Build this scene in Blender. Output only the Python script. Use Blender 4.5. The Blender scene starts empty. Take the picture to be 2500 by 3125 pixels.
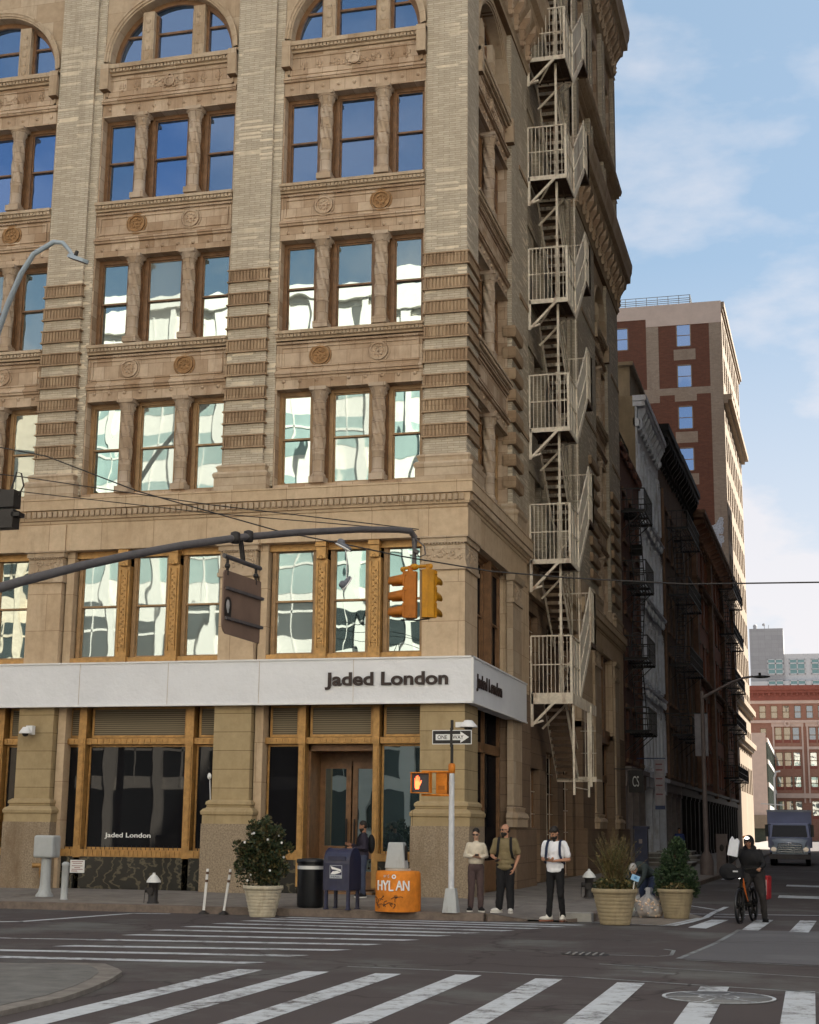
import bpy, math, random
from math import sin, cos, pi, radians as R, sqrt, atan2, hypot
from mathutils import Vector, Matrix
random.seed(7)
S = bpy.context.scene
# ---------------------------------------------------------------- camera, world, sun
cam = bpy.data.cameras.new('camera'); camo = bpy.data.objects.new('camera', cam)
S.collection.objects.link(camo); S.camera = camo
cam.sensor_fit = 'HORIZONTAL'; cam.sensor_width = 36; cam.lens = 36 * 4584.11 / 2500
cam.clip_start = .1; cam.clip_end = 5000
yw, pt, rl = -.259128, .20735, .0111217
_f = Vector((sin(yw) * cos(pt), cos(yw) * cos(pt), sin(pt)))
_r = Vector((cos(yw), -sin(yw), 0)); _u = _r.cross(_f)
_R = _r * cos(rl) + _u * sin(rl); _U = -_r * sin(rl) + _u * cos(rl)
m3 = Matrix((_R, _U, -_f)).transposed()
camo.matrix_world = Matrix.Translation((0, 0, 1.8)) @ m3.to_4x4()

SUN_AZ = R(38)       # from +Y towards +X
SUN_EL = R(38)
sd = Vector((sin(SUN_AZ) * cos(SUN_EL), cos(SUN_AZ) * cos(SUN_EL), sin(SUN_EL)))
sun = bpy.data.lights.new('sun', 'SUN'); sun.energy = 5.0; sun.angle = R(.53); sun.color = (1, .92, .81)
suno = bpy.data.objects.new('sun', sun); S.collection.objects.link(suno)
suno.rotation_euler = sd.to_track_quat('Z', 'Y').to_euler()

W = bpy.data.worlds.new('World'); S.world = W; W.use_nodes = True
nt = W.node_tree; nt.nodes.clear()
def N(nt, t, **k):
    n = nt.nodes.new(t)
    for a, b in k.items(): setattr(n, a, b)
    return n
out = N(nt, 'ShaderNodeOutputWorld'); bg = N(nt, 'ShaderNodeBackground'); bg.inputs[1].default_value = .05
sky = N(nt, 'ShaderNodeTexSky', sky_type='NISHITA', sun_disc=False)
sky.sun_elevation = SUN_EL; sky.sun_rotation = SUN_AZ; sky.air_density = 1.0; sky.dust_density = .5; sky.ozone_density = .8
tc = N(nt, 'ShaderNodeTexCoord'); mp = N(nt, 'ShaderNodeMapping'); mp.inputs['Scale'].default_value = (1.5, 1.5, 3.4)
mp.inputs['Location'].default_value = (2.1, .7, 1.4)
nz = N(nt, 'ShaderNodeTexNoise'); nz.inputs['Scale'].default_value = 3.6; nz.inputs['Detail'].default_value = 7; nz.inputs['Roughness'].default_value = .55
rp = N(nt, 'ShaderNodeValToRGB'); rp.color_ramp.elements[0].position = .42; rp.color_ramp.elements[1].position = .60
sx = N(nt, 'ShaderNodeSeparateXYZ'); mr = N(nt, 'ShaderNodeMapRange'); mr.inputs[1].default_value = .0; mr.inputs[2].default_value = .55
mr.inputs[3].default_value = 1.0; mr.inputs[4].default_value = .42
mu = N(nt, 'ShaderNodeMath', operation='MULTIPLY'); mx = N(nt, 'ShaderNodeMixRGB'); mx.inputs[2].default_value = (5.0, 4.75, 4.8, 1)
L = nt.links.new
L(tc.outputs['Generated'], mp.inputs[0]); L(mp.outputs[0], nz.inputs[0]); L(nz.outputs[0], rp.inputs[0])
hi = N(nt, 'ShaderNodeMapRange'); hi.inputs[1].default_value = .55; hi.inputs[2].default_value = .8; hi.inputs[3].default_value = 0; hi.inputs[4].default_value = .85  # overhead cloud cover added out of view to brighten the front wall
mxx = N(nt, 'ShaderNodeMath', operation='MAXIMUM')
L(tc.outputs['Generated'], sx.inputs[0]); L(sx.outputs[2], hi.inputs[0]); L(sx.outputs[2], mr.inputs[0]); L(rp.outputs[0], mu.inputs[0]); L(mr.outputs[0], mu.inputs[1])
veil = N(nt, 'ShaderNodeMixRGB'); veil.inputs[0].default_value = .72; veil.inputs[2].default_value = (1.75, 2.5, 3.2, 1); L(sky.outputs[0], veil.inputs[1])
lo = N(nt, 'ShaderNodeMapRange'); lo.inputs[1].default_value = .02; lo.inputs[2].default_value = .36; lo.inputs[3].default_value = .92; lo.inputs[4].default_value = 0; L(sx.outputs[2], lo.inputs[0])
mlo = N(nt, 'ShaderNodeMath', operation='MAXIMUM'); L(lo.outputs[0], mlo.inputs[0]); L(mu.outputs[0], mlo.inputs[1])
L(veil.outputs[0], mx.inputs[1]); L(mlo.outputs[0], mxx.inputs[0]); L(hi.outputs[0], mxx.inputs[1]); L(mxx.outputs[0], mx.inputs[0]); L(mx.outputs[0], bg.inputs[0]); L(bg.outputs[0], out.inputs[0])
S.view_settings.view_transform = 'Standard'; S.view_settings.look = 'None'; S.view_settings.exposure = 1.95; S.view_settings.gamma = 1
S.render.engine = 'CYCLES'
S.cycles.max_bounces = 6; S.cycles.diffuse_bounces = 4; S.cycles.glossy_bounces = 3

# ---------------------------------------------------------------- object helpers
COL = S.collection
def tag(o, label=None, cat=None, group=None, kind=None):
    if label: o['label'] = label
    if cat: o['category'] = cat
    if group: o['group'] = group
    if kind: o['kind'] = kind
    return o
def thing(name, label, cat, loc=(0, 0, 0), group=None, rz=0):
    o = bpy.data.objects.new(name, None); COL.objects.link(o); o.location = loc; o.rotation_euler = (0, 0, rz)
    o.empty_display_size = .3
    return tag(o, label, cat, group)
def copytree(o, parent=None):
    c = o.copy(); COL.objects.link(c)
    if parent is not None:
        c.parent = parent; c.matrix_parent_inverse = o.matrix_parent_inverse.copy()
    for ch in list(o.children): copytree(ch, c)
    return c

SPLIT = {'brick_strip', 'stone_reveal', 'pier', 'frieze_block', 'floor_band', 'bracket', 'pilaster', 'string_course', 'stone_band', 'patched_brick', 'air_conditioner', 'end_wall', 'party_wall', 'window_band', 'drainpipe', 'rail_post', 'headlight', 'edge_rim', 'surround', 'printed_lines'}
class MB:
    """collects shapes and links them as one mesh"""
    def __init__(s): s.v = []; s.f = []; s.m = []; s.sm = []; s.mi = 0; s.smooth = False; s.T = None
    def add(s, vs, fs, smooth=None):
        b = len(s.v)
        if s.T is not None: vs = [tuple(s.T @ Vector(p)) for p in vs]
        s.v.extend(vs); sm = s.smooth if smooth is None else smooth
        for f in fs: s.f.append([i + b for i in f]); s.m.append(s.mi); s.sm.append(sm)
    def box(s, x0, x1, y0, y1, z0, z1):
        vs = [(x, y, z) for z in (z0, z1) for y in (y0, y1) for x in (x0, x1)]
        s.add(vs, [(0, 2, 3, 1), (4, 5, 7, 6), (0, 1, 5, 4), (2, 6, 7, 3), (0, 4, 6, 2), (1, 3, 7, 5)], False)
    def frus(s, c, w0, d0, w1, d1, z0, z1):
        vs = [(c[0] + a * w0 / 2, c[1] + b * d0 / 2, z0) for a, b in ((-1, -1), (1, -1), (1, 1), (-1, 1))] + \
             [(c[0] + a * w1 / 2, c[1] + b * d1 / 2, z1) for a, b in ((-1, -1), (1, -1), (1, 1), (-1, 1))]
        s.add(vs, [(3, 2, 1, 0), (4, 5, 6, 7), (0, 1, 5, 4), (1, 2, 6, 5), (2, 3, 7, 6), (3, 0, 4, 7)], False)
    def quad(s, a, b, c, d): s.add([a, b, c, d], [(0, 1, 2, 3)], False)
    def tube(s, pts, r, n=8, cap=True, smooth=True):
        pts = [Vector(p) for p in pts]
        rs = r if isinstance(r, (list, tuple)) else [r] * len(pts)
        vs = []; fs = []; up = None
        for i, p in enumerate(pts):
            d = (pts[min(i + 1, len(pts) - 1)] - pts[max(i - 1, 0)])
            if d.length < 1e-9: d = Vector((0, 0, 1))
            d.normalize()
            if up is None:
                up = Vector((0, 0, 1)) if abs(d.z) < .9 else Vector((1, 0, 0))
            a = d.cross(up); 
            if a.length < 1e-6: a = d.cross(Vector((0, 1, 0)))
            a.normalize(); b = a.cross(d).normalized(); up = b
            for k in range(n):
                t = 2 * pi * k / n; vs.append(tuple(p + (a * cos(t) + b * sin(t)) * rs[i]))
        for i in range(len(pts) - 1):
            for k in range(n):
                k2 = (k + 1) % n; fs.append((i * n + k, i * n + k2, (i + 1) * n + k2, (i + 1) * n + k))
        s.add(vs, fs, smooth)
        if cap:
            s.add(vs[:n], [tuple(range(n))[::-1]], False); s.add(vs[-n:], [tuple(range(n))], False)
    def cyl(s, p0, p1, r0, r1=None, n=12): s.tube([p0, p1], [r0, r0 if r1 is None else r1], n)
    def bar(s, p0, p1, w, h=None):
        p0 = Vector(p0); p1 = Vector(p1); h = h or w; d = (p1 - p0).normalized()
        up = Vector((0, 0, 1)) if abs(d.z) < .95 else Vector((0, 1, 0))
        a = d.cross(up).normalized() * w / 2; b = a.cross(d).normalized() * h / 2
        vs = [tuple(p + sa * a + sb * b) for p in (p0, p1) for sa, sb in ((-1, -1), (1, -1), (1, 1), (-1, 1))]
        s.add(vs, [(3, 2, 1, 0), (4, 5, 6, 7), (0, 1, 5, 4), (1, 2, 6, 5), (2, 3, 7, 6), (3, 0, 4, 7)], False)
    def lathe(s, c, prof, n=20, smooth=True, fn=None, cap=True):
        vs = []; fs = []
        for (r, z) in prof:
            for k in range(n):
                t = 2 * pi * k / n; rr = r * (fn(t, z) if fn else 1)
                vs.append((c[0] + rr * cos(t), c[1] + rr * sin(t), c[2] + z))
        for i in range(len(prof) - 1):
            for k in range(n):
                k2 = (k + 1) % n; fs.append((i * n + k, i * n + k2, (i + 1) * n + k2, (i + 1) * n + k))
        s.add(vs, fs, smooth)
        if cap:
            s.add(vs[:n], [tuple(range(n))[::-1]], False); s.add(vs[-n:], [tuple(range(n))], False)
    def ell(s, c, r, n=12, m=8, rot=None):
        r = (r, r, r) if not isinstance(r, (tuple, list)) else r
        vs = []; fs = []
        for i in range(m + 1):
            ph = -pi / 2 + pi * i / m
            for k in range(n):
                t = 2 * pi * k / n; p = Vector((r[0] * cos(ph) * cos(t), r[1] * cos(ph) * sin(t), r[2] * sin(ph)))
                if rot is not None: p = rot @ p
                vs.append((c[0] + p.x, c[1] + p.y, c[2] + p.z))
        for i in range(m):
            for k in range(n):
                k2 = (k + 1) % n; fs.append((i * n + k, i * n + k2, (i + 1) * n + k2, (i + 1) * n + k))
        s.add(vs, fs, True)
    def cap(s, p0, p1, r0, r1, n=12):
        s.tube([p0, p1], [r0, r1], n); s.ell(p0, r0, n, 8); s.ell(p1, r1, n, 8)
    def prism(s, poly, f):   # poly list of (u,v); f(u,v,t)->xyz for t in 0,1
        n = len(poly); vs = [f(u, v, 0) for u, v in poly] + [f(u, v, 1) for u, v in poly]
        s.add(vs, [tuple(range(n))[::-1], tuple(range(n, 2 * n))] + [(i, (i + 1) % n, n + (i + 1) % n, n + i) for i in range(n)], False)
    def sweep(s, path, prof, closed_ends=True):
        """profile (d outward, z) swept along a horizontal path; outward is to the right of travel"""
        P = [Vector((p[0], p[1])) for p in path]; n = len(prof); vs = []
        for i, p in enumerate(P):
            d0 = (P[i] - P[i - 1]).normalized() if i > 0 else None
            d1 = (P[i + 1] - P[i]).normalized() if i < len(P) - 1 else None
            n0 = Vector((d0.y, -d0.x)) if d0 else None; n1 = Vector((d1.y, -d1.x)) if d1 else None
            if n0 and n1: mm = (n0 + n1); mm = mm / (1 + n0.dot(n1))
            else: mm = n0 or n1
            for (d, z) in prof: vs.append((p.x + mm.x * d, p.y + mm.y * d, z))
        fs = []
        for i in range(len(P) - 1):
            for k in range(n):
                k2 = (k + 1) % n; fs.append((i * n + k, (i + 1) * n + k, (i + 1) * n + k2, i * n + k2))
        if closed_ends: fs.append(tuple(range(n))); fs.append(tuple(range((len(P) - 1) * n, len(P) * n))[::-1])
        s.add(vs, fs, False)
    def wall(s, f, u0, u1, z0, z1, holes=(), depth=.3):
        """flat wall with real rectangular openings; f(u,z,d)->xyz, d = depth behind the face"""
        us = sorted({u0, u1, *[h[0] for h in holes], *[h[1] for h in holes]}); zs = sorted({z0, z1, *[h[2] for h in holes], *[h[3] for h in holes]})
        us = [u for u in us if u0 <= u <= u1]; zs = [z for z in zs if z0 <= z <= z1]
        for i in range(len(us) - 1):
            for j in range(len(zs) - 1):
                cu = (us[i] + us[i + 1]) / 2; cz = (zs[j] + zs[j + 1]) / 2
                if any(h[0] < cu < h[1] and h[2] < cz < h[3] for h in holes): continue
                s.quad(f(us[i], zs[j], 0), f(us[i + 1], zs[j], 0), f(us[i + 1], zs[j + 1], 0), f(us[i], zs[j + 1], 0))
        for (a, b, c, d) in holes:
            for (p, q) in (((a, c), (b, c)), ((b, c), (b, d)), ((b, d), (a, d)), ((a, d), (a, c))):
                s.quad(f(p[0], p[1], 0), f(p[0], p[1], depth), f(q[0], q[1], depth), f(q[0], q[1], 0))
    def build(s, name, mats, parent=None, label=None):
        if name in SPLIT and parent is not None:
            par = list(range(len(s.v)))
            def fd(i):
                while par[i] != i: par[i] = par[par[i]]; i = par[i]
                return i
            for f in s.f:
                for i in f[1:]: par[fd(i)] = fd(f[0])
            bb = {}
            for i, p in enumerate(s.v):
                k = fd(i); b = bb.setdefault(k, [*p, *p])
                for j in range(3): b[j] = min(b[j], p[j]); b[j + 3] = max(b[j + 3], p[j])
            ks = list(bb); grp = {k: k for k in ks}
            def gf(k):
                while grp[k] != k: grp[k] = grp[grp[k]]; k = grp[k]
                return k
            for a in range(len(ks)):
                A = bb[ks[a]]
                for b in range(a + 1, len(ks)):
                    B_ = bb[ks[b]]
                    if all(A[j] <= B_[j + 3] + .03 and B_[j] <= A[j + 3] + .03 for j in range(3)): grp[gf(ks[a])] = gf(ks[b])
            out = {}
            for f, m, sm in zip(s.f, s.m, s.sm): out.setdefault(gf(fd(f[0])), []).append((f, m, sm))
            if len(out) > 1:
                o = None
                for fs in out.values():
                    c = MB(); mp = {}
                    for f, m, sm in fs:
                        c.f.append([mp.setdefault(i, len(mp)) for i in f]); c.m.append(m); c.sm.append(sm)
                    c.v = [s.v[i] for i in mp]; o = c._build(name, mats, parent, label)
                return o
        return s._build(name, mats, parent, label)
    def _build(s, name, mats, parent=None, label=None):
        me = bpy.data.meshes.new(name); me.from_pydata(s.v, [], s.f)
        mats = mats if isinstance(mats, (list, tuple)) else [mats]
        for m in mats: me.materials.append(m)
        if len(mats) > 1: me.polygons.foreach_set('material_index', s.m)
        me.polygons.foreach_set('use_smooth', s.sm); me.update()
        o = bpy.data.objects.new(name, me); COL.objects.link(o)
        if parent is not None:
            o.parent = parent; root = parent; M = Matrix.Identity(4)
            M = WM(parent); o.matrix_parent_inverse = M.inverted()
        if label: o['label'] = label
        return o
def WM(o):   # world matrix without a depsgraph update
    M = Matrix.LocRotScale(o.location, o.rotation_euler, o.scale)
    if o.parent is not None: return WM(o.parent) @ o.matrix_parent_inverse @ M
    return M
FR = lambda y: (lambda u, z, d: (u, y + d, z))      # a wall facing -Y
FS = lambda x: (lambda u, z, d: (x - d, u, z))      # a wall facing +X
def remesh(o, vox, sm=4, f=.5):
    m = o.modifiers.new('r', 'REMESH'); m.mode = 'VOXEL'; m.voxel_size = vox; m.use_smooth_shade = True
    if sm: k = o.modifiers.new('s', 'SMOOTH'); k.iterations = sm; k.factor = f
    return o
WT = []
def wrinkle(o, st):
    if not WT:
        t = bpy.data.textures.new('folds', 'CLOUDS'); t.noise_scale = .11; t.noise_depth = 2; WT.append(t)
    d = o.modifiers.new('folds', 'DISPLACE'); d.texture = WT[0]; d.texture_coords = 'LOCAL'; d.strength = st; d.mid_level = .5
def text(body, w, h, mat, parent, M, name='lettering', thick=.006, bold=.0, label=None, sp=1.0):
    """letters as a real mesh, fitted into w x h, standing in the plane given by matrix M (x right, y up, z out)"""
    cu = bpy.data.curves.new(name, 'FONT'); cu.body = body; cu.extrude = .02; cu.offset = bold; cu.space_character = sp; cu.resolution_u = 6
    to = bpy.data.objects.new(name, cu); COL.objects.link(to); dg = bpy.context.evaluated_depsgraph_get()
    me = bpy.data.meshes.new_from_object(to.evaluated_get(dg)); bpy.data.objects.remove(to)
    xs = [v.co.x for v in me.vertices]; ys = [v.co.y for v in me.vertices]
    x0, x1, y0, y1 = min(xs), max(xs), min(ys), max(ys)
    for v in me.vertices:
        v.co = M @ Vector(((v.co.x - x0) / (x1 - x0) * w - w / 2, (v.co.y - y0) / (y1 - y0) * h - h / 2, thick if v.co.z > 0 else 0))
    me.materials.clear(); me.materials.append(mat); me.name = name
    o = bpy.data.objects.new(name, me); COL.objects.link(o)
    if parent is not None: o.parent = parent; o.matrix_parent_inverse = WM(parent).inverted()
    if label: o['label'] = label
    return o
def plane_front(x, y, z, tilt=0): return Matrix.Translation((x, y, z)) @ Matrix.Rotation(tilt, 4, 'Z') @ Matrix.Rotation(pi / 2, 4, 'X')

# ---------------------------------------------------------------- materials
MATS = {}
def base(name, rough=.7, spec=.3, metal=0):
    m = bpy.data.materials.new(name); m.use_nodes = True; nt = m.node_tree; p = nt.nodes['Principled BSDF']
    p.inputs['Roughness'].default_value = rough; p.inputs['Specular IOR Level'].default_value = spec; p.inputs['Metallic'].default_value = metal
    MATS[name] = m; return m, nt, p
def noise(nt, scale, detail=4, rough=.6, vec=None, coord='Object'):
    n = N(nt, 'ShaderNodeTexNoise'); n.inputs['Scale'].default_value = scale; n.inputs['Detail'].default_value = detail; n.inputs['Roughness'].default_value = rough
    if vec is None: t = N(nt, 'ShaderNodeTexCoord'); vec = t.outputs[coord]
    nt.links.new(vec, n.inputs[0]); return n.outputs[0]
def ramp(nt, s, a, b, c0=(0, 0, 0, 1), c1=(1, 1, 1, 1)):
    r = N(nt, 'ShaderNodeValToRGB'); r.color_ramp.elements[0].position = a; r.color_ramp.elements[1].position = b
    r.color_ramp.elements[0].color = c0; r.color_ramp.elements[1].color = c1; nt.links.new(s, r.inputs[0]); return r.outputs[0]
def mix(nt, f, a, b, mode='MIX'):
    m = N(nt, 'ShaderNodeMixRGB', blend_type=mode)
    for i, x in ((0, f), (1, a), (2, b)):
        if hasattr(x, 'is_output') or isinstance(x, bpy.types.NodeSocket): nt.links.new(x, m.inputs[i])
        else: m.inputs[i].default_value = x if i == 0 else (*x[:3], 1)
    return m.outputs[0]
def bump(nt, p, h, strength=.3, dist=.01):
    b = N(nt, 'ShaderNodeBump'); b.inputs['Strength'].default_value = strength; b.inputs['Distance'].default_value = dist
    nt.links.new(h, b.inputs['Height']); nt.links.new(b.outputs[0], p.inputs['Normal'])
def stretch(nt, sc):
    t = N(nt, 'ShaderNodeTexCoord'); m = N(nt, 'ShaderNodeMapping'); m.inputs['Scale'].default_value = sc
    nt.links.new(t.outputs['Object'], m.inputs[0]); return m.outputs[0]
def simple(name, c, rough=.6, var=.25, scale=3, spec=.3, metal=0, b=.15, bs=40, dirt=None):
    m, nt, p = base(name, rough, spec, metal)
    n = noise(nt, scale, 6, .65); c2 = [x * (1 - var) for x in c]; c1 = [min(1, x * (1 + var * .6)) for x in c]
    col = mix(nt, ramp(nt, n, .3, .7), c2, c1)
    if dirt:
        n2 = noise(nt, dirt[1], 8, .7, stretch(nt, (1, 1, .25))); col = mix(nt, ramp(nt, n2, .52, .7), col, dirt[0])
    nt.links.new(col, p.inputs['Base Color'])
    if b: bump(nt, p, noise(nt, bs, 4), b, .01)
    return m
def wallvec(nt):
    t = N(nt, 'ShaderNodeTexCoord'); g = N(nt, 'ShaderNodeNewGeometry'); s = N(nt, 'ShaderNodeSeparateXYZ'); sn = N(nt, 'ShaderNodeSeparateXYZ')
    nt.links.new(t.outputs['Object'], s.inputs[0]); nt.links.new(g.outputs['True Normal'], sn.inputs[0])
    a = N(nt, 'ShaderNodeMath', operation='ABSOLUTE'); nt.links.new(sn.outputs[0], a.inputs[0])
    c = N(nt, 'ShaderNodeMath', operation='GREATER_THAN'); nt.links.new(a.outputs[0], c.inputs[0]); c.inputs[1].default_value = .6
    m = N(nt, 'ShaderNodeMix'); nt.links.new(c.outputs[0], m.inputs[0]); nt.links.new(s.outputs[0], m.inputs[2]); nt.links.new(s.outputs[1], m.inputs[3])
    k = N(nt, 'ShaderNodeCombineXYZ'); nt.links.new(m.outputs[0], k.inputs[0]); nt.links.new(s.outputs[2], k.inputs[1]); return k.outputs[0]
def brick(name, c1, c2, mortar, w=.3, h=.055, ms=.008, stain=(.2, .14, .08), sa=.35, light=None, b=.4):
    m, nt, p = base(name, .85, .2); v = wallvec(nt)
    k = N(nt, 'ShaderNodeTexBrick'); k.inputs['Scale'].default_value = 1; k.inputs['Brick Width'].default_value = w; k.inputs['Row Height'].default_value = h
    k.inputs['Mortar Size'].default_value = ms; k.inputs['Mortar Smooth'].default_value = .3; k.inputs['Color1'].default_value = (*c1, 1)
    k.inputs['Color2'].default_value = (*c2, 1); k.inputs['Mortar'].default_value = (*mortar, 1); k.inputs['Bias'].default_value = -.2
    nt.links.new(v, k.inputs['Vector']); col = k.outputs[0]
    if light:   # scattered pale replacement bricks, one cell per brick
        mp = N(nt, 'ShaderNodeMapping'); mp.inputs['Scale'].default_value = (1 / w * .5, 1 / h, 1); nt.links.new(v, mp.inputs[0])
        vo = N(nt, 'ShaderNodeTexVoronoi'); vo.inputs['Scale'].default_value = 1; vo.inputs['Randomness'].default_value = .25; nt.links.new(mp.outputs[0], vo.inputs[0])
        sp = N(nt, 'ShaderNodeSeparateColor'); nt.links.new(vo.outputs['Color'], sp.inputs[0])
        mask = ramp(nt, sp.outputs[0], .8, .84); n3 = ramp(nt, noise(nt, .5, 3, .6), .42, .6)
        mask = mix(nt, 1, mask, n3, 'MULTIPLY'); col = mix(nt, mask, col, light)
    n = noise(nt, .35, 8, .7, stretch(nt, (1, 1, .35))); f = ramp(nt, n, .45, .75, (0, 0, 0, 1), (sa, sa, sa, 1)); col = mix(nt, f, col, stain)
    n2 = noise(nt, 7, 5, .7); col = mix(nt, .35, col, ramp(nt, n2, .25, .75, (.55, .55, .55, 1), (1.25, 1.25, 1.25, 1)), 'MULTIPLY')
    ns = noise(nt, 2.2, 6, .7, stretch(nt, (1, 1, .08))); col = mix(nt, ramp(nt, ns, .55, .75, (0, 0, 0, 1), (.35, .35, .35, 1)), col, [x * .55 for x in stain])
    nt.links.new(col, p.inputs['Base Color']); bump(nt, p, k.outputs['Fac'], -b, .006); return m
def stone(name, c1, c2, jw=.9, jh=.45, jt=.012, joint=(.1, .07, .05), sa=.5, stain=(.13, .08, .045), rough=.85, grain=60, off=.5):
    m, nt, p = base(name, rough, .2); v = wallvec(nt)
    k = N(nt, 'ShaderNodeTexBrick'); k.offset = off; k.inputs['Scale'].default_value = 1; k.inputs['Brick Width'].default_value = jw; k.inputs['Row Height'].default_value = jh
    k.inputs['Mortar Size'].default_value = jt / 2; k.inputs['Mortar Smooth'].default_value = .5; k.inputs['Color1'].default_value = (*c1, 1)
    k.inputs['Color2'].default_value = (*c2, 1); k.inputs['Mortar'].default_value = (*joint, 1); nt.links.new(v, k.inputs['Vector']); col = k.outputs[0]
    n = noise(nt, 1.1, 9, .72, stretch(nt, (1, 1, .5))); col = mix(nt, ramp(nt, n, .5, .72, (0, 0, 0, 1), (sa, sa, sa, 1)), col, stain)
    n2 = noise(nt, 5, 6, .7); col = mix(nt, .45, col, ramp(nt, n2, .25, .75, (.6, .58, .55, 1), (1.2, 1.2, 1.2, 1)), 'MULTIPLY')
    ns = noise(nt, 2.5, 7, .7, stretch(nt, (1, 1, .1))); col = mix(nt, ramp(nt, ns, .54, .74, (0, 0, 0, 1), (.45, .45, .45, 1)), col, [x * .6 for x in stain])
    nt.links.new(col, p.inputs['Base Color']); bump(nt, p, noise(nt, grain, 5), .35, .01); return m
def glassy(name, tint, dark, fac=.55, wav=.02, ws=1.3, rough=.01, fr=.4):
    m, nt, p = base(name, .5, .5); nt.nodes.remove(p); o = nt.nodes['Material Output']
    d = N(nt, 'ShaderNodeBsdfDiffuse'); d.inputs[0].default_value = (*dark, 1); g = N(nt, 'ShaderNodeBsdfGlossy'); g.inputs[0].default_value = (*tint, 1); g.inputs['Roughness'].default_value = rough
    lw = N(nt, 'ShaderNodeLayerWeight'); lw.inputs[0].default_value = .25; a = N(nt, 'ShaderNodeMath', operation='MULTIPLY_ADD'); nt.links.new(lw.outputs['Facing'], a.inputs[0]); a.inputs[1].default_value = fr; a.inputs[2].default_value = fac
    mxs = N(nt, 'ShaderNodeMixShader'); nt.links.new(a.outputs[0], mxs.inputs[0]); nt.links.new(d.outputs[0], mxs.inputs[1]); nt.links.new(g.outputs[0], mxs.inputs[2]); nt.links.new(mxs.outputs[0], o.inputs[0])
    b = N(nt, 'ShaderNodeBump'); b.inputs['Strength'].default_value = 1; b.inputs['Distance'].default_value = wav
    nt.links.new(noise(nt, ws, 1.5, .4, stretch(nt, (1.4, 1, .7))), b.inputs['Height']); nt.links.new(b.outputs[0], g.inputs['Normal']); return m
def emis(name, c, s):
    m, nt, p = base(name); p.inputs['Base Color'].default_value = (*c, 1); p.inputs['Emission Color'].default_value = (*c, 1); p.inputs['Emission Strength'].default_value = s; return m

M_BRICK = brick('tan_brick', (.43, .375, .295), (.55, .485, .39), (.30, .24, .175), .3, .058, .007, light=(.68, .58, .44), sa=.4, stain=(.27, .2, .13))
M_TERRA = stone('terracotta', (.36, .25, .165), (.55, .43, .32), .42, .36, .01, (.15, .09, .05), .55, (.2, .11, .055))
M_TERRAD = stone('dark_terracotta', (.30, .205, .13), (.40, .29, .19), .45, .3, .008, (.14, .09, .05), .5, (.17, .10, .055))
M_TRIM = stone('carved_stone', (.40, .30, .205), (.50, .40, .295), 1.1, .6, .008, (.2, .13, .08), .45, (.24, .14, .07))
M_COL = stone('column_stone', (.46, .37, .29), (.40, .30, .21), .6, .3, .012, (.18, .12, .08), .5, (.22, .14, .09))
M_LIME = stone('limestone', (.50, .375, .25), (.57, .44, .305), 1.45, .95, .014, (.22, .14, .08), .25, (.33, .2, .11))
M_BASE = stone('base_stone', (.36, .275, .155), (.40, .31, .18), 3, .45, .02, (.17, .12, .06), .45, (.24, .165, .085), off=0)
M_GRAN = simple('granite', (.30, .235, .165), .8, .45, 28, b=.3, bs=90, dirt=((.16, .105, .06), .8))
M_WOOD = simple('brown_frame', (.20, .105, .05), .45, .35, 6, b=.05, spec=.4)
M_FRAME = simple('frame_paint', (.33, .20, .095), .45, .3, 5, b=.05, spec=.4)
M_BRASS = simple('bronze_trim', (.40, .225, .075), .42, .35, 7, metal=.35, b=.2, bs=60, spec=.5)
M_DARK = simple('dark_void', (.02, .018, .018), .6, .3, 3, b=0)
M_GL = glassy('window_glass', (.38, .52, .75), (.01, .03, .07), .5, .003, .7)
M_GLLOW = glassy('window_glass_old', (.62, .74, .74), (.03, .05, .055), .5, .0042, .9)
M_GL2 = glassy('window_glass_shade', (.34, .52, .82), (.05, .10, .17), .42, .003, .7); M_GL3 = glassy('window_glass_dim', (.3, .46, .78), (.02, .04, .10), .55, .003, .6); GLV = [M_GL, M_GL, M_GL2, M_GL3]
M_GLW2 = glassy('old_glass_blind', (.58, .68, .68), (.22, .25, .24), .36, .004, .8); M_GLW3 = glassy('old_glass_dim', (.62, .76, .76), (.02, .03, .03), .42, .005, 1.0); GLW = [M_GLLOW, M_GLLOW, M_GLW2, M_GLW3]
M_SHOPG = glassy('shop_glass', (.8, .8, .8), (.010, .010, .012), .015, .002, .8, fr=.08)
M_MARB = base('green_marble', .25, .5)[0]
nt = M_MARB.node_tree; p = nt.nodes['Principled BSDF']
w_ = N(nt, 'ShaderNodeTexWave'); w_.inputs['Scale'].default_value = .9; w_.inputs['Distortion'].default_value = 14; w_.inputs['Detail'].default_value = 5; w_.inputs['Detail Scale'].default_value = 2.2
nt.links.new(stretch(nt, (1, 1, 1.6)), w_.inputs[0]); nt.links.new(ramp(nt, w_.outputs[1], .8, 1.0, (.018, .017, .014, 1), (.10, .085, .055, 1)), p.inputs['Base Color'])
M_WHITE = simple('white_paint', (.72, .72, .72), .5, .06, 2, b=.02)
M_SIGN = simple('white_banner', (.70, .71, .74), .6, .05, 1.2, b=.35, bs=1.3)
bn = [n for n in M_SIGN.node_tree.nodes if n.type == 'BUMP'][0]; bn.inputs['Distance'].default_value = .13
M_INK = simple('sign_ink', (.035, .022, .02), .5, .1, 5, b=0)
M_LETW = simple('white_vinyl', (.8, .8, .8), .4, .03, 5, b=0)
M_FE = simple('cream_iron', (.78, .70, .58), .55, .22, 8, b=.1, dirt=((.30, .17, .10), 4))
M_FEM = simple('pale_sheet', (.68, .63, .54), .6, .2, 5, b=.2, bs=30, dirt=((.3, .2, .13), 2))
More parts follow.
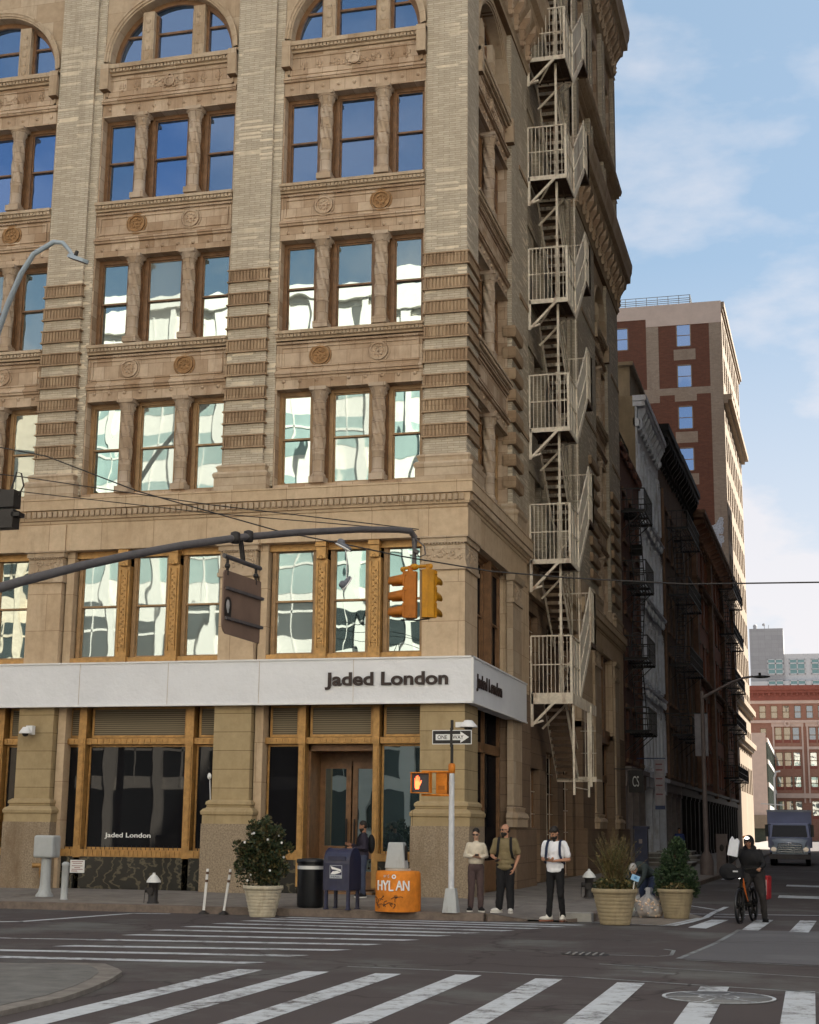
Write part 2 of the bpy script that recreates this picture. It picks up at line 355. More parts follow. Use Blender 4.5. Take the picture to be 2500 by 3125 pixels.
M_IRON = simple('black_iron', (.025, .022, .022), .5, .3, 8, b=.1)
M_ASPH = None
def asphalt(name, c, pc=(.10, .105, .105)):
    m, nt, p = base(name, .9, .25)
    n = noise(nt, 220, 3, .7); col = mix(nt, ramp(nt, n, .3, .75), [x * .55 for x in c], [x * 1.5 for x in c])
    n2 = noise(nt, .33, 8, .68); col = mix(nt, ramp(nt, n2, .5, .66, (0, 0, 0, 1), (.62, .62, .62, 1)), col, pc)
    n3 = noise(nt, 1.2, 6, .7, stretch(nt, (.12, 1, 1))); col = mix(nt, ramp(nt, n3, .5, .75, (0, 0, 0, 1), (.45, .45, .45, 1)), col, [x * .55 for x in c])
    vo = N(nt, 'ShaderNodeTexVoronoi', feature='DISTANCE_TO_EDGE'); vo.inputs['Scale'].default_value = .22
    t = N(nt, 'ShaderNodeTexCoord'); nz_ = N(nt, 'ShaderNodeTexNoise'); nz_.inputs['Scale'].default_value = 1.5; nt.links.new(t.outputs['Object'], nz_.inputs[0])
    ad = N(nt, 'ShaderNodeVectorMath', operation='ADD'); nt.links.new(t.outputs['Object'], ad.inputs[0]); nt.links.new(nz_.outputs[1], ad.inputs[1]); nt.links.new(ad.outputs[0], vo.inputs[0])
    col = mix(nt, ramp(nt, vo.outputs[0], .0, .012, (.7, .7, .7, 1), (0, 0, 0, 1)), col, (.025, .02, .02))
    nt.links.new(col, p.inputs['Base Color']); bump(nt, p, noise(nt, 260, 3), .5, .006); return m
M_ASPH = asphalt('asphalt', (.074, .063, .064), (.15, .16, .155))
M_PATCH = asphalt('asphalt_patch', (.115, .115, .125), (.16, .165, .175))
M_CONC = simple('pavement_concrete', (.21, .19, .17), .85, .3, 2, b=.3, bs=120, dirt=((.1, .085, .075), 1))
M_KERB = simple('kerb_stone', (.17, .135, .115), .8, .35, 5, b=.3)
M_KERBL = simple('pale_kerb', (.4, .39, .37), .8, .2, 5, b=.3)
M_TAN = simple('tan_ground_paint', (.22, .19, .16), .85, .3, 3, b=.3, bs=120)
def paint(name, c, wear, asph=(.07, .06, .06)):
    m, nt, p = base(name, .7, .3)
    n = noise(nt, 3.5, 12, .8); n2 = noise(nt, .6, 3, .5)
    f = mix(nt, .25, n, n2); col = mix(nt, ramp(nt, f, wear - .06, wear + .05), asph, c)
    n3 = noise(nt, 6, 6, .7); col = mix(nt, .5, col, ramp(nt, n3, .3, .7, (.7, .7, .7, 1), (1.1, 1.1, 1.1, 1)), 'MULTIPLY')
    nt.links.new(col, p.inputs['Base Color']); bump(nt, p, noise(nt, 200, 3), .3, .004); return m
M_LINE = paint('road_paint', (.50, .54, .58), .455)
M_LINEW = paint('worn_road_paint', (.34, .36, .38), .49)
M_SEAL = paint('crack_sealant', (.24, .27, .28), .47)

# ---------------------------------------------------------------- ground
def struct(name, mb, m): o = mb.build(name, m); o['kind'] = 'structure'; return o
g = MB(); g.quad((-900, -700, -.02), (900, -700, -.02), (900, 1800, -.02), (-900, 1800, -.02)); struct('ground', g, M_CONC)
g = MB(); g.quad((-200, -13, 0), (200, -13, 0), (200, 30.5, 0), (-200, 30.5, 0)); struct('road', g, M_ASPH)
g = MB(); g.quad((-4.6, 30.5, 0), (6, 30.5, 0), (6, 340, 0), (-4.6, 340, 0)); struct('side_road', g, M_ASPH)
g = MB()
g.quad((-1.93, 22.68, .004), (2, 22.0, .004), (2, 30.2, .004), (-1.40, 29.62, .004)); struct('road_patch', g, M_PATCH)
# pavement: outline along the kerb, rising gently to the wall
g = MB(); kx = [(-200, 30.2), (-6.4, 30.35), (-5.7, 30.9), (-4.9, 30.9), (-4.45, 31.3), (-4.4, 40), (-3.95, 51), (-3.55, 68), (-3.4, 340)]
g.mi = 0
def kz(i): return .02 if i in (2, 3) else .15
for i in range(len(kx) - 1):
    a, b = kx[i], kx[i + 1]
    if i == 0: c, d = (-7.9, 34.9), (-200, 34.9)
    elif i < 4: c, d = (-7.9, 35), (-7.9, 34.9)
    else: c, d = (-7.9, b[1]), (-7.9, max(a[1], 35))
    g.quad((a[0], a[1], kz(i)), (b[0], b[1], kz(i + 1)), (c[0], c[1], .25), (d[0], d[1], .25))
struct('pavement', g, M_CONC)
g = MB()
for i in range(len(kx) - 1):
    if i == 2: continue
    a, b = Vector(kx[i]), Vector(kx[i + 1]); n = (b - a).normalized(); n = Vector((n.y, -n.x)) * .14
    za, zb = kz(i) + .008, kz(i + 1) + .008
    P = [a, b, b + n, a + n]
    if i == 0: P = [a, b, b + n, a + n]
    g.add([(P[0].x, P[0].y, za), (P[1].x, P[1].y, zb), (P[2].x, P[2].y, zb - .01), (P[3].x, P[3].y, za - .01), (P[2].x, P[2].y, -.01), (P[3].x, P[3].y, -.01), (P[0].x, P[0].y, -.01), (P[1].x, P[1].y, -.01)],
          [(0, 1, 2, 3), (3, 2, 4, 5), (0, 3, 5, 6), (1, 7, 4, 2)], False)
struct('kerb', g, M_KERB)
g = MB(); g.box(-5.0, -4.35, 30.95, 31.25, .0, .17); g.box(-4.42, -4.2, 36, 52, .0, .172); struct('ramp_kerb', g, M_KERBL)
# pavement joints
g = MB()
for x in [-24 + 1.5 * i for i in range(12)]: g.box(x - .008, x + .008, 30.4, 34.5, .149, .1535)
jo = g
# tan painted corner extension
g = MB(); g.quad((-4.3, 30.95, .004), (-2.72, 30.35, .004), (-2.3, 33.6, .004), (-4.3, 40, .004)); struct('painted_corner', g, M_TAN)
# traffic island bottom left
isl = [(-9.9, 14.6), (-9.9, 18.1), (-9.22, 18.46), (-8.89, 18.47), (-8.42, 17.89), (-8.21, 17.55), (-7.94, 16.68), (-7.73, 15.79), (-7.57, 14.84), (-7.5, 10), (-30, 10), (-30, 18.0), (-9.9, 18.1)]
core = [(-30, 18.05), (-9.9, 18.1), (-9.22, 18.46), (-8.89, 18.47), (-8.42, 17.89), (-8.21, 17.55), (-7.94, 16.68), (-7.73, 15.79), (-7.57, 14.84), (-7.5, 9), (-30, 9)]
g = MB(); g.prism(core, lambda u, v, t: (u, v, -.01 + t * .06)); struct('island_kerb', g, simple('grey_kerb', (.19, .175, .16), .85, .35, 4, b=.3))
inn = [(-30, 17.9), (-9.9, 17.93), (-9.3, 18.2), (-8.95, 18.15), (-8.62, 17.7), (-8.4, 17.3), (-8.16, 16.6), (-7.95, 15.75), (-7.8, 14.84), (-7.72, 9), (-30, 9)]
g = MB(); g.prism(inn, lambda u, v, t: (u, v, t * .055)); struct('island_paving', g, simple('island_concrete', (.15, .15, .145), .85, .3, 3, b=.3, bs=120))
g = MB(); g.quad((-11.5, 15.7, .06), (-9.0, 15.55, .06), (-9.0, 15.95, .06), (-11.5, 16.1, .06)); struct('island_marking', g, M_LINEW)
# crosswalks
g = MB()
for x in (-7.21, -6.34, -5.41, -4.42, -3.38, -2.36, -1.36, -.38, .62):
    t = 18.85 + .07 * (x + 7.2) if x < -5.4 else 19.3 - .12 * (x + 5.4)
    g.quad((x, 9, .004), (x + .33, 9, .004), (x + .33, t + .03, .004), (x, t, .004))
struct('near_crosswalk', g, M_LINE)
g = MB()
ends = [((-10.2, 17.95), (-7.31, 19.78), .0), ((-12.6, 19.16), (-7.31, 19.78)), ((-12.4, 20.2), (-7.14, 21.08)), ((-11.02, 21.45), (-6.87, 22.27)), ((-11.16, 22.75), (-6.72, 23.5)), ((-11.11, 24.0), (-6.42, 24.66)),
        ((-11.17, 25.3), (-6.16, 25.85)), ((-11.07, 26.35), (-5.85, 26.75)), ((-10.88, 27.4), (-5.39, 27.6)), ((-10.71, 28.4), (-5.02, 28.4)), ((-10.6, 29.15), (-4.7, 29.15)), ((-10.4, 29.75), (-4.4, 29.8))]
for e in ends[1:]:
    (x0, y0), (x1, y1) = e[:2]; h = .16 if y0 < 28 else .12
    g.quad((x0 - .1, y0 - h, .004), (x1 - .1, y1 - h, .004), (x1 + .1, y1 + h, .004), (x0 + .1, y0 + h, .004))
struct('far_crosswalk', g, M_LINE)
def line(g, pts, w, z=.004):
    for a, b in zip(pts[:-1], pts[1:]):
        a = Vector(a); b = Vector(b); d = (b - a).normalized(); n = Vector((-d.y, d.x)) * w / 2; a = a - d * w * .2; b = b + d * w * .2
        g.quad((a.x - n.x, a.y - n.y, z), (b.x - n.x, b.y - n.y, z), (b.x + n.x, b.y + n.y, z), (a.x + n.x, a.y + n.y, z))
g = MB()
g.quad((-2.37, 29.93, .008), (-2.02, 29.75, .008), (-1.76, 32.8, .008), (-2.11, 32.8, .008))
g.quad((-1.36, 29.66, .008), (-1.05, 29.6, .008), (-.87, 33.2, .008), (-1.22, 33.1, .008))
g.quad((-.5, 29.4, .008), (-.15, 29.4, .008), (0, 33.3, .008), (-.33, 33.3, .008))
g.quad((-1.02, 44.4, .008), (3, 43.5, .008), (3, 45.2, .008), (-1.02, 46.2, .008)); g.quad((-.95, 53.9, .008), (.4, 53.3, .008), (.4, 55, .008), (-.95, 55.5, .008))
struct('side_crosswalk', g, M_LINE)
g = MB()
line(g, [(-3.02, 38.65), (-2.29, 36.95)], .12, .008); line(g, [(-2.74, 34.8), (.6, 35.6)], .14, .008); line(g, [(-2.1, 33.84), (-1.5, 33.9)], .14, .008)
line(g, [(-2.1, 38.3), (-2.24, 35.4), (-2.27, 33.46), (-2.45, 31.7), (-2.69, 30.27)], .13, .012); line(g, [(-2.4, 33.3), (-2.62, 31.7), (-2.86, 30.3)], .1, .008)
line(g, [(-18, 24.0), (-14.43, 26.35), (-13.73, 29.7), (-13.0, 29.9)], .18); line(g, [(-15.5, 22.3), (-12.34, 22.52), (-11.0, 22.8)], .1)
line(g, [(-4.3, 30.75), (-2.7, 30.3)], .1, .008); line(g, [(-3.4, 60), (-3.4, 85)], .12)
struct('lane_lines', g, M_LINE)
g = MB()
line(g, [(-3.0, 22.98), (-2.25, 23.0), (-2.1, 23.3), (-2.14, 24.21), (-2.3, 24.4)], .06); line(g, [(-1.94, 22.68), (-1.75, 24.6), (-1.62, 25.9), (-1.40, 29.66)], .08, .008)
line(g, [(-1.82, 22.5), (-.8, 22.3), (1, 21.9)], .05, .008); line(g, [(-2.9, 21.4), (-1.6, 21.0), (1, 20.2)], .05); line(g, [(-6, 19.75), (-4, 19.65), (-2.92, 19.43), (-1.5, 19.0), (1, 18.3)], .07)
line(g, [(-2.2, 20.4), (-1.8, 20.3)], .06)
struct('sealed_cracks', g, M_SEAL)

# manhole cover with a white painted ring, and a sunken drain cover
t = thing('manhole_cover', 'round manhole cover in the near crosswalk, ringed and crossed with white paint', 'manhole cover', (-1.08, 17.62, 0))
g = MB(); g.lathe((-1.08, 17.62, .004), [(.62, .0), (.62, .006), (.001, .006)], 40); g.build('cover', simple('grey_iron', (.16, .165, .17), .6, .3, 20, b=.3), t)
g = MB()
for r0, r1 in ((.58, .62), (.2, .225)):
    n = 40
    for k in range(n):
        a, b = 2 * pi * k / n, 2 * pi * (k + 1) / n
        g.quad(*[(-1.08 + r * cos(q), 17.62 + r * sin(q), .013) for r, q in ((r0, a), (r1, a), (r1, b), (r0, b))])
for k in range(3):
    a = k * pi / 3 + .3; d = Vector((cos(a), sin(a))) * .58; c = Vector((-1.08, 17.62)); line(g, [c - d, c + d], .03, .0131)
g.build('painted_ring', M_LINE, t)
t = thing('drain_cover', 'broken dark drain cover sunk in the asphalt near the kinked white crack line', 'drain cover', (-3.33, 23.0, 0))
g = MB(); g.lathe((-3.33, 23.0, .0), [(.36, .004), (.34, .012), (.30, .006), (.001, .005)], 24); g.build('cover', M_IRON, t)
g = MB()
for k in range(6): g.box(-3.6 + k * .1, -3.57 + k * .1, 22.8, 23.2, .006, .016)
g.build('grating', simple('pale_grate', (.25, .25, .25), .6), t)

# ---------------------------------------------------------------- facade helpers
FY = 34.7; SX = -7.78
def fbox(g, f, u0, u1, z0, z1, d0, d1):
    vs = [f(u, z, d) for d in (d0, d1) for z in (z0, z1) for u in (u0, u1)]
    g.add(vs, [(0, 1, 3, 2), (4, 6, 7, 5), (0, 4, 5, 1), (2, 3, 7, 6), (0, 2, 6, 4), (1, 5, 7, 3)], False)
def sash(f, u0, u1, z0, z1, d, parent, fm, gm, meet=.5, bw=.07, name='window', shade=None):
    """double-hung window: frame part with a glass child"""
    g = MB()
    fbox(g, f, u0, u0 + bw, z0, z1, d, d + .1); fbox(g, f, u1 - bw, u1, z0, z1, d, d + .1)
    fbox(g, f, u0 + bw, u1 - bw, z1 - bw, z1, d, d + .1); fbox(g, f, u0 + bw, u1 - bw, z0, z0 + bw * .8, d, d + .1)
    a = .035; zm = z0 + (z1 - z0) * meet; i0, i1, j0, j1 = u0 + bw, u1 - bw, z0 + bw * .8, z1 - bw
    fbox(g, f, i0, i0 + a, zm, j1, d + .045, d + .085); fbox(g, f, i1 - a, i1, zm, j1, d + .045, d + .085); fbox(g, f, i0 + a, i1 - a, j1 - a, j1, d + .045, d + .085)
    fbox(g, f, i0, i1, zm - .02, zm + .025, d + .03, d + .125)
    fbox(g, f, i0, i0 + a, j0, zm - .02, d + .09, d + .13); fbox(g, f, i1 - a, i1, j0, zm - .02, d + .09, d + .13); fbox(g, f, i0 + a, i1 - a, j0, j0 + a, d + .09, d + .13)
    o = g.build(name, fm, parent)
    g = MB(); k = random.uniform(-.007, .007); k2 = random.uniform(-.006, .006)
    def fl(u, z, dd): return f(u, z, dd + k * (u - u0) + k2 * (z - z0))
    g.quad(fl(i0, zm, d + .07), fl(i1, zm, d + .07), fl(i1, j1, d + .07), fl(i0, j1, d + .07)); k, k2 = -k2, k
    g.quad(fl(i0, j0, d + .11), fl(i1, j0, d + .11), fl(i1, zm, d + .11), fl(i0, zm, d + .11))
    p_ = g.build('glass', random.choice(gm) if isinstance(gm, list) else gm, o)
    if shade:
        g = MB(); fbox(g, f, i0, i1, j1 - shade, j1, d + .074, d + .078)
    return o
def column(f, u, z0, z1, d, parent, r=.155, twist=True):
    c = f(u, 0, d); g = MB(); H = z1 - z0
    g.T = None
    # plinth block, torus, plain drum
    x, y = c[0], c[1]
    g.box(x - r * 1.25, x + r * 1.25, y - r * 1.25, y + r * 1.25, z0, z0 + .16)
    g.lathe((x, y, z0), [(r * 1.12, .16), (r * 1.2, .19), (r * 1.12, .23), (r, .25), (r, .72), (r * 1.06, .73), (r * 1.06, .77), (r, .78)], 20)
    zs = [.78 + (H - .78 - .36) * i / 40 for i in range(41)]
    g.lathe((x, y, z0), [(r * (.99 - .0 * i), z) for i, z in enumerate(zs)], 30, fn=lambda t, z: 1 + (.15 * sin(5 * t + 11 * z) if twist else 0) * (0 if z < .79 or z > H - .37 else 1))
    for k in range(1, 4): g.lathe((x, y, z0), [(r * 1.03, .78 + (H - 1.14) * k / 3.6), (r * 1.03, .80 + (H - 1.14) * k / 3.6)], 20)
    zt = H - .36
    g.lathe((x, y, z0), [(r * .95, zt), (r * 1.12, zt + .02), (r * .95, zt + .05), (r * 1.0, zt + .07), (r * 1.12, zt + .18), (r * 1.5, zt + .27)], 24, fn=lambda t, z: 1 + .12 * abs(sin(4 * t)) * (1 if z > zt + .06 else 0))
    for k in range(8):
        a = k * pi / 4 + .4; g.ell((x + cos(a) * r * 1.15, y + sin(a) * r * 1.15, z0 + zt + .15 + .07 * (k % 2)), (.035, .035, .05), 6, 4)
    g.box(x - r * 1.45, x + r * 1.45, y - r * 1.45, y + r * 1.45, z0 + zt + .27, z1)
    return g.build('column', M_COL, parent)
def beads(g, f, u0, u1, z, d, step, r, sz=None):
    n = int((u1 - u0) / step); sz = sz or (r, r, r)
    for i in range(n):
        u = u0 + (i + .5) * (u1 - u0) / n; c = f(u, z, d)
        fbox(g, f, u - sz[0], u + sz[0], z - sz[2], z + sz[2], d - sz[1], d + .01)
def ring(g, f, u, z, r0, r1, d0, d1, n=20):
    for k in range(n):
        a, b = 2 * pi * k / n, 2 * pi * (k + 1) / n
        P = lambda r, q, d: f(u + r * cos(q), z + r * sin(q), d)
        g.quad(P(r0, a, d0), P(r1, a, d0), P(r1, b, d0), P(r0, b, d0)); g.quad(P(r1, a, d0), P(r1, a, d1), P(r1, b, d1), P(r1, b, d0)); g.quad(P(r0, b, d0), P(r0, b, d1), P(r0, a, d1), P(r0, a, d0))
def disc(g, f, u, z, r, d, n=20):
    vs = [f(u + r * cos(2 * pi * k / n), z + r * sin(2 * pi * k / n), d) for k in range(n)]; g.add(vs, [tuple(range(n))], False)

B = thing('office_building', 'tan brick and terracotta corner building with arched upper windows and a ground floor shop', 'building', (-7.9, 34.8, 0))
# --- core volume behind the facades
g = MB()
g.box(-30, SX - 1.3, FY + 2.4, 66.4, 0, 37); g.build('inner_core', M_DARK, B)

# --- string of floors: window heads and sills (true heights)
FL = [(3, 10.22, 12.71, 13.2), (4, 14.29, 16.75, 17.3), (5, 18.36, 20.84, 21.38)]   # floor, sill top, lintel underside, top of the string above
COPPER = simple('orange_terracotta', (.31, .175, .08), .8, .4, 12, b=.4)

def bay_upper(f, u0, u1, cols, flip=False, three=True, cm=True, nm='bay'):
    """one bay of floors 3-6; f = facade function whose depth 0 is the pier face; cols = column centres"""
    P = .13    # bay stone stands this far behind the pier face
    wins = []; pv = u0 + .05; cu = list(cols)
    hw = .2
    edges = [u0 + .04] + [q for c in cu for q in (c - hw, c + hw)] + [u1 - .04]
    for (fl, zs, zl, zt) in FL:
        holes = [(edges[0], edges[-1], zs, zl)]
        ztop = {3: 14.0, 4: 18.05, 5: 22.05}[fl]
        g = MB(); g.wall(lambda u, z, d: f(u, z, d + P), u0, u1, zs - (.2 if fl == 3 else .31), ztop, holes, .34)
        fbox(g, f, u0, u1, zl, zl + .035, P - .03, P + .01)
        n = 9
        for i in range(n):
            u = u0 + (i + .5) * (u1 - u0) / n; c = f(u, zl + .22, P); g.ell(c, .055, 8, 6)
            if i: fbox(g, f, u0 + i * (u1 - u0) / n - .004, u0 + i * (u1 - u0) / n + .004, zl + .04, zt - .2, P - .004, P + .01)
        for (a, b, o) in ((zt - .16, zt - .10, .07), (zt - .10, zt - .05, .11), (zt - .05, zt, .05)): fbox(g, f, u0, u1, a, b, P - o, P + .02)
        if fl < 5:
            a, b = zt + .04, ztop - .1; m = .12
            fbox(g, f, u0, u1, b, b + .04, P - .05, P + .01); beads(g, f, u0, u1, b + .02, P - .05, .09, .03, (.028, .03, .02))
            for (p0, p1, q0, q1) in ((u0 + m, u1 - m, b - .1, b - .06), (u0 + m, u1 - m, a + .04, a + .08), (u0 + m, u0 + m + .04, a + .08, b - .1), (u1 - m - .04, u1 - m, a + .08, b - .1)):
                fbox(g, f, p0, p1, q0, q1, P - .035, P + .01)
            for (p0, p1, q0, q1) in ((u0 + .03, u0 + .07, a, b), (u1 - .07, u1 - .03, a, b)): fbox(g, f, p0, p1, q0, q1, P - .02, P + .01)
            for k in range(1, 6):
                u = u0 + k * (u1 - u0) / 6; fbox(g, f, u - .004, u + .004, a + .08, b - .1, P - .004, P + .01)
        else:
            a, b = zt + .05, ztop - .05; m = .1
            for (p0, p1, q0, q1) in ((u0 + m, u1 - m, b - .08, b - .04), (u0 + m, u1 - m, a, a + .04), (u0 + m, u0 + m + .05, a, b), (u1 - m - .05, u1 - m, a, b)):
                fbox(g, f, p0, p1, q0, q1, P - .03, P + .01)
            um = (u0 + u1) / 2; zm = (a + b) / 2
            # crest: oval cartouche with scrolls, leaf sprays, four lilies
            ring(g, f, um, zm, .1, .15, P - .07, P, 16); ring(g, f, um, zm + .16, .05, .09, P - .06, P, 10); disc(g, f, um, zm, .09, P - .06, 12)
            for sgn in (-1, 1):
                for k in range(26):
                    q = random.uniform(.17, .72); fbox_c = f(um + sgn * q, zm + random.uniform(-.15, .13) * (1 - .35 * q), P); g.ell(fbox_c, (random.uniform(.02, .04),) * 3, 6, 4)
                ring(g, f, um + sgn * .13, zm - .12, .03, .055, P - .05, P, 10)
                for q in (.98, 1.42):
                    u = um + sgn * q
                    for (du, dz, w, h) in ((0, .03, .03, .16), (-.07, .02, .035, .08), (.07, .02, .035, .08), (0, -.1, .035, .06)):
                        c = f(u + du, zm + dz, P); g.ell(c, (w, w, h), 8, 5)
                    g.ell(f(u, zm - .03, P), (.1, .03, .018) if f(0, 0, 1)[1] != f(0, 0, 0)[1] else (.03, .1, .018), 8, 4)
        g.build('spandrel', M_TERRA, B)
        # medallions
        if fl < 5 and three:
            for k, u in enumerate((u0 + (u1 - u0) * .305, u0 + (u1 - u0) * .70)):
                zm = (zt + .04 + ztop - .1) / 2; g = MB()
                ring(g, f, u, zm, .2, .245, P - .06, P); ring(g, f, u, zm, .27, .30, P - .03, P); disc(g, f, u, zm, .2, P - .02)
                for q in range(8):
                    a = q * pi / 4; c = f(u + .115 * cos(a), zm + .115 * sin(a), P - .02); g.ell(c, .035, 6, 4)
                g.ell(f(u, zm, P - .03), .035, 8, 5)
                g.build('medallion', COPPER if (k + fl + nm) % 2 else M_TERRA, B)
        # sill
        g = MB(); zz = ztop
        if fl < 5:
            for (a, b, o) in ((zz, zz + .06, .07), (zz + .06, zz + .16, .11), (zz + .16, zz + .24, .18)): fbox(g, f, u0, u1, a, b, P - o, P + .35)
            beads(g, f, u0, u1, zz + .11, P - .11, .1, .03, (.035, .04, .04))
            g.build('sill', M_TRIM, B)
        for i in range(0, len(edges), 2):
            gm = GLV if fl == 5 else GLW
            sash(f, edges[i], edges[i + 1], zs, zl, P + .27, B, M_WOOD if fl > 3 else M_FRAME, gm, .5, .1)
        for c in cu:
            g = MB(); fbox(g, f, c - hw, c + hw, zs, zl, P + .3, P + .5); fbox(g, f, c - .13, c + .13, zs, zl, P + .24, P + .3); g.build('window_post', M_WOOD, B)
            column(f, c, zs, zl, P + .06, B)
    # floor 6: ledge, arch, mullions
    g = MB(); zz = 22.05
    for (a, b, o) in ((zz, zz + .07, .08), (zz + .07, zz + .17, .12), (zz + .17, zz + .29, .2)): fbox(g, f, u0 - .02, u1 + .02, a, b, P - o, P + .35)
    beads(g, f, u0, u1, zz + .12, P - .12, .1, .03, (.035, .045, .045))
    for u in (u0 + .1, u1 - .1): fbox(g, f, u - .12, u + .12, zz - .45, zz + .3, P - .24, P)
    g.build('sill', M_TRIM, B)
    z0 = 22.34; um = (u0 + u1) / 2; R0 = (u1 - u0) / 2 - .17; R1 = (u1 - u0) / 2 - .01; g = MB(); n = 26; zt = 25.2
    pts = [(um - R0 * cos(pi * k / n), z0 + .15 + R0 * sin(pi * k / n)) for k in range(n + 1)]
    for k in range(n):
        (a, za), (b, zb) = pts[k], pts[k + 1]
        g.quad(f(a, za, P), f(b, zb, P), f(b, zt, P), f(a, zt, P)); g.quad(f(a, za, P), f(a, za, P + .4), f(b, zb, P + .4), f(b, zb, P))
    for (a, b) in ((u0, um - R0), (um + R0, u1)):
        g.quad(f(a, z0, P), f(b, z0, P), f(b, zt, P), f(a, zt, P))
    g.quad(f(um - R0, z0, P), f(um - R0, z0, P + .4), f(um - R0, z0 + .15, P + .4), f(um - R0, z0 + .15, P)); g.quad(f(um + R0, z0, P), f(um + R0, z0, P + .4), f(um + R0, z0 + .15, P + .4), f(um + R0, z0 + .15, P))
    g.build('arch_wall', M_TRIM, B)
    g = MB()
    for (ra, rb, dd) in ((R0, R0 + .05, .05), (R0 + .05, R0 + .12, .09), (R0 + .12, R0 + .17, .12)):
        for k in range(n):
            a, b = pi * k / n, pi * (k + 1) / n; Q = lambda r, q, d: f(um - r * cos(q), z0 + .15 + r * sin(q), d)
            g.quad(Q(ra, a, P - dd), Q(rb, a, P - dd), Q(rb, b, P - dd), Q(ra, b, P - dd)); g.quad(Q(ra, a, P - dd), Q(ra, b, P - dd), Q(ra, b, P), Q(ra, a, P)); g.quad(Q(rb, b, P - dd), Q(rb, a, P - dd), Q(rb, a, P), Q(rb, b, P))
    g.build('archivolt', M_TRIM, B)
    # arched window: frame ring, mullions carved, glass
    g = MB(); Rw = R0 - .0
    for k in range(n):
        a, b = pi * k / n, pi * (k + 1) / n; Q = lambda r, q, d: f(um - r * cos(q), z0 + .15 + r * sin(q), d)
        g.quad(Q(Rw - .13, a, P + .26), Q(Rw, a, P + .26), Q(Rw, b, P + .26), Q(Rw - .13, b, P + .26)); g.quad(Q(Rw - .13, b, P + .26), Q(Rw - .13, a, P + .26), Q(Rw - .13, a, P + .4), Q(Rw - .13, b, P + .4))
    for c in (um - .77, um + .74):
        for s_ in (-1, 1): fbox(g, f, c + s_ * .21 - .04, c + s_ * .21 + .04, z0, z0 + 1.55, P + .24, P + .36)
    for zr in (z0 + 1.0,):
        fbox(g, f, um - Rw * .8, um + Rw * .8, zr - .03, zr + .03, P + .27, P + .36)
    o = g.build('arched_window', M_WOOD, B)
    g = MB(); pts = [f(um - (Rw - .02) * cos(pi * k / n), z0 + .15 + (Rw - .02) * sin(pi * k / n), P + .33) for k in range(n + 1)]
    g.add([f(um + Rw - .02, z0, P + .33), f(um - Rw + .02, z0, P + .33)] + pts, [tuple(range(n + 3))], False); g.build('glass', M_GL, o)
    for c in (um - .77, um + .74):
        g = MB(); fbox(g, f, c - .17, c + .17, z0, z0 + 1.62, P + .08, P + .34); fbox(g, f, c - .13, c - .11, z0 + .1, z0 + 1.5, P + .06, P + .1); fbox(g, f, c + .11, c + .13, z0 + .1, z0 + 1.5, P + .06, P + .1)
        for k in range(5): g.ell(f(c, z0 + .25 + .27 * k, P + .08), (.07, .03, .09) if f(0, 0, 1)[1] != f(0, 0, 0)[1] else (.03, .07, .09), 8, 5)
        g.build('pilaster', M_TRIM, B)

def pier(x0, x1, corner=False, side=None, quoins=True, zt=25.2):
    """a front brick pier; for the corner one the side face is included"""
    y1 = FY + .6
    if corner: y1 = side
    g = MB(); g.box(x0, x1, FY, y1, 10.72, zt); o = g.build('pier', M_BRICK, B)
    g = MB(); path = [(x0, FY + .25), (x0, FY), (x1, FY), (x1, y1 if corner else FY + .25)]
    g.sweep(path, [(-.02, 10.0), (.17, 10.0), (.17, 10.4), (.19, 10.42), (.21, 10.5), (.16, 10.56), (.1, 10.58), (.12, 10.66), (.15, 10.7), (.1, 10.75), (.02, 10.78), (-.02, 10.78)])
    g.box(x0 + .01, x1 - .01, FY + .01, y1 - .02, 10, 10.77)
    g.build('pier_base', M_TRIM, o)
    if quoins:
        for k in range(8):
            z = 11.37 + .637 * k; g = MB(); a, b = x0 + .02, x1 - .02
            pp = [(a, FY + .2), (a, FY), (b, FY), (b, FY + .25)]
            if corner: pp = [(a, FY + .2), (a, FY), (x1, FY), (x1, side)]
            g.sweep(pp, [(-.01, z - .165), (.03, z - .165), (.03, z + .165), (-.01, z + .165)])
            g.sweep(pp, [(.02, z - .175), (.075, z - .175), (.075, z - .14), (.02, z - .13)]); g.sweep(pp, [(.02, z + .13), (.075, z + .14), (.075, z + .175), (.02, z + .175)])
            n = 11
            for i in range(n + 1):
                u = a + .03 + i * (x1 - a - .06) / n; w = .034 if 0 < i < n else .02
                if i < n: g.box(u - w * .5 + .02, u + w * .5 + .035, FY - .06, FY - .02, z - .13, z + .13)
            g.box(a - .03, a + .02, FY - .075, FY, z - .13, z + .13); g.box(x1 - .02 if corner else b - .02, (x1 if corner else b) + .03, FY - .075, FY, z - .13, z + .13)
            g.build('quoin', M_TERRAD, o)
    return o
PIERS = [(-8.86, SX), (-14.12, -13.06), (-19.42, -18.36), (-24.71, -23.65), (-30.0, -28.94)]
for i, (a, b) in enumerate(PIERS): pier(a, b, i == 0, 36.05 if i == 0 else None)
# narrow second brick strips and bays
F0 = FR(FY)
g = MB()
for (a, b) in PIERS[1:]:
    g.box(b + .0, b + .24, FY + .1, FY + .6, 10.2, 25.2)
    if a > -29.9: g.box(a - .05, a, FY + .1, FY + .6, 10.2, 25.2)
g.box(PIERS[0][0] - .05, PIERS[0][0], FY + .1, FY + .6, 10.2, 25.2)
g.build('brick_strip', M_BRICK, B)
for i in range(4):
    u1 = PIERS[i][0] - .05; u0 = PIERS[i + 1][1] + .24
    bay_upper(F0, u0, u1, (u0 + 1.19, u0 + 2.75), nm=i)
g = MB(); g.box(-30, PIERS[3][0], FY + .3, FY + .7, 10, 25); g.build('end_wall', M_BRICK, B)

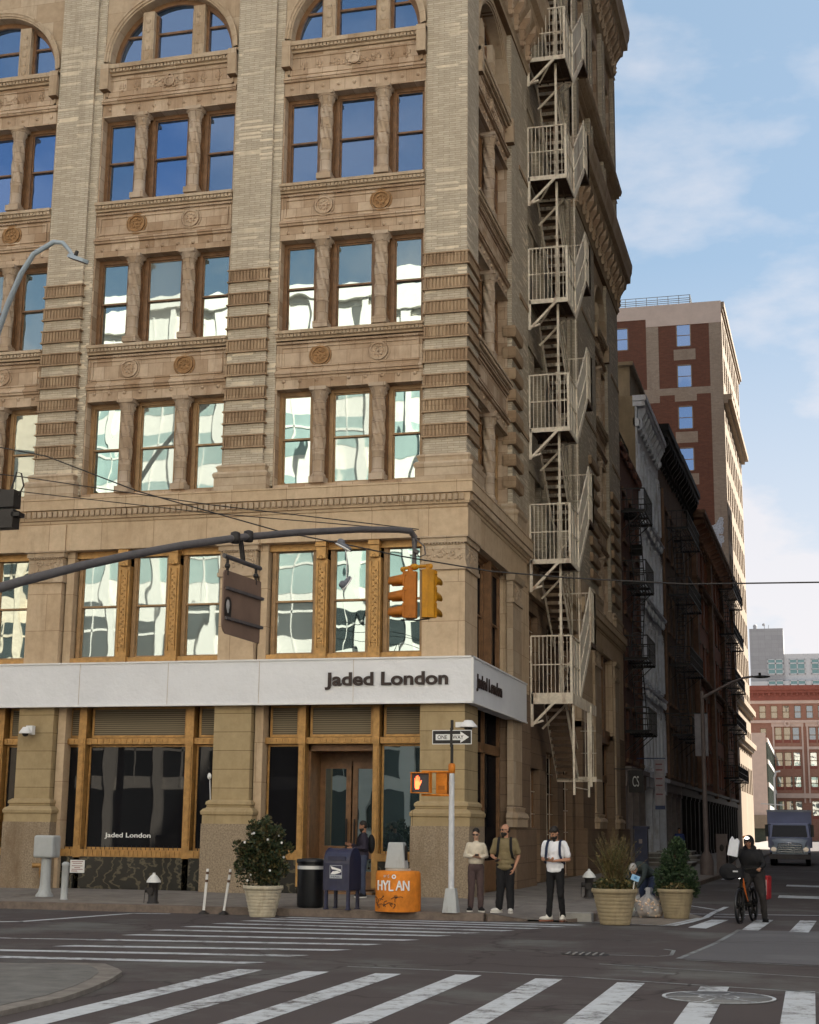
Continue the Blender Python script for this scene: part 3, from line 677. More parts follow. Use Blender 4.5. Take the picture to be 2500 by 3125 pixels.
# --- second floor and ground floor of the front
def capital(g, x0, x1, y, yb):
    g.box(x0 - .02, x1 + .02, y - .02, yb, 8.0, 8.1); g.box(x0 - .05, x1 + .05, y - .05, yb, 7.9, 8.0)
    g.box(x0, x1, y, yb, 8.1, 8.5)
    for k in range(44):
        q = random.random(); g.ell((x0 + .06 + q * (x1 - x0 - .12), y, random.uniform(8.14, 8.46)), (random.uniform(.02, .05), .03, random.uniform(.02, .06)), 6, 4)
    n = 14
    for k in range(n): g.ell((x0 + (k + .5) * (x1 - x0) / n, y - .03, 8.53), (.026, .03, .03), 6, 4)
    g.box(x0 - .04, x1 + .04, y - .04, yb, 8.56, 8.68); g.box(x0 - .09, x1 + .09, y - .09, yb, 8.68, 8.72)
LP = [(-8.88, -7.8), (-14.1, -13.14), (-19.42, -18.45), (-24.7, -23.75), (-30, -29)]
for i, (a, b) in enumerate(LP):
    c = i == 0; yb = 36.15 if c else FY + .55
    g = MB(); g.box(a + .012, b - .012, FY + .02, yb - .012, 5.62, 8.9); o = g.build('stone_pier', M_LIME, B)
    g = MB(); capital(g, a, b, FY, yb)
    if c:
        for k in range(20): g.ell((b, FY + .1 + random.random() * 1.2, random.uniform(8.14, 8.46)), (.03, random.uniform(.02, .06), random.uniform(.02, .06)), 6, 4)
    g.build('capital', M_TRIM, o)
    g = MB(); g.box(a, b, FY, yb, 2.4, 5.6)
    o = g.build('rusticated_pier', M_BASE, B)
    g = MB(); pp = [(a, FY + .3), (a, FY), (b, FY), (b, yb if c else FY + .3)]
    g.sweep(pp, [(-.02, 1.85), (.16, 1.85), (.16, 2.05), (.19, 2.07), (.2, 2.14), (.15, 2.2), (.09, 2.23), (.08, 2.28), (.11, 2.31), (.1, 2.37), (.03, 2.42), (-.02, 2.42)])
    g.box(a + .01, b - .01, FY + .01, yb - .01, 1.8, 2.41); g.build('pier_base', M_BASE, o)
    g = MB(); g.box(a - .18, b + .15, FY - .17, yb + (.1 if c else 0), 0, 1.85); g.build('granite_plinth', M_GRAN, o)
# brick reveals beside each stone pier
g = MB()
for (a, b) in LP[1:]: g.box(b + .04, b + .25, FY + .18, FY + .7, .2, 8.9)
g.build('stone_reveal', M_LIME, B)
# frieze and ledge, wrapping round to the side
def ent(path, nm):
    g = MB()
    g.sweep(path, [(-.4, 8.72), (.0, 8.72), (.0, 9.42), (.03, 9.44), (.05, 9.5), (.09, 9.52), (.1, 9.56), (-.4, 9.56)]); g.build('frieze', M_LIME, B)
    g = MB(); g.sweep(path, [(-.4, 9.56), (.11, 9.56), (.12, 9.76), (.19, 9.77), (.19, 10.02), (.21, 10.03), (.21, 10.07), (-.4, 10.09)]); g.build('ledge', M_LIME, B)
ent([(-30, FY), (SX, FY), (SX, 42.9)], 0)
g = MB(); beads(g, F0, -30, SX, 9.66, -.12, .15, .04, (.05, .055, .075)); g.build('egg_and_dart', M_TRIM, B); g = MB(); beads(g, FS(SX), FY, 42.9, 9.66, -.12, .15, .04, (.05, .055, .075)); g.build('egg_and_dart', M_TRIM, B)
g = MB()
for (a, b) in LP[1:]: g.sweep([(a, FY + .1), (a, FY), (b, FY), (b, FY + .1)], [(0, 8.72), (.06, 8.72), (.06, 9.4), (0, 9.4)])
g.sweep([(-8.88, FY + .1), (-8.88, FY), (SX, FY), (SX, 36.1)], [(0, 8.72), (.06, 8.72), (.06, 9.4), (0, 9.4)]); g.build('frieze_block', M_LIME, B)
# second-floor window groups
for i in range(4):
    x1 = LP[i][0]; x0 = LP[i + 1][1] + .25; Fd = FR(FY + .12)
    x0b = x0
    g = MB(); g.box(x0, x1, FY + .2, FY + .75, 5.2, 5.95); g.box(x0, x1, FY + .3, FY + .8, 8.55, 8.75); g.build('floor_band', M_BRASS, B)
    w = x1 - x0; m1 = x0 + 1.43; m2 = x0 + 2.80
    off = [(x0 + .05, m1 - .19), (m1 + .15, m2 - .19), (m2 + .15, x1 - .02)]
    for k, (a, b) in enumerate(off):
        sash(FR(FY + .38), a, b, 5.9, 8.68, .0, B, M_FRAME, [M_GLLOW, M_GLW3, M_GLW2], .5, .1)
    for m in (m1, m2):
        g = MB(); g.box(m - .17, m + .13, FY + .18, FY + .7, 5.6, 8.3); g.box(m - .1, m + .06, FY + .16, FY + .2, 6.2, 8.1)
        for k in range(24): g.ell((m - .02 + .03 * (-1) ** k, FY + .155, 6.25 + .078 * k), (.03, .015, .025), 6, 4)
        for (u, v) in ((m - .12, m - .1), (m + .06, m + .08)): g.box(u, v, FY + .14, FY + .2, 6.1, 8.2)
        g.box(m - .14, m + .1, FY + .1, FY + .3, 8.3, 8.68); g.box(m - .16, m + .12, FY + .05, FY + .3, 8.6, 8.72); g.lathe((m - .02, FY + .12, 8.28), [(.05, 0), (.07, .05), (.03, .1)], 8)
        g.box(m - .19, m + .15, FY + .12, FY + .6, 5.6, 5.95)
        g.build('mullion', M_BRASS, B)
    g = MB(); g.box(x0, x1, FY + .24, FY + .5, 5.82, 5.93); g.build('sill', M_BRASS, B)

# --- shop fronts
def glasspane(f, a, b, z0, z1, d, parent, gm=M_SHOPG, fm=M_BRASS, bw=.05, name='shop_window'):
    g = MB(); fbox(g, f, a, a + bw, z0, z1, d - .02, d + .06); fbox(g, f, b - bw, b, z0, z1, d - .02, d + .06); fbox(g, f, a + bw, b - bw, z1 - bw, z1, d - .02, d + .06); fbox(g, f, a + bw, b - bw, z0, z0 + bw, d - .02, d + .06)
    o = g.build(name, fm, parent); g = MB(); g.quad(f(a + bw, z0 + bw, d), f(b - bw, z0 + bw, d), f(b - bw, z1 - bw, d), f(a + bw, z1 - bw, d)); g.build('glass', gm, o); return o
Fg = FR(35.1)
M_BLIND = simple('venetian_blind', (.30, .27, .2), .6, .2, 3, b=0)
wv = N(M_BLIND.node_tree, 'ShaderNodeTexWave', bands_direction='Z'); wv.inputs['Scale'].default_value = 6
M_BLIND.node_tree.links.new(stretch(M_BLIND.node_tree, (1, 1, 1)), wv.inputs[0])
pb = M_BLIND.node_tree.nodes['Principled BSDF']; M_BLIND.node_tree.links.new(mix(M_BLIND.node_tree, wv.outputs[1], (.07, .055, .035), (.24, .20, .135)), pb.inputs['Base Color'])
def shopbay(x0, x1, muls, door=None):
    # transom bar, posts, upper lights
    g = MB(); g.box(x0, x1, 35.04, 35.3, 3.78, 3.93)
    for k in range(int((x1 - x0) / .16)): g.box(x0 + .05 + k * .16, x0 + .13 + k * .16, 35.02, 35.05, 3.81, 3.9)
    g.build('transom_bar', M_BRASS, B)
    for (a, b) in muls:
        g = MB(); g.box(a, b, 35.0, 35.32, .4 if door else 1.0, 5.0); g.box(a + .03, b - .03, 34.97, 35.0, 1.3, 3.7); g.box(a - .01, b + .01, 34.96, 35.1, 3.76, 3.95); g.box(a + .04, b - .04, 34.945, 35.0, 3.8, 3.9)
        for k in range(26): g.box(a + .05, b - .05, 34.96, 34.98, 1.34 + k * .09, 1.39 + k * .09)
        g.build('mullion', M_BRASS, B)
    xs = [x0] + [q for m in muls for q in m] + [x1]
    for k in range(0, len(xs), 2):
        a, b = xs[k] + .02, xs[k + 1] - .02
        glasspane(Fg, a + .04, b - .04, 3.95, 4.72, .12, B, M_BLIND, M_BRASS, .06, 'transom_window')
        if door and k == 2: continue
        glasspane(Fg, a, b, 1.2, 3.77, .12, B, M_GLLOW if door and k == 4 else M_SHOPG)
        g = MB(); fbox(g, Fg, a + .02, a + .3 if b - a > 1 else a + .2, 1.25, 3.7, .3, .34); g.build('curtain', simple('pale_curtain', (.34, .38, .33), .8, .2, 3), B)
        g = MB(); g.box(a - .02, b + .02, 35.0, 35.4, 1.02, 1.2); n = int((b - a) / .12)
        for j in range(n): g.box(a + (j + .2) * (b - a) / n, a + (j + .75) * (b - a) / n, 34.98, 35.0, 1.04, 1.17); 
        g.build('window_sill', M_BRASS, B)
        g = MB(); 
        for j in range(n): g.tube([(a + (j + .5) * (b - a) / n, 34.97, 1.2), (a + (j + .5) * (b - a) / n, 34.95, 1.3)], [.012, .003], 5)
        g.build('spikes', M_IRON, B)
        g = MB(); g.box(a - .04, b + .04, 35.03, 35.4, .2, 1.02); g.build('marble_base', M_MARB, B)
    g = MB(); g.box(x0, x1, 36.9, 37.0, .2, 5); g.box(x0, x1, 35.3, 36.9, 4.9, 5.0); g.box(x0 - .05, x0, 35.3, 36.9, .2, 5); g.box(x1, x1 + .05, 35.3, 36.9, .2, 5); g.build('shop_interior', M_DARK, B)
shopbay(-18.3, -14.14, [(-17.87, -17.68), (-14.96, -14.76)])
shopbay(-12.88, -8.9, [(-12.0, -11.84), (-10.12, -9.97)], door=True)
shopbay(-23.55, -19.45, [(-23.1, -22.9), (-20.2, -20.0)]); shopbay(-28.85, -24.72, [(-28.4, -28.2), (-25.5, -25.3)])
# recessed entrance
g = MB(); g.box(-11.84, -11.78, 35.3, 36.2, .2, 3.77); g.box(-10.12, -10.06, 35.3, 36.2, .2, 3.77); g.box(-11.84, -10.06, 35.3, 36.2, 3.62, 3.77); g.box(-11.84, -10.06, 36.15, 36.25, 3.3, 3.62); g.box(-11.84, -10.06, 34.9, 36.3, .2, .3); g.build('doorway', M_WOOD, B)
FD = FR(36.1)
for a, b in ((-11.78, -10.98), (-10.94, -10.1)):
    g = MB()
    for (p, q, r, s_) in ((a, a + .13, .32, 3.4), (b - .13, b, .32, 3.4), (a + .13, b - .13, 3.22, 3.4), (a + .13, b - .13, .32, .75), (a + .13, b - .13, 1.05, 1.35)): fbox(g, FD, p, q, r, s_, 0, .07)
    o = g.build('door', M_WOOD, B)
    g = MB()
    for (r, s_) in ((1.35, 3.22), (.75, 1.05)): g.quad(FD(a + .13, r, .03), FD(b - .13, r, .03), FD(b - .13, s_, .03), FD(a + .13, s_, .03))
    g.build('glass', M_GLW3, o)
    h = b - .08 if a < -11.5 else a + .08
    g = MB(); g.tube([(h, 36.02, 1.15), (h, 36.02, 2.0)], .022, 8); g.tube([(h, 36.1, 1.25), (h, 36.02, 1.25)], .015, 6); g.tube([(h, 36.1, 1.9), (h, 36.02, 1.9)], .015, 6); g.build('handle', M_IRON, o)
text('Jaded London', 1.24, .15, M_LETW, B, plane_front(-16.5, 35.205, 1.53), 'window_lettering', .004, .012)
# dark stepped display inside the big window
g = MB(); g.box(-17.1, -15.2, 36.2, 36.3, 1.3, 3.3); g.build('display_board', simple('plum_board', (.05, .04, .045), .7, .3, 2), B)
g = MB(); g.box(-17.2, -15.0, 36.1, 36.16, 2.28, 2.33); g.build('display_rail', simple('dim_bronze', (.1, .06, .04), .5), B)

# ---------------------------------------------------------------- side facade
Fs = FS(SX)
bay_upper(Fs, 36.05, 40.62, (38.3,), three=False, nm=1)
bay_upper(Fs, 58.72, 62.55, (60.6,), three=False, nm=0)
def sidepier(y0, y1, q0, q1, zt=25.2, quo=True):
    g = MB(); g.box(SX - .6, SX, y0, y1, 10.72, zt); o = g.build('pier', M_BRICK, B)
    g = MB(); g.sweep([(SX - .3, q0), (SX, q0), (SX, q1), (SX - .3, q1)], [(-.02, 10.0), (.17, 10.0), (.17, 10.4), (.21, 10.46), (.21, 10.52), (.1, 10.6), (.14, 10.68), (.1, 10.75), (-.02, 10.78)]); g.box(SX - .5, SX + .01, y0, y1, 10, 10.77); g.build('pier_base', M_TRIM, o)
    for k in range(8):
        z = 11.37 + .637 * k; g = MB(); g.sweep([(SX - .25, q0), (SX, q0), (SX, q1), (SX - .2, q1)], [(-.01, z - .17), (.11, z - .17), (.13, z - .1), (.13, z + .1), (.11, z + .17), (-.01, z + .17)]); g.build('quoin', M_TERRAD, o)
    # slim recessed strips on the plain brick
    g = MB()
    for z in (13.2, 17.3, 21.4): fbox(g, Fs, y0 + 1.2, y1, z, z + .14, -.03, .0)
    g.build('string_course', M_TERRAD, o)
    return o
sidepier(40.66, 43.25, 40.66, 41.62); sidepier(53.7, 58.68, 56.4, 58.4); sidepier(62.6, 66.5, 63.0, 65.0)
# recessed middle bay behind the fire escape
g = MB(); Fm = FS(SX - .28); hol = []
for k in range(8):
    z = 10.3 + 4.05 * k
    for (a, b) in ((43.75, 44.9), (45.9, 47.0), (48.2, 49.3), (51.3, 52.6)): hol.append((a, b, z, z + 2.35))
g.wall(Fm, 43.2, 53.75, 9.5, 39.8, hol, .3); g.build('middle_wall', M_BRICK, B)
for h in hol:
    if h[3] < 39: sash(Fm, h[0], h[1], h[2], h[3], .2, B, M_WOOD, M_GL, .5, .1)
g = MB()
for y in (47.55, 50.2, 53.2): fbox(g, Fm, y - .22, y + .22, 9.5, 39.6, -.12, .0)
for k in range(8):
    z = 10.1 + 4.05 * k; fbox(g, Fm, 43.3, 53.7, z, z + .14, -.06, 0); fbox(g, Fm, 43.3, 53.7, z + 2.55, z + 2.75, -.05, 0)
g.build('pilaster', M_BRICK, B)
# second floor of the side
M_SIDE = stone('brown_shaded_side_stone', (.20, .135, .09), (.23, .16, .11), 3, .45, .02, (.1, .07, .05), .45, (.12, .08, .055), off=0)  # browner, darker copy of base_stone; weaker light on the side is in its colour
def sstone(y0, y1, cap=True, x=SX):
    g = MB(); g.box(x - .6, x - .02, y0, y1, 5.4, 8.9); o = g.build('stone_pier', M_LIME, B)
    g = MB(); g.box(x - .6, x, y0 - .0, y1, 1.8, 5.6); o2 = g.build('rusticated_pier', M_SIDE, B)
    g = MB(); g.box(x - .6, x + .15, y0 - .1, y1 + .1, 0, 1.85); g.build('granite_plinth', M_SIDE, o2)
for (a, b) in ((40.35, 43.25), (53.7, 58.68), (62.6, 66.5)):
    sstone(a, b)
    w = 1.15 if b - a < 4 else 1.6; a2 = a if b - a < 3 else (b - w - .3 if a < 60 else a + .3)
    g = MB(); pp = [(SX - .1, a2), (SX, a2), (SX, a2 + w), (SX - .1, a2 + w)]
    g.sweep(pp, [(0, 2.42), (.07, 2.42), (.07, 7.9), (0, 7.9)]); g.sweep(pp, [(0, 7.9), (.12, 7.9), (.12, 8.0), (.07, 8.02), (.07, 8.5), (.13, 8.52), (.17, 8.68), (0, 8.7)])
    g.sweep(pp, [(0, 1.85), (.2, 1.85), (.2, 2.05), (.24, 2.1), (.2, 2.2), (.12, 2.26), (.15, 2.36), (0, 2.42)])
    for k in range(14): g.ell((SX + .07, a2 + random.random() * w, random.uniform(8.08, 8.46)), (.03, .05, .05), 6, 4)
    g.build('pilaster', M_TRIM, B)
ent([(SX, 53.7), (SX, 66.5)], 1)
g = MB(); fbox(g, Fs, 43.2, 53.72, 8.72, 10.0, .1, .5); fbox(g, Fs, 43.2, 53.72, 9.6, 9.75, 0, .2); g.build('frieze', M_LIME, B)
for (a, b) in ((36.3, 40.3), (58.75, 62.55)):
    m = (a + b) / 2
    for (p, q) in ((a, m - .1), (m + .1, b)): sash(Fs, p, q, 5.7, 8.68, .3, B, M_WOOD, M_SHOPG, .5, .1)
    g = MB(); fbox(g, Fs, m - .1, m + .1, 5.4, 8.7, .12, .6); fbox(g, Fs, a, b, 5.2, 5.75, .15, .6); fbox(g, Fs, a, b, 8.65, 8.8, .2, .6); g.build('mullion', M_WOOD, B)
    g = MB()
    for q in (a + .1, m - .06, b - .1): fbox(g, Fs, q - .06, q + .06, .3, 5.2, .3, .45)
    fbox(g, Fs, a, b, 3.7, 3.95, .3, .45); fbox(g, Fs, a, b, .2, 1.0, .28, .45); g.build('shop_front', M_WOOD, B)
    g = MB(); g.quad(*[Fs(u, z, .38) for u, z in ((a, 1), (b, 1), (b, 5.2), (a, 5.2))]); g.build('glass', M_SHOPG, B)
# ground and second floor of the middle part
h2 = [(44.0, 46.2, 5.9, 8.3), (47.9, 49.6, 5.9, 8.3), (51.2, 53.0, 5.9, 8.3), (44.0, 46.4, .25, 3.6), (47.6, 49.8, 1.0, 4.2), (51.0, 53.0, .25, 3.9)]
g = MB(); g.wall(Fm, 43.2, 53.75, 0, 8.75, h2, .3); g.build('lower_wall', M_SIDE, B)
for h in h2:
    o = sash(Fm, h[0], h[1], h[2], h[3], .2, B, M_WOOD, M_SHOPG, .6, .08)
    g = MB()
    for k in range(1, 4): fbox(g, Fm, h[0] + k * (h[1] - h[0]) / 4 - .012, h[0] + k * (h[1] - h[0]) / 4 + .012, h[2], h[3], .17, .19)
    for k in range(1, 5): fbox(g, Fm, h[0], h[1], h[2] + k * (h[3] - h[2]) / 5 - .012, h[2] + k * (h[3] - h[2]) / 5 + .012, .165, .19)
    g.build('window_grille', M_FE, o)
# end wall and back
g = MB(); g.box(-29.9, SX - .3, 66.3, 66.5, 0, 38); g.box(-30.1, -29.9, FY + .5, 66.5, 0, 38); g.build('party_wall', M_BRICK, B)

# --- main cornice, attic storeys, top cornice
def cornice(path, z, h, out, nm, step=.9, br=True):
    g = MB(); k = h / 2.6
    g.sweep(path, [(-.5, z), (.04, z), (.06, z + .1 * k), (.12, z + .16 * k), (.08, z + .25 * k), (.08, z + .9 * k), (.14, z + 1.0 * k), (.2, z + 1.1 * k), (out * .62, z + 1.35 * k), (out * .66, z + 1.6 * k), (out * .9, z + 1.7 * k), (out * .92, z + 2.0 * k),
                   (out, z + 2.2 * k), (out * 1.04, z + 2.5 * k), (out * 1.04, z + 2.6 * k), (-.5, z + 2.6 * k)])
    o = g.build('cornice', M_TRIM, B)
    if br:
        g = MB()
        for a, b in zip(path[:-1], path[1:]):
            a = Vector(a); b = Vector(b); d = (b - a); n = Vector((d.y, -d.x)).normalized(); c = int(d.length / step); d.normalize()
            for i in range(c):
                q = a + d * (i + .5) * ((b - a).length / c)
                P = [(0, z + .15 * k), (.18, z + .2 * k), (.22, z + .7 * k), (out * .6, z + 1.0 * k), (out * .66, z + 1.5 * k), (0, z + 1.5 * k)]
                g.prism(P, lambda u, v, t: (q.x + n.x * u + d.x * (t - .5) * .22, q.y + n.y * u + d.y * (t - .5) * .22, v))
                for j in range(3): g.ell((q.x + n.x * .16 + d.x * .0, q.y + n.y * .16, z + (.3 + .18 * j) * k), (.1, .1, .09), 6, 4)
        g.build('bracket', M_TERRA, B)
for path in ([(-30, FY), (SX, FY), (SX, 43.2), (SX - .5, 43.2)], [(SX - .5, 53.72), (SX, 53.72), (SX, 66.5), (SX - .5, 66.5)]):
    cornice(path, 25.2, 2.6, .66, 0)
    cornice(path, 30.7, .7, .3, 1, br=False)
    cornice(path, 36.9, 3.0, .75, 2, .7)
for (a, b, n) in ((FY, 43.2, 2), (53.72, 66.5, 3)):
    f = FS(SX - .12); L_ = b - a; hs = []; w = L_ / n
    for k in range(n):
        for (z, zz) in ((28.3, 30.3), (31.8, 35.8)): hs.append((a + k * w + .9, a + (k + 1) * w - .9, z, zz))
    g = MB(); g.wall(f, a, b, 27.7, 37, hs, .4); g.build('attic_wall', M_TERRA, B)
    for h in hs: sash(f, h[0], h[1], h[2], h[3], .28, B, M_WOOD, M_GL, .5, .1)
    g = MB()
    for k in range(n + 1):
        y = a + k * w
        for s_ in (-.45, .25):
            yy = min(max(y + s_, a), b - .3); fbox(g, f, yy, yy + .3, 27.8, 30.7, -.2, 0); fbox(g, f, yy, yy + .3, 31.4, 36.9, -.2, 0)
    g.build('pilaster', M_BRICK, B)
f = FR(FY + .12); hs = []
for k in range(4):
    c = (PIERS[k][0] + PIERS[k + 1][1]) / 2
    for dx in (-1.3, 0, 1.3):
        for (z, zz) in ((28.3, 30.3), (31.8, 35.8)): hs.append((c + dx - .45, c + dx + .45, z, zz))
g = MB(); g.wall(f, -30, SX, 27.7, 37, hs, .4); g.build('attic_wall', M_BRICK, B)
for h in hs: sash(f, h[0], h[1], h[2], h[3], .28, B, M_WOOD, M_GL, .5, .1)
g = MB(); g.box(-30.1, SX - .2, FY + .3, 66.4, 39.6, 39.9); g.build('roof', simple('roof_felt', (.12, .12, .12)), B)

# ---------------------------------------------------------------- shop sign (wraps the corner)
t = thing('shop_sign', 'long white fascia sign with dark lettering wrapped round the corner above the shop', 'sign', (-7.7, 34.5, 4.7))
g = MB(); X0, Y1 = -30, 41.6
g.sweep([(X0, FY - .12), (-7.64, FY - .12), (-7.64, Y1)], [(-.3, 4.70), (.06, 4.70), (.06, 5.77), (-.3, 5.77)]); g.build('panel', M_SIGN, t)
g = MB()
g.sweep([(X0, FY - .12), (-7.64, FY - .12), (-7.64, Y1)], [(.05, 4.68), (.09, 4.68), (.09, 4.72), (.05, 4.72)]); g.sweep([(X0, FY - .12), (-7.64, FY - .12), (-7.64, Y1)], [(.05, 5.75), (.09, 5.75), (.09, 5.79), (.05, 5.79)])
g.box(-7.6, -7.545, 34.49, 34.545, 4.7, 5.79); g.build('edge_trim', M_WHITE, t)
g = MB()
for k in range(9): g.box(-10.5 - 2.4 * k, -10.494 - 2.4 * k, 34.512, 34.52, 4.72, 5.75)
g.build('panel_seam', M_TRIM, t)
text('Jaded London', 3.05, .42, M_INK, t, plane_front(-9.68, 34.50, 5.23), 'lettering', .02, .03)
text('Jaded London', 3.05, .42, M_INK, t, plane_front(-7.568, 36.45, 5.2, pi / 2), 'lettering', .02, .03)

# ---------------------------------------------------------------- white fire escape
t = thing('fire_escape', 'cream painted iron fire escape zigzagging up the side wall of the corner building', 'fire escape', (-7.2, 45, 2.8))
FEZ = [5.66, 9.6, 13.62, 17.7, 21.75, 25.8, 29.85, 33.9]
xo, xi, ya, yb, yc, yd = -6.57, -7.75, 43.3, 45.0, 47.4, 48.5
def rail(g, a, b, h, n, mid=True, w=.03):
    a = Vector(a); b = Vector(b); H = Vector((0, 0, h))
    g.bar(a + H, b + H, .04); g.bar(a, b, .04)
    if mid: g.bar(a + H / 2, b + H / 2, .03)
    for i in range(n + 1): q = a + (b - a) * i / n; g.bar(q, q + H, .018 if 0 < i < n else .045)
def mesh_panel(g, a, b, h, t_=.02):   # sheet-like infill
    a = Vector(a); b = Vector(b); H = Vector((0, 0, h)); d = (b - a).normalized(); n = Vector((d.y, -d.x, 0)).normalized() * t_
    g.add([tuple(p) for p in (a, b, b + H, a + H, a + n, b + n, b + H + n, a + H + n)], [(0, 1, 2, 3), (7, 6, 5, 4), (0, 4, 5, 1), (3, 2, 6, 7), (0, 3, 7, 4), (1, 5, 6, 2)], False)
for k, Z in enumerate(FEZ):
    zn = 2.0; H = 1.68
    g = MB(); g.box(xi, xo, ya, yb, Z - .02, Z + .01)
    for i in range(5): g.box(xi + .1 + i * .26, xi + .14 + i * .26, ya, yb, Z - .07, Z - .02)
    g.box(xi, xo, yb - .3, yb - .25, Z - .1, Z - .02)
    o = g.build('platform', M_TERRAD if 0 else simple('rusty_deck', (.11, .07, .045), .8, .4, 9), t) if k == 0 else g.build('platform', MATS['rusty_deck'], t)
    g = MB(); hb = .12 if k else .3
    g.box(xi, xo + .03, ya - .03, ya, Z - hb, Z + .02); g.box(xo, xo + .03, ya, yb if k else yd - .2, Z - hb, Z + .02)
    # bracket under the near edge
    g.box(xi - .02, xi + .06, ya - .03, ya + .03, Z - .95, Z); g.bar((xi + .03, ya, Z - .9), (xo - .35, ya, Z - .1), .07, .07); g.bar((xi + .03, ya, Z - .88), (xi + .35, ya, Z - .78), .1, .05)
    g.bar((xi + .03, yb, Z - .9), (xo - .35, yb, Z - .1), .06, .06); g.bar((xi, yb, Z - .05), (xo, yb, Z - .05), .05, .1)
    g.build('bracket', M_FE, o)
    g = MB(); rail(g, (xi, ya, Z), (xo, ya, Z), H, 10); g.build('front_railing', M_FE, o)
    g = MB(); rail(g, (xo, ya, Z), (xo, yb, Z), H, 3, w=.04); g.bar((xo, ya, Z - .1), (xo, ya, Z + H), .07); g.build('side_railing', M_FE, o)
    g = MB(); mesh_panel(g, (xo - .03, ya + .05, Z + .05), (xo - .03, yb, Z + .05), H - .1, .008); g.build('side_panel', M_FEM, o)
    if k == len(FEZ) - 1: break
    dz = FEZ[k + 1] - Z; zl = Z + dz * .5
    # outer flight up to the landing, inner flight back
    for nm_, (x0, x1, y0, z0, y1, z1) in (('outer_stair', (xo - .52, xo, yb, Z, yc, zl)), ('inner_stair', (xi, xi + .6, yc, zl, yb, FEZ[k + 1]))):
        g = MB(); n = 9
        for i in range(n):
            q = (i + .5) / n; y = y0 + (y1 - y0) * q; z = z0 + (z1 - z0) * (i + 1) / n - .05; s_ = 1 if y1 > y0 else -1
            g.box(x0 + .02, x1 - .02, y - .12, y + .12, z - .02, z); g.box(x0 + .02, x1 - .02, y + s_ * -.12 - .006, y + s_ * -.12 + .006, z - .12, z)
        o2 = g.build(nm_, MATS['rusty_deck'], t)
        g = MB()
        for x in (x0, x1): g.bar((x, y0, z0 - .05), (x, y1, z1 - .05), .025, .2)
        g.build('stringer', M_FE, o2)
        g = MB(); xr = x1 if nm_ == 'outer_stair' else x1
        a = Vector((xr, y0, z0)); b = Vector((xr, y1, z1)); h = Vector((0, 0, 1.68 if nm_ == 'outer_stair' else 1.0))
        g.bar(a + h, b + h, .045); g.bar(a + h / 2, b + h / 2, .03); g.bar(a, a + h, .05); g.bar(b, b + h, .05); g.build('handrail', M_FE, o2)
        if nm_ == 'outer_stair':
            g = MB(); g.add([tuple(a + Vector((-.02, 0, .02))), tuple(b + Vector((-.02, 0, .02))), tuple(b + h + Vector((-.02, 0, -.03))), tuple(a + h + Vector((-.02, 0, -.03))),
                             tuple(a + Vector((-.03, 0, .02))), tuple(b + Vector((-.03, 0, .02))), tuple(b + h + Vector((-.03, 0, -.03))), tuple(a + h + Vector((-.03, 0, -.03)))], [(0, 1, 2, 3), (7, 6, 5, 4), (0, 4, 5, 1), (3, 2, 6, 7)], False); g.build('side_panel', M_FEM, o2)
    g = MB(); g.box(xi, xo, yc, yd, zl - .03, zl); g.box(xo, xo + .03, yc, yd, zl - .12, zl + .02); g.box(xi, xo, yd, yd + .03, zl - .12, zl + .02); o3 = g.build('landing', MATS['rusty_deck'], t)
    g = MB(); rail(g, (xo, yc, zl), (xo, yd, zl), 1.75, 3); rail(g, (xo, yd, zl), (xi, yd, zl), 1.75, 8); g.bar((xi, yd, zl - .8), (xo - .3, yd, zl - .1), .06); g.build('landing_railing', M_FE, o3)
    g = MB(); mesh_panel(g, (xo - .03, yc, zl + .05), (xo - .03, yd, zl + .05), 1.6, .008); g.build('side_panel', M_FEM, o3)
    g = MB(); g.bar((-6.93, ya + .45, Z), (-6.93, ya + .45, FEZ[k + 1]), .07, .07); g.bar((xo + .01, yb - .1, Z + H), (xo + .01, yb - .1, FEZ[k + 1]), .03); g.bar((xi + .25, ya + .7, FEZ[k + 1] - .5), (xo - .45, ya + .1, FEZ[k + 1] - .12), .04); g.build('post', M_FE, t)
# lowest flight, its landing and the drop ladder
g = MB(); n = 11
for i in range(n):
    q = (i + .5) / n; y = 45.0 + 2.3 * q; z = 5.6 - 2.2 * (i + .6) / n; g.box(xi + .12, xi + .72, y - .12, y + .12, z - .02, z); g.box(xi + .12, xi + .72, y - .006 - .11, y + .006 - .11, z - .12, z)
o2 = g.build('lowest_stair', MATS['rusty_deck'], t); g = MB()
for x in (xi + .1, xi + .74): g.bar((x, 45, 5.55), (x, 47.35, 3.35), .03, .22)
g.bar((xi + .74, 45, 6.3), (xi + .74, 47.3, 4.3), .03); g.build('stringer', M_FE, o2)
g = MB(); g.box(xi + .1, xo + .15, 47.3, 48.5, 3.3, 3.36); g.box(xi + .1, xo + .15, 47.27, 47.3, 3.26, 3.42); o3 = g.build('lowest_landing', M_FE, t)
g = MB()
for x in (xo - .35, xo - .1): g.bar((x, 48.4, 3.3), (x, 48.4, 5.6), .02)
for z in (4.2, 4.9): g.bar((xo - .5, 48.4, z), (xo, 48.4, z), .02)
g.build('landing_railing', M_FE, o3)
g = MB()
for (x, y) in ((xo, 43.6), (xo - .0, 46.6)): g.bar((x, y, 2.78), (x, y, 5.6), .06, .06)
g.bar((xo, 46.9, 3.1), (xo, 46.9, 5.6), .14, .05); g.bar((xo, 47.2, 3.4), (xo, 47.2, 5.6), .05)
for z in (3.0, 3.25): g.bar((xo, 43.6, z), (xo, 46.6, z), .025)
g.build('drop_ladder', M_FE, t)

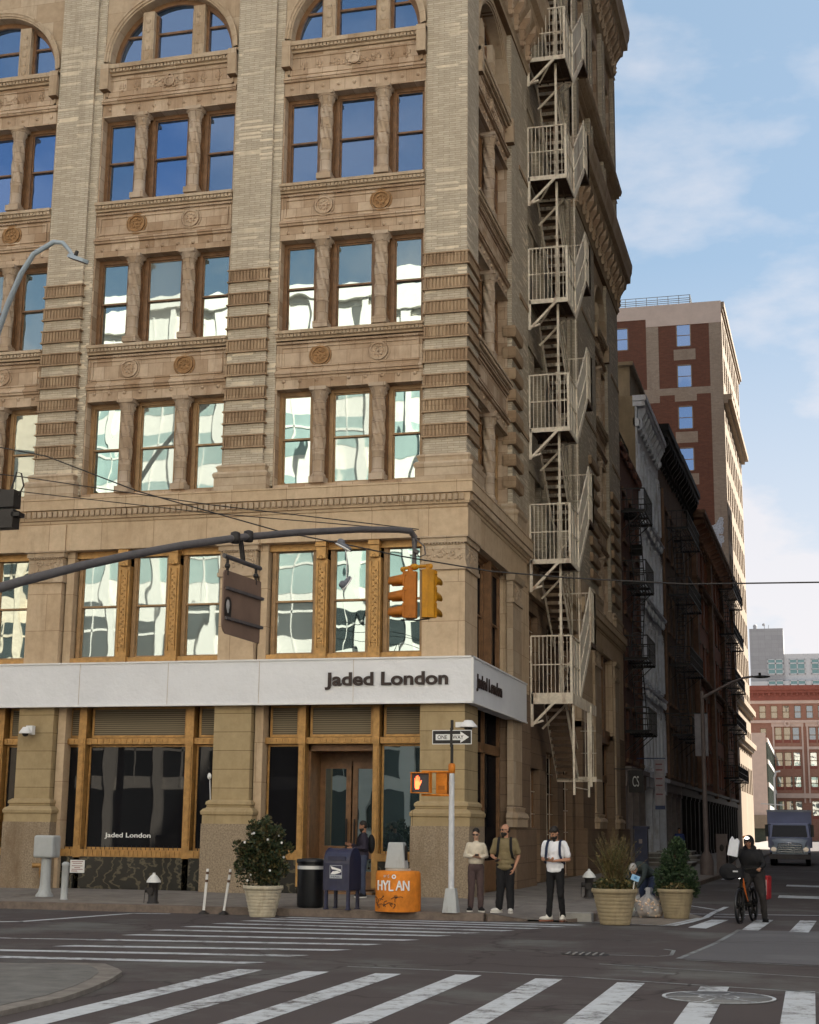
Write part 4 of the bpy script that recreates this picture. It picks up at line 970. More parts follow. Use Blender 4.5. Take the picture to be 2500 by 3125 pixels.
# ---------------------------------------------------------------- buildings further down the side street
XL = lambda y: -7.8 + .0203 * max(0, y - 80)
FX = lambda u, z, d: (XL(u) - d, u, z)
M_RED = brick('dark_red_brick', (.135, .055, .04), (.17, .075, .05), (.12, .08, .065), .22, .08, .01, sa=.3, stain=(.05, .03, .025))
M_REDL = brick('orange_red_brick', (.30, .10, .055), (.36, .13, .07), (.26, .15, .1), .22, .08, .01, sa=.3, stain=(.12, .06, .04))
M_BROWN = brick('brown_brick', (.15, .095, .065), (.19, .12, .08), (.13, .1, .08), .22, .08, .01, sa=.3, stain=(.05, .04, .03))
M_STUC = simple('olive_stucco', (.24, .19, .125), .9, .2, 1.5, b=.2, dirt=((.15, .11, .075), .6))
M_CAST = simple('white_cast_iron', (.62, .65, .72), .55, .15, 4, b=.1, dirt=((.25, .22, .2), 1.5))
M_BLK = simple('black_trim', (.014, .013, .012), .6, .4, 6, b=.2, spec=.15)
M_BRST = simple('brownstone', (.20, .115, .07), .85, .3, 3, b=.3, dirt=((.1, .06, .04), 1))
M_GREYW = simple('grey_painted_front', (.2, .17, .165), .7, .25, 3, b=.1)
M_GLD = glassy('dark_window_glass', (.6, .65, .75), (.012, .014, .018), .22, .02, 1.2)
def rowhouse(name, label, y0, y1, Z, wm, floors, nw, ww, wh, gm=None, trim=None, corn=None, corn_m=None, depth=17, arch=False, shopz=4.2, shop_m=None, fm=None, endw=True, label_parts=None):
    ym = (y0 + y1) / 2; t = thing(name, label, 'building', (XL(ym) - .5, ym, 0)); trim = trim or wm; gm = gm or M_GLD; fm = fm or M_BLK
    hs = []; L_ = y1 - y0
    for z in floors:
        for k in range(nw):
            c = y0 + (k + .5) * L_ / nw; hs.append((c - ww / 2, c + ww / 2, z, z + wh))
    g = MB(); g.wall(FX, y0, y1, shopz, Z, hs, .25)
    g.quad(FX(y0, 0, .0), FX(y0, Z, .0), FX(y0, Z, depth), FX(y0, 0, depth)); g.quad(FX(y1, 0, 0), FX(y1, Z, 0), FX(y1, Z, depth), FX(y1, 0, depth)); g.quad(FX(y0, Z, 0), FX(y1, Z, 0), FX(y1, Z, depth), FX(y0, Z, depth))
    g.quad(FX(y0, 0, depth), FX(y1, 0, depth), FX(y1, Z, depth), FX(y0, Z, depth))
    g.build('wall', wm, t)
    for h in hs:
        o = sash(FX, h[0], h[1], h[2], h[3], .14, t, fm, gm, .5, .08)
        g = MB(); fbox(g, FX, h[0] - .12, h[1] + .12, h[2] - .16, h[2], -.1, .02); fbox(g, FX, h[0] - .12, h[1] + .12, h[3], h[3] + .22, -.07, .02)
        if arch:
            g2 = (h[0] + h[1]) / 2
            for k in range(9):
                a = pi * k / 8; c = FX(g2 - cos(a) * (ww / 2 + .06), h[3] - .1 + sin(a) * .35, -.05); g.ell(c, .1, 6, 4)
            for s_ in (h[0] - .17, h[1] + .17):
                c = FX(s_, 0, -.06); g.cyl((c[0], c[1], h[2]), (c[0], c[1], h[3] - .1), .1, .085, 8)
        g.build('surround', trim, o)
    # ground floor shop front
    sm = shop_m or M_BLK; n = max(2, int(L_ / 2.6)); g = MB()
    for k in range(n + 1):
        y = min(max(y0 + k * L_ / n, y0 + .2), y1 - .2); fbox(g, FX, y - .2, y + .2, 0, shopz, -.03, .4); fbox(g, FX, y - .26, y + .26, 0, .5, -.07, .3); fbox(g, FX, y - .26, y + .26, shopz - .5, shopz - .3, -.08, .3)
    fbox(g, FX, y0, y1, shopz - .3, shopz + .25, -.1, .3); fbox(g, FX, y0, y1, shopz + .15, shopz + .35, -.28, .1); fbox(g, FX, y0, y1, 0, .45, .1, .4)
    g.build('shop_front', sm, t)
    g = MB(); g.quad(FX(y0, 0, .35), FX(y1, 0, .35), FX(y1, shopz, .35), FX(y0, shopz, .35)); g.build('shop_glass', M_SHOPG, t)
    for (z, h, o_, n_) in (corn or []):
        g = MB(); fbox(g, FX, y0 - .05, y1 + .05, z, z + h * .25, -.1, .2); fbox(g, FX, y0 - .1, y1 + .1, z + h * .65, z + h * .82, -o_ * .85, .2); fbox(g, FX, y0 - .15, y1 + .15, z + h * .82, z + h, -o_, .2)
        for k in range(n_):
            y = y0 + (k + .5) * L_ / n_; w = .12
            g.prism([(-.02, z - h * .1), (.16, z - h * .05), (.22, z + h * .3), (o_ * .8, z + h * .5), (o_ * .82, z + h * .66), (-.02, z + h * .66)], lambda u, v, q: (XL(y) + u, y + (q - .5) * 2 * w, v))
            g.ell(FX(y, z + h * .1, -.2), (.1, .14, .2), 6, 4)
        g.build('cornice', corn_m or trim, t)
    return t
b1 = rowhouse('brick_house', 'narrow dark red brick house next to the corner building, with black fire escape', 66.55, 74.5, 19.2, M_RED, (4.9, 8.2, 11.5, 14.8), 3, 1.1, 2.2, trim=M_BRST, corn=[(18.6, .5, .15, 4)], corn_m=M_RED, shop_m=M_GREYW)
g = MB()
for (y, z) in ((68.2, 15.9), (70.4, 14.6)): fbox(g, FX, y - .3, y + .3, z, z + .42, -.55, 0)
g.build('air_conditioner', M_BLK, b1)
g = MB()
for k in range(5): g.bar((-8.2, 67 + k * 1.7, 19.2), (-8.2, 67 + k * 1.7, 20.5), .06); 
g.bar((-8.2, 67, 20.5), (-8.2, 73.8, 20.5), .06); g.bar((-8.2, 67, 19.4), (-8.2, 73.8, 20.5), .06); g.build('roof_frame', M_BLK, b1)
b2 = rowhouse('cast_iron_building', 'white cast iron fronted building with ornate cornice and tall olive side wall', 74.55, 84.4, 23.4, M_CAST, (4.9, 9.2, 13.6, 18.0), 6, .85, 2.9, trim=M_CAST, corn=[(22.0, 1.6, .5, 9), (12.8, .5, .3, 6), (17.1, .4, .25, 6), (8.4, .4, .25, 6)], corn_m=M_CAST, arch=True, shop_m=M_CAST, gm=M_GLD)
g = MB(); g.box(-25, -7.9, 74.5, 74.54, 4, 23.6); g.box(-25, -8.5, 78, 84, 23.4, 26.3); g.box(-25, -8.3, 77.8, 84.2, 26.3, 26.5); g.build('side_wall', M_STUC, b2)
b3 = rowhouse('brownstone_house', 'brown house with bulky black bracketed cornice beside the white cast iron building', 84.45, 92.4, 24.2, M_BROWN, (4.9, 9, 13.2, 17.6), 3, 1.3, 2.7, trim=M_BRST, corn=[(22.5, 2.2, .7, 7)], corn_m=M_BLK, shop_m=M_GREYW)
b4 = rowhouse('brownstone_house', 'second brown house with black cornice, carrying a tall black fire escape', 92.45, 103.9, 24.4, M_BROWN, (4.9, 9, 13.2, 17.6), 4, 1.3, 2.7, trim=M_BRST, corn=[(22.7, 2.1, .7, 9)], corn_m=M_BLK, shop_m=M_BLK)
b5 = rowhouse('red_brick_block', 'long orange red brick block with brownstone piers and a projecting brown cornice', 104, 141.8, 22.6, M_REDL, (5.2, 8.9, 12.7, 16.5, 19.6), 13, 1.3, 2.2, trim=M_BRST, corn=[(22.2, 1.5, 1.0, 22), (18.6, .5, .4, 4), (11.9, .4, .35, 4)], corn_m=M_BRST, shop_m=M_BLK)
g = MB()
for y in (104.7, 117, 129.5, 141): fbox(g, FX, y - .6, y + .6, 4.2, 22, -.3, 0)
g.build('pier', M_BRST, b5)
g = MB(); g.box(-24, XL(104) - .1, 103.8, 104.0, 20, 23.5); g.build('side_wall', M_BRST, b5)

# tower with a painted-out side wall
M_TWR = brick('tower_red_brick', (.14, .058, .034), (.18, .075, .045), (.12, .075, .06), .4, .12, .015, sa=.5, stain=(.11, .055, .04))
M_TWT = brick('pale_tower_brick', (.30, .24, .18), (.36, .3, .23), (.3, .26, .21), .4, .12, .015, sa=.5, stain=(.2, .15, .11))
M_CREAM = simple('cream_facade', (.26, .20, .14), .8, .12, 2, b=.1, dirt=((.36, .28, .2), .5))
M_PLAST = simple('pale_plaster', (.56, .47, .40), .85, .1, 1, b=.1)
t = thing('apartment_tower', 'tall cream fronted tower with patched red brick side wall and roof railing', 'building', (-9, 150, 0))
TY0, TY1 = 142.5, 168; xf = -6.53; Q = lambda z: 1.8 + (z - 1.8) * .834; QX = lambda x: x * .834
fw = FR(TY0); hs = []
for k in range(10):
    z1 = 50.5 - 4.17 * k
    if z1 < 6: break
    hs.append((-10.93, -9.5, z1 - 2.35, z1)); hs.append((-17.0, -15.6, z1 - 2.35, z1))
g = MB(); g.wall(fw, -26, xf - .03, 0, 51.2, hs, .12); g.build('brick_wall', M_TWR, t)
g = MB()
for (a, b, z0, z1) in ((-13.85, -12.65, 42.6, 50.4), (-7.75, xf - .03, 20, 50.4), (-14.6, -13.85, 43.3, 44.0), (-12.65, -7.75, 43.3, 44.0)): fbox(g, fw, a, b, z0, z1, -.015, .0)
for k in range(8): fbox(g, fw, -11.2, -9.1, 46.8 - 4.17 * k, 47.9 - 4.17 * k, -.02 - .0 * k, .0)
g.build('patched_brick', M_TWT, t)
g = MB(); g.box(-13.85, xf, TY0 - .05, TY0 + .4, 50.4, 52.6); g.box(-26, -13.85, TY0 - .05, TY0 + .4, 51.2, 52.6); g.build('parapet', M_PLAST, t)
M_TGL = glassy('tower_glass', (.4, .56, .85), (.05, .08, .14), .6, .01, .5)
for h in hs:
    g = MB(); a, b, c, d = h
    for (p, q, r, s_) in ((a, a + .09, c, d), (b - .09, b, c, d), (a, b, c, c + .09), (a, b, d - .09, d)): fbox(g, fw, p, q, r, s_, -.02, .1)
    fbox(g, fw, a, b, (c + d) / 2 - .03, (c + d) / 2 + .03, .02, .08)
    o = g.build('window', M_CREAM, t); g = MB(); g.quad(fw(a, c, .06), fw(b, c, .06), fw(b, d, .06), fw(a, d, .06)); g.build('glass', M_TGL, o)
FT = lambda u, z, d: (xf + .0203 * (u - TY0) - d, u, z); hs = []
for k in range(12):
    for j in range(9): y = TY0 + 1.2 + j * 2.72; hs.append((y, y + 1.7, 5.6 + 3.9 * k, 8.2 + 3.9 * k))
g = MB(); g.wall(FT, TY0, TY1, 0, 52.6, hs, .35); g.quad(FT(TY0, 52.6, 0), FT(TY1, 52.6, 0), FT(TY1, 52.6, 18), FT(TY0, 52.6, 18)); g.quad(FT(TY1, 0, 0), FT(TY1, 52.6, 0), FT(TY1, 52.6, 18), FT(TY1, 0, 18)); g.build('facade', M_CREAM, t)
g = MB()
for h in hs:
    pass
for i, h in enumerate(hs[:99]):
    g = MB(); a, b, c, d = h; fbox(g, FT, (a + b) / 2 - .05, (a + b) / 2 + .05, c, d, .22, .3); fbox(g, FT, a, b, (c + d) / 2 - .05, (c + d) / 2 + .05, .2, .3); o = g.build('window', M_TERRAD, t)
    g = MB(); g.quad(FT(a, c, .28), FT(b, c, .28), FT(b, d, .28), FT(a, d, .28)); g.build('glass', M_GLD, o)
for (z, o_) in ((42.2, .75), (13.6, .55), (10.0, .5), (51.6, .3)):
    g = MB(); fbox(g, FT, TY0, TY1 + .3, z, z + .35, -o_ * .5, 0); fbox(g, FT, TY0, TY1 + .5, z + .35, z + .9, -o_, 0); g.build('cornice', M_CREAM, t)
g = MB()
for k in range(10): g.bar((-19 + k * 1.05, TY0 + .4, 52.6), (-19 + k * 1.05, TY0 + .4, 53.6), .06)
for z in (52.9, 53.1, 53.3, 53.6): g.bar((-19, TY0 + .4, z), (-9.5, TY0 + .4, z), .05)
for z in (52.9, 53.2, 53.6): g.bar((-9.5, TY0 + .4, z), (-9.5, TY0 + 6, z), .05)
g.build('roof_railing', simple('grey_railing', (.2, .22, .22), .5), t)
# painted white flowers of graffiti low on the side wall
g = MB(); random.seed(3)
for k in range(70):
    u = -7.1 - abs(random.gauss(0, .7)); z = 29.6 - .8 * (abs(u + 7.1)) + random.uniform(-1.6, 1.3); r = random.uniform(.12, .3)
    if z < 31.2 and u > -9.6: ring(g, fw, u, z, r * .35, r, -.03 - .002 * k / 70, -.01, 9)
g.build('painted_mural', simple('mural_paint', (.45, .5, .55), .6, .5, 8), t)

# end of the street
M_RB = brick('rose_brick', (.33, .165, .11), (.39, .21, .15), (.36, .2, .15), .5, .16, .02, sa=.3, stain=(.24, .1, .07))
M_PINK = simple('pink_stone', (.60, .46, .38), .8, .1, 1, b=.05)
M_ROSE = simple('red_cornice', (.27, .085, .06), .6, .15, 1, b=.05)
M_GLP = glassy('pale_glass', (.75, .8, .8), (.2, .2, .19), .35, .01, .3)
t = thing('corner_brick_building', 'rose brick building closing the street, with red cornice and wide arched windows', 'building', (4, 345, 0))
fe = FR(340); hs = []
for k in range(9): x = -10.3 + 2.5 * k; hs.append((x, x + 1.45, 26.1, 28.9))
for grp in range(3):
    for (z0, z1) in ((20.8, 24.2), (15.2, 18.8), (10.7, 13.6), (4.6, 8.4)):
        for k in range(3): x = -7.1 + grp * 7.2 + k * 1.85; hs.append((x, x + 1.5, z0, z1))
hs.append((-10.2, -8.9, 21.8, 24.0)); hs.append((-10.2, -8.9, 15.6, 18))
g = MB(); g.wall(fe, -30, 26, 0, 31, hs, .5); g.quad(fe(-30, 33, 0), fe(26, 33, 0), fe(26, 33, 25), fe(-30, 33, 25)); g.quad((26, 340, 0), (26, 365, 0), (26, 365, 33), (26, 340, 33)); g.build('wall', M_RB, t)
g = MB(); fbox(g, fe, -30, 26.5, 32.2, 33.2, -1.2, 0); fbox(g, fe, -30, 26.5, 31.6, 32.2, -.8, 0); fbox(g, fe, -30, 26, 30, 31.6, -.25, 0)
for k in range(34): fbox(g, fe, -13 + k * 1.2, -12.6 + k * 1.2, 31, 31.7, -.7, 0)
g.build('cornice', M_ROSE, t)
g = MB(); fbox(g, fe, -30, 26, 29.3, 30, -.15, 0); fbox(g, fe, -30, 26, 25.1, 25.7, -.3, 0); fbox(g, fe, -7.6, 26, 9.0, 10.0, -.4, 0)
for grp in range(3):
    x = -7.6 + grp * 7.2; fbox(g, fe, x, x + .35, 8, 24.4, -.2, 0); fbox(g, fe, x + 6.15, x + 6.5, 8, 24.4, -.2, 0); fbox(g, fe, x, x + 6.4, 19.4, 20, -.25, 0); fbox(g, fe, x - .2, x + 6.6, 24.0 + .3, 25.1, -.12, 0)
    ring(g, fe, x + 3.2, 24.9, .3, .7, -.5, 0, 12)
g.build('stone_band', M_PINK, t)
for h in hs[:99]:
    a, b, c, d = h; g = MB()
    for (p, q, r, s_) in ((a, a + .12, c, d), (b - .12, b, c, d), (a, b, c, c + .12), (a, b, d - .12, d), (a, b, (c + d) / 2 - .08, (c + d) / 2 + .08)): fbox(g, fe, p, q, r, s_, .2, .35)
    o = g.build('window', M_TERRAD, t); g = MB(); g.quad(fe(a, c, .3), fe(b, c, .3), fe(b, d, .3), fe(a, d, .3)); g.build('glass', M_GLP, o)
    if h[2] < 25:
        g = MB(); fbox(g, fe, a, b, c - .0, c + .7, .15, .3); g.build('panel', M_ROSE, o)
t = thing('low_beige_building', 'low building with blank beige side wall and dark green ribbed front', 'building', (-9, 300, 0))
g = MB(); g.box(-26, -7.6, 276.05, 338, 0, 17.0); g.box(-26, -7.4, 275.9, 276.04, 2.6, 19); g.build('wall', M_PINK, t)
g = MB(); g.box(-7.6, -7.3, 276.6, 338, 0, 17.5)
for k in range(30): g.box(-7.3, -7.15, 277 + 2 * k, 277.4 + 2 * k, 0, 17)
g.build('ribbed_front', simple('dark_green_panel', (.05, .065, .05), .6), t)
g = MB()
for z in (5.6, 9.6, 13.6, 17.4): g.box(-7.3, -7.05, 276.6, 338, z, z + .8)
g.build('floor_band', simple('grey_band', (.42, .42, .4), .7), t)
g = MB(); g.box(-9.9, -7.35, 275.2, 276, 2.4, 4.7); g.build('canopy', M_CREAM, t)
g = MB(); g.box(-20, -7.9, 275.9, 276.0, 0, 2.4); g.build('dark_entrance', simple('dark_dull_green', (.06, .07, .05), .8), t)  # plain dark green panel below the canopy
M_MOD = stone('grey_cladding', (.36, .36, .37), (.4, .4, .41), 2.5, 1.6, .08, (.28, .28, .29), .15, (.3, .3, .3), rough=.6, grain=2, off=0)
M_MODW = simple('white_cladding', (.6, .6, .6), .6, .05, 1, b=0)
t = thing('modern_tower', 'pale grey modern block with bands of green glass behind the rose brick building', 'building', (5, 610, 0))
g = MB(); g.box(-20.8, -8, 600, 625, 0, 79.6); g.build('stair_tower', M_MOD, t); g = MB(); g.box(-8, 45, 601, 625, 0, 69.6); g.box(-20.8, 45, 599.5, 601, 0, 59); g.build('main_block', M_MODW, t)
fm_ = FR(600.9)
for j, (z0, z1) in enumerate(((61.6, 67.6), (54.5, 59.2), (47, 52))):
    for k in range(6):
        a = -14.3 + k * 8.2 if j == 0 or k else -14.3; ff = FR(599.95 if a < -8.1 or j else 600.9)
        if j: ff = FR(599.4)
        g = MB(); b = a + (6 if k else 6)
        for (p, q, r, s_) in ((a, a + .3, z0, z1), (b - .3, b, z0, z1), (a, b, z0, z0 + .4), (a, b, z1 - .3, z1), (a + 2.8, a + 3.2, z0, z1), (a, b, z1 - 1.9, z1 - 1.4), (a, b, z0 + 1.9, z0 + 2.2)): fbox(g, ff, p, q, r, s_, -.15, 0)
        o = g.build('window', M_MODW, t); g = MB(); g.quad(ff(a, z0, -.03), ff(b, z0, -.03), ff(b, z1, -.03), ff(a, z1, -.03)); g.build('glass', simple('green_glass', (.22, .36, .36), .25, .1, .3) if 'green_glass' not in MATS else MATS['green_glass'], o)
g = MB(); g.lathe((-18.6, 603, 79.6), [(.7, 0), (.8, 1.6), (.5, 2.0), (.05, 2.1)], 10); g.build('roof_tank', M_MOD, t)
g = MB(); g.tube([(-15, 603, 79.6), (-15, 603, 82)], .15, 6); g.ell((-15.3, 603, 81.5), (.6, .2, .6), 8, 6); g.tube([(-13.6, 603, 79.6), (-13.3, 603, 81.4)], .12, 6); g.build('antenna', M_MOD, t)

# black fire escapes on the row
def black_escape(label, y0, y1, zs, out=1.0, lad=.5, n=9):
    t = thing('black_fire_escape', label, 'fire escape', (XL((y0 + y1) / 2), (y0 + y1) / 2, zs[-1]), 'black fire escapes along the side street')
    fb = FX; m = M_IRON
    for i, z in enumerate(zs):
        g = MB(); nn = int((y1 - y0) / .35)
        for k in range(8): fbox(g, fb, y0, y1, z - .02, z, -out + k * out / 8, -out + k * out / 8 + .06)
        for k in range(3): fbox(g, fb, y0 + (y1 - y0) * k / 2 - .03, y0 + (y1 - y0) * k / 2 + .03, z - .1, z, -out, 0)
        o = g.build('platform', m, t)
        g = MB()
        a, b = fb(y0, z, -out), fb(y1, z, -out); c, d = fb(y0, z, 0), fb(y1, z, 0); H = Vector((0, 0, 1.0))
        for (p, q, cnt) in ((a, b, nn), (c, a, 4), (b, d, 4)):
            p = Vector(p); q = Vector(q); g.bar(p + H, q + H, .05); g.bar(p + H * .5, q + H * .5, .03); g.bar(p, q, .06)
            for k in range(cnt + 1): r = p + (q - p) * k / cnt; g.bar(r, r + H, .028)
        g.build('railing', m, o)
        g = MB()
        for y in (y0 + .1, (y0 + y1) / 2, y1 - .1): g.bar(fb(y, z - .9, 0), fb(y, z - .05, -out * .9), .04)
        g.build('bracket', m, o)
        if i < len(zs) - 1:
            g = MB(); zz = zs[i + 1]; ya_, yb_ = (y0 + .5, y0 + .5 + (y1 - y0) * lad); 
            if i % 2: ya_, yb_ = yb_, ya_
            for dd in (-.25, -.75):
                g.bar(fb(ya_, z, dd), fb(yb_, zz, dd), .04, .1)
            for k in range(n): q = (k + .5) / n; y = ya_ + (yb_ - ya_) * q; fbox(g, fb, y - .08, y + .08, z + (zz - z) * q - .015, z + (zz - z) * q + .015, -.75, -.25)
            g.build('ladder', m, t)
    return t
black_escape('black iron fire escape on the narrow red brick house nearest the corner building', 66.9, 70.4, (16.0, 12.7, 9.3, 6.1), 1.05, .6, 12)
black_escape('tall black fire escape hanging on the second brown house', 88.3, 96.4, (19.4, 15.4, 11.3, 7.25), 1.2, .35, 14)
black_escape('black fire escape at the far end of the long red brick block', 127, 139.6, (21.7, 17.9, 14.0, 10.4, 6.1), 1.2, .25, 12)
g = MB(); g.bar(FX(97.6, 4.4, -.25), FX(97.6, 20.5, -.25), .09); g.build('drainpipe', M_BRST, b4)
g = MB(); g.bar(FX(84.7, 4.4, -.2), FX(84.7, 21, -.2), .12); g.build('drainpipe', M_BRST, b3)

# ---------------------------------------------------------------- buildings and light-shaping blocks across the streets (behind and right of the camera)
def bigblock(name, label, x0, x1, y0, y1, Z, wm, gm, fl=4.0, face='+Y', w=3.2, band=1.4, fins=True):
    t = thing(name, label, 'building', ((x0 + x1) / 2, (y0 + y1) / 2, 0)); g = MB(); g.box(x0, x1, y0, y1, 0, Z); g.build('wall', wm, t)
    f = (lambda u, z, d: (u, y1 - d, z)) if face == '+Y' else (lambda u, z, d: (x0 + d, u, z)); a, b = (x0, x1) if face == '+Y' else (y0, y1)
    k = 0; z = 4.8
    g = MB(); gd = MB()
    while z + fl - band < Z - 1:
        (gd if z < 13 else g).quad(f(a, z, -.02), f(b, z, -.02), f(b, z + fl - band, -.02), f(a, z + fl - band, -.02)); z += fl
    g.build('window_band', gm, t); gd.build('window_band', M_OG2, t); g = MB(); g.quad(f(a, .3, -.03), f(b, .3, -.03), f(b, 4.0, -.03), f(a, 4.0, -.03)); g.build('dark_glazing', M_OG2, t)
    g = MB(); n = int((b - a) / w)
    for i in range(n + 1): u = a + i * (b - a) / n; fbox(g, f, u - .28, u + .28, 0, Z - 1.2 if fins else 4, -.35, .05)
    for i in range(n): 
        u = a + (i + .5) * (b - a) / n; fbox(g, f, u - .05, u + .05, 4, Z - 1.5, -.08, .05)
    z = 4.8
    while z < Z - 1: fbox(g, f, a, b, z + (fl - band) * .62, z + (fl - band) * .68, -.08, .02); z += fl
    g.build('fins', wm, t); g = MB(); fbox(g, f, a - .2, b + .2, Z - 1.2, Z + .4, -.5, .3); g.build('roof_edge', wm, t)
    return t
M_OW = simple('bright_white_panel', (.84, .80, .72), .6, .06, 2, b=0)
M_OG = simple('teal_glazing', (.36, .46, .43), .3, .2, .4, b=0)
M_OG2 = simple('dim_glazing', (.05, .06, .06), .3, .3, .4, b=0)
bigblock('white_office_building', 'white office building with teal window bands across the avenue, behind the camera', -46, 9, -45, -18, 36, M_OW, M_OG)
bigblock('bounce_block', 'tall cream block added unseen behind the camera to bounce light onto the corner building', 10, 70, -45, -18, 48, M_OW, M_OG, 4, band=2.6)  # added out of view to bounce sunlight onto the front wall
bigblock('beige_office_building', 'beige brick building left of the white office building, behind the camera', -95, -46.5, -45, -18, 31, simple('beige_panel', (.65, .55, .42), .8), M_OG2, 3.8)
bigblock('shading_office_block', 'unseen tall block on the right side of the side street, sized to shade it', 7.6, 60, 35, 118, 60, M_BROWN, M_OG2, 4, '-X')  # unseen; height and footprint set to keep sun off the side street
bigblock('shading_brown_block', 'unseen brown block further up the right side of the side street, sized to shade the row', 8, 45, 118.5, 166, 50, M_BROWN, M_OG2, 4, '-X')  # unseen; height raised to shade the row opposite

# ---------------------------------------------------------------- street furniture
def bl(g, name, mats, parent, label=None):      # build in the parent's own space
    o = g.build(name, mats, None, label); o.parent = parent; return o
SW = lambda y: .15 + max(0, y - 30.35) * .0227
M_GALV = simple('galvanised_grey', (.42, .43, .43), .5, .12, 6, b=.1, spec=.4, dirt=((.3, .28, .25), 2))
M_POLE = simple('silver_pole_paint', (.56, .58, .62), .4, .15, 5, b=.1, spec=.5, dirt=((.4, .38, .36), 2))
M_ORY = simple('orange_paint', (.62, .20, .015), .5, .3, 8, b=.1, dirt=((.35, .1, .02), 2))
M_YEL = simple('signal_yellow', (.50, .23, .012), .5, .25, 6, b=.1, dirt=((.3, .12, .01), 3))
M_YELD = simple('signal_orange', (.40, .13, .012), .55, .25, 6, b=.1)
M_BIN = simple('bin_black', (.012, .013, .016), .35, .3, 6, b=0, spec=.5)
M_BLUE = simple('mailbox_blue', (.016, .02, .058), .4, .3, 5, b=.1, spec=.5, dirt=((.035, .035, .06), 3))
M_PLANT = simple('beige_planter', (.46, .41, .31), .6, .15, 5, b=.1, dirt=((.3, .25, .18), 3))
M_SOIL = simple('soil', (.05, .035, .025), .95, .4, 20)
M_GREYP = simple('grey_box_paint', (.40, .42, .43), .55, .1, 5, b=.1, dirt=((.3, .3, .29), 4))

# traffic mast: pole outside the left edge, arm curving out over the junction
t = thing('signal_mast', 'grey traffic signal mast whose long arm curves out over the junction', 'signal mast', (-10.6, 17.4, 0))
g = MB(); g.lathe((-10.6, 17.4, .1), [(.28, 0), (.28, .1), (.2, .5), (.13, .7), (.11, 5.6), (.1, 9.0)], 14); g.build('mast_pole', M_GALV, t)
g = MB(); AP = [(-10.62, 17.38, 4.70), (-10.37, 17.79, 4.88), (-10.21, 18.05, 5.0), (-9.73, 18.86, 5.34), (-9.32, 19.55, 5.60), (-8.85, 20.33, 5.87), (-8.31, 21.25, 6.14), (-7.76, 22.17, 6.37), (-7.04, 23.39, 6.63), (-6.6, 24.12, 6.75), (-6.44, 24.38, 6.77), (-6.39, 24.46, 6.68)]
M_MAST = simple('mast_grey', (.085, .08, .085), .5, .25, 6, b=.15, spec=.4)
g.tube(AP, [.068, .068, .066, .064, .062, .06, .058, .056, .054, .053, .053, .05], 14); g.build('mast_arm', M_MAST, t)
g = MB()
for dy in (-.1, .14): g.lathe((-8.31 + dy * .5, 21.25 + dy, 6.14 + dy * .25), [(.03, -.09), (.075, -.08), (.08, 0), (.075, .08), (.03, .1)], 10); 
g.bar((-8.31, 21.25, 6.1), (-8.28, 21.3, 5.78), .06); g.build('clamp', M_IRON, t)
g = MB(); g.tube([(-6.39, 24.46, 6.7), (-6.39, 24.46, 6.44), (-6.39, 24.46, 6.2)], [.05, .035, .04], 10); g.bar((-6.39, 24.4, 6.45), (-6.3, 24.4, 6.4), .06); g.tube([(-6.36, 24.4, 6.65), (-6.2, 24.4, 6.5), (-6.18, 24.4, 6.36), (-6.28, 24.4, 6.32), (-6.38, 24.4, 6.42)], .012, 6); g.build('hanger', M_MAST, t)
# hanging street sign seen from behind
t = thing('hanging_sign', 'brown backed hanging sign with two ribs, hung below the signal mast arm', 'sign', (-8.2, 21.4, 5.75))
az = R(6); dv = Vector((sin(az), cos(az), 0)); c0 = Vector((-8.28, 21.3, 0)); 
g = MB(); g.tube([tuple(c0 - dv * .62 + Vector((0, 0, 5.76))), tuple(c0 + dv * .6 + Vector((0, 0, 5.76)))], .035, 10); g.build('hanger_pipe', M_MAST, t)
g = MB()
for s_ in (-.5, .45): g.bar(tuple(c0 + dv * s_ + Vector((0, 0, 5.78))), tuple(c0 + dv * s_ + Vector((0, 0, 5.48))), .035); g.ell(tuple(c0 + dv * s_ + Vector((0, 0, 5.62))), .045, 8, 6)
g.build('hook', M_IRON, t)
M_SB = simple('sign_back_brown', (.17, .115, .09), .6, .15, 3, b=.05)
P_ = lambda u, v, q: tuple(c0 + dv * u + Vector((-.012 + .024 * q, 0, v)))
pl = [(-.62, 4.72), (-.60, 4.68), (-.56, 4.63), (-.5, 4.6), (.62, 4.58), (.62, 5.55), (-.58, 5.55), (-.62, 5.5)]
g = MB(); g.prism(pl, P_); g.build('sign_board', M_SB, t)
g = MB()
for z in (5.28, 4.83): g.bar(tuple(c0 + dv * -.56 + Vector((.03, 0, z))), tuple(c0 + dv * .66 + Vector((.03, 0, z))), .045)
g.build('rib', M_MAST, t)
g = MB(); fS = lambda u, z, d: tuple(c0 + dv * u + Vector((.014 - d, 0, z))); vs = [fS(-.47 + .11 * cos(a * pi / 8), 5.06 + .1 * sin(a * pi / 8), -.003) for a in range(9)] + [fS(-.58, 4.86, -.003), fS(-.36, 4.86, -.003)]
g.add(vs, [tuple(range(11))]); g.build('sticker', M_IRON, t); g = MB(); g.add([fS(-.48 + .055 * cos(a * pi / 6), 5.03 + .085 * sin(a * pi / 6), -.005) for a in range(12)], [tuple(range(12))]); g.add([fS(-.47 + .03 * cos(a * pi / 6), 4.95 + .04 * sin(a * pi / 6), -.005) for a in range(12)], [tuple(range(12))]); g.build('sticker_face', simple('sticker_grey', (.42, .42, .42), .6), t)

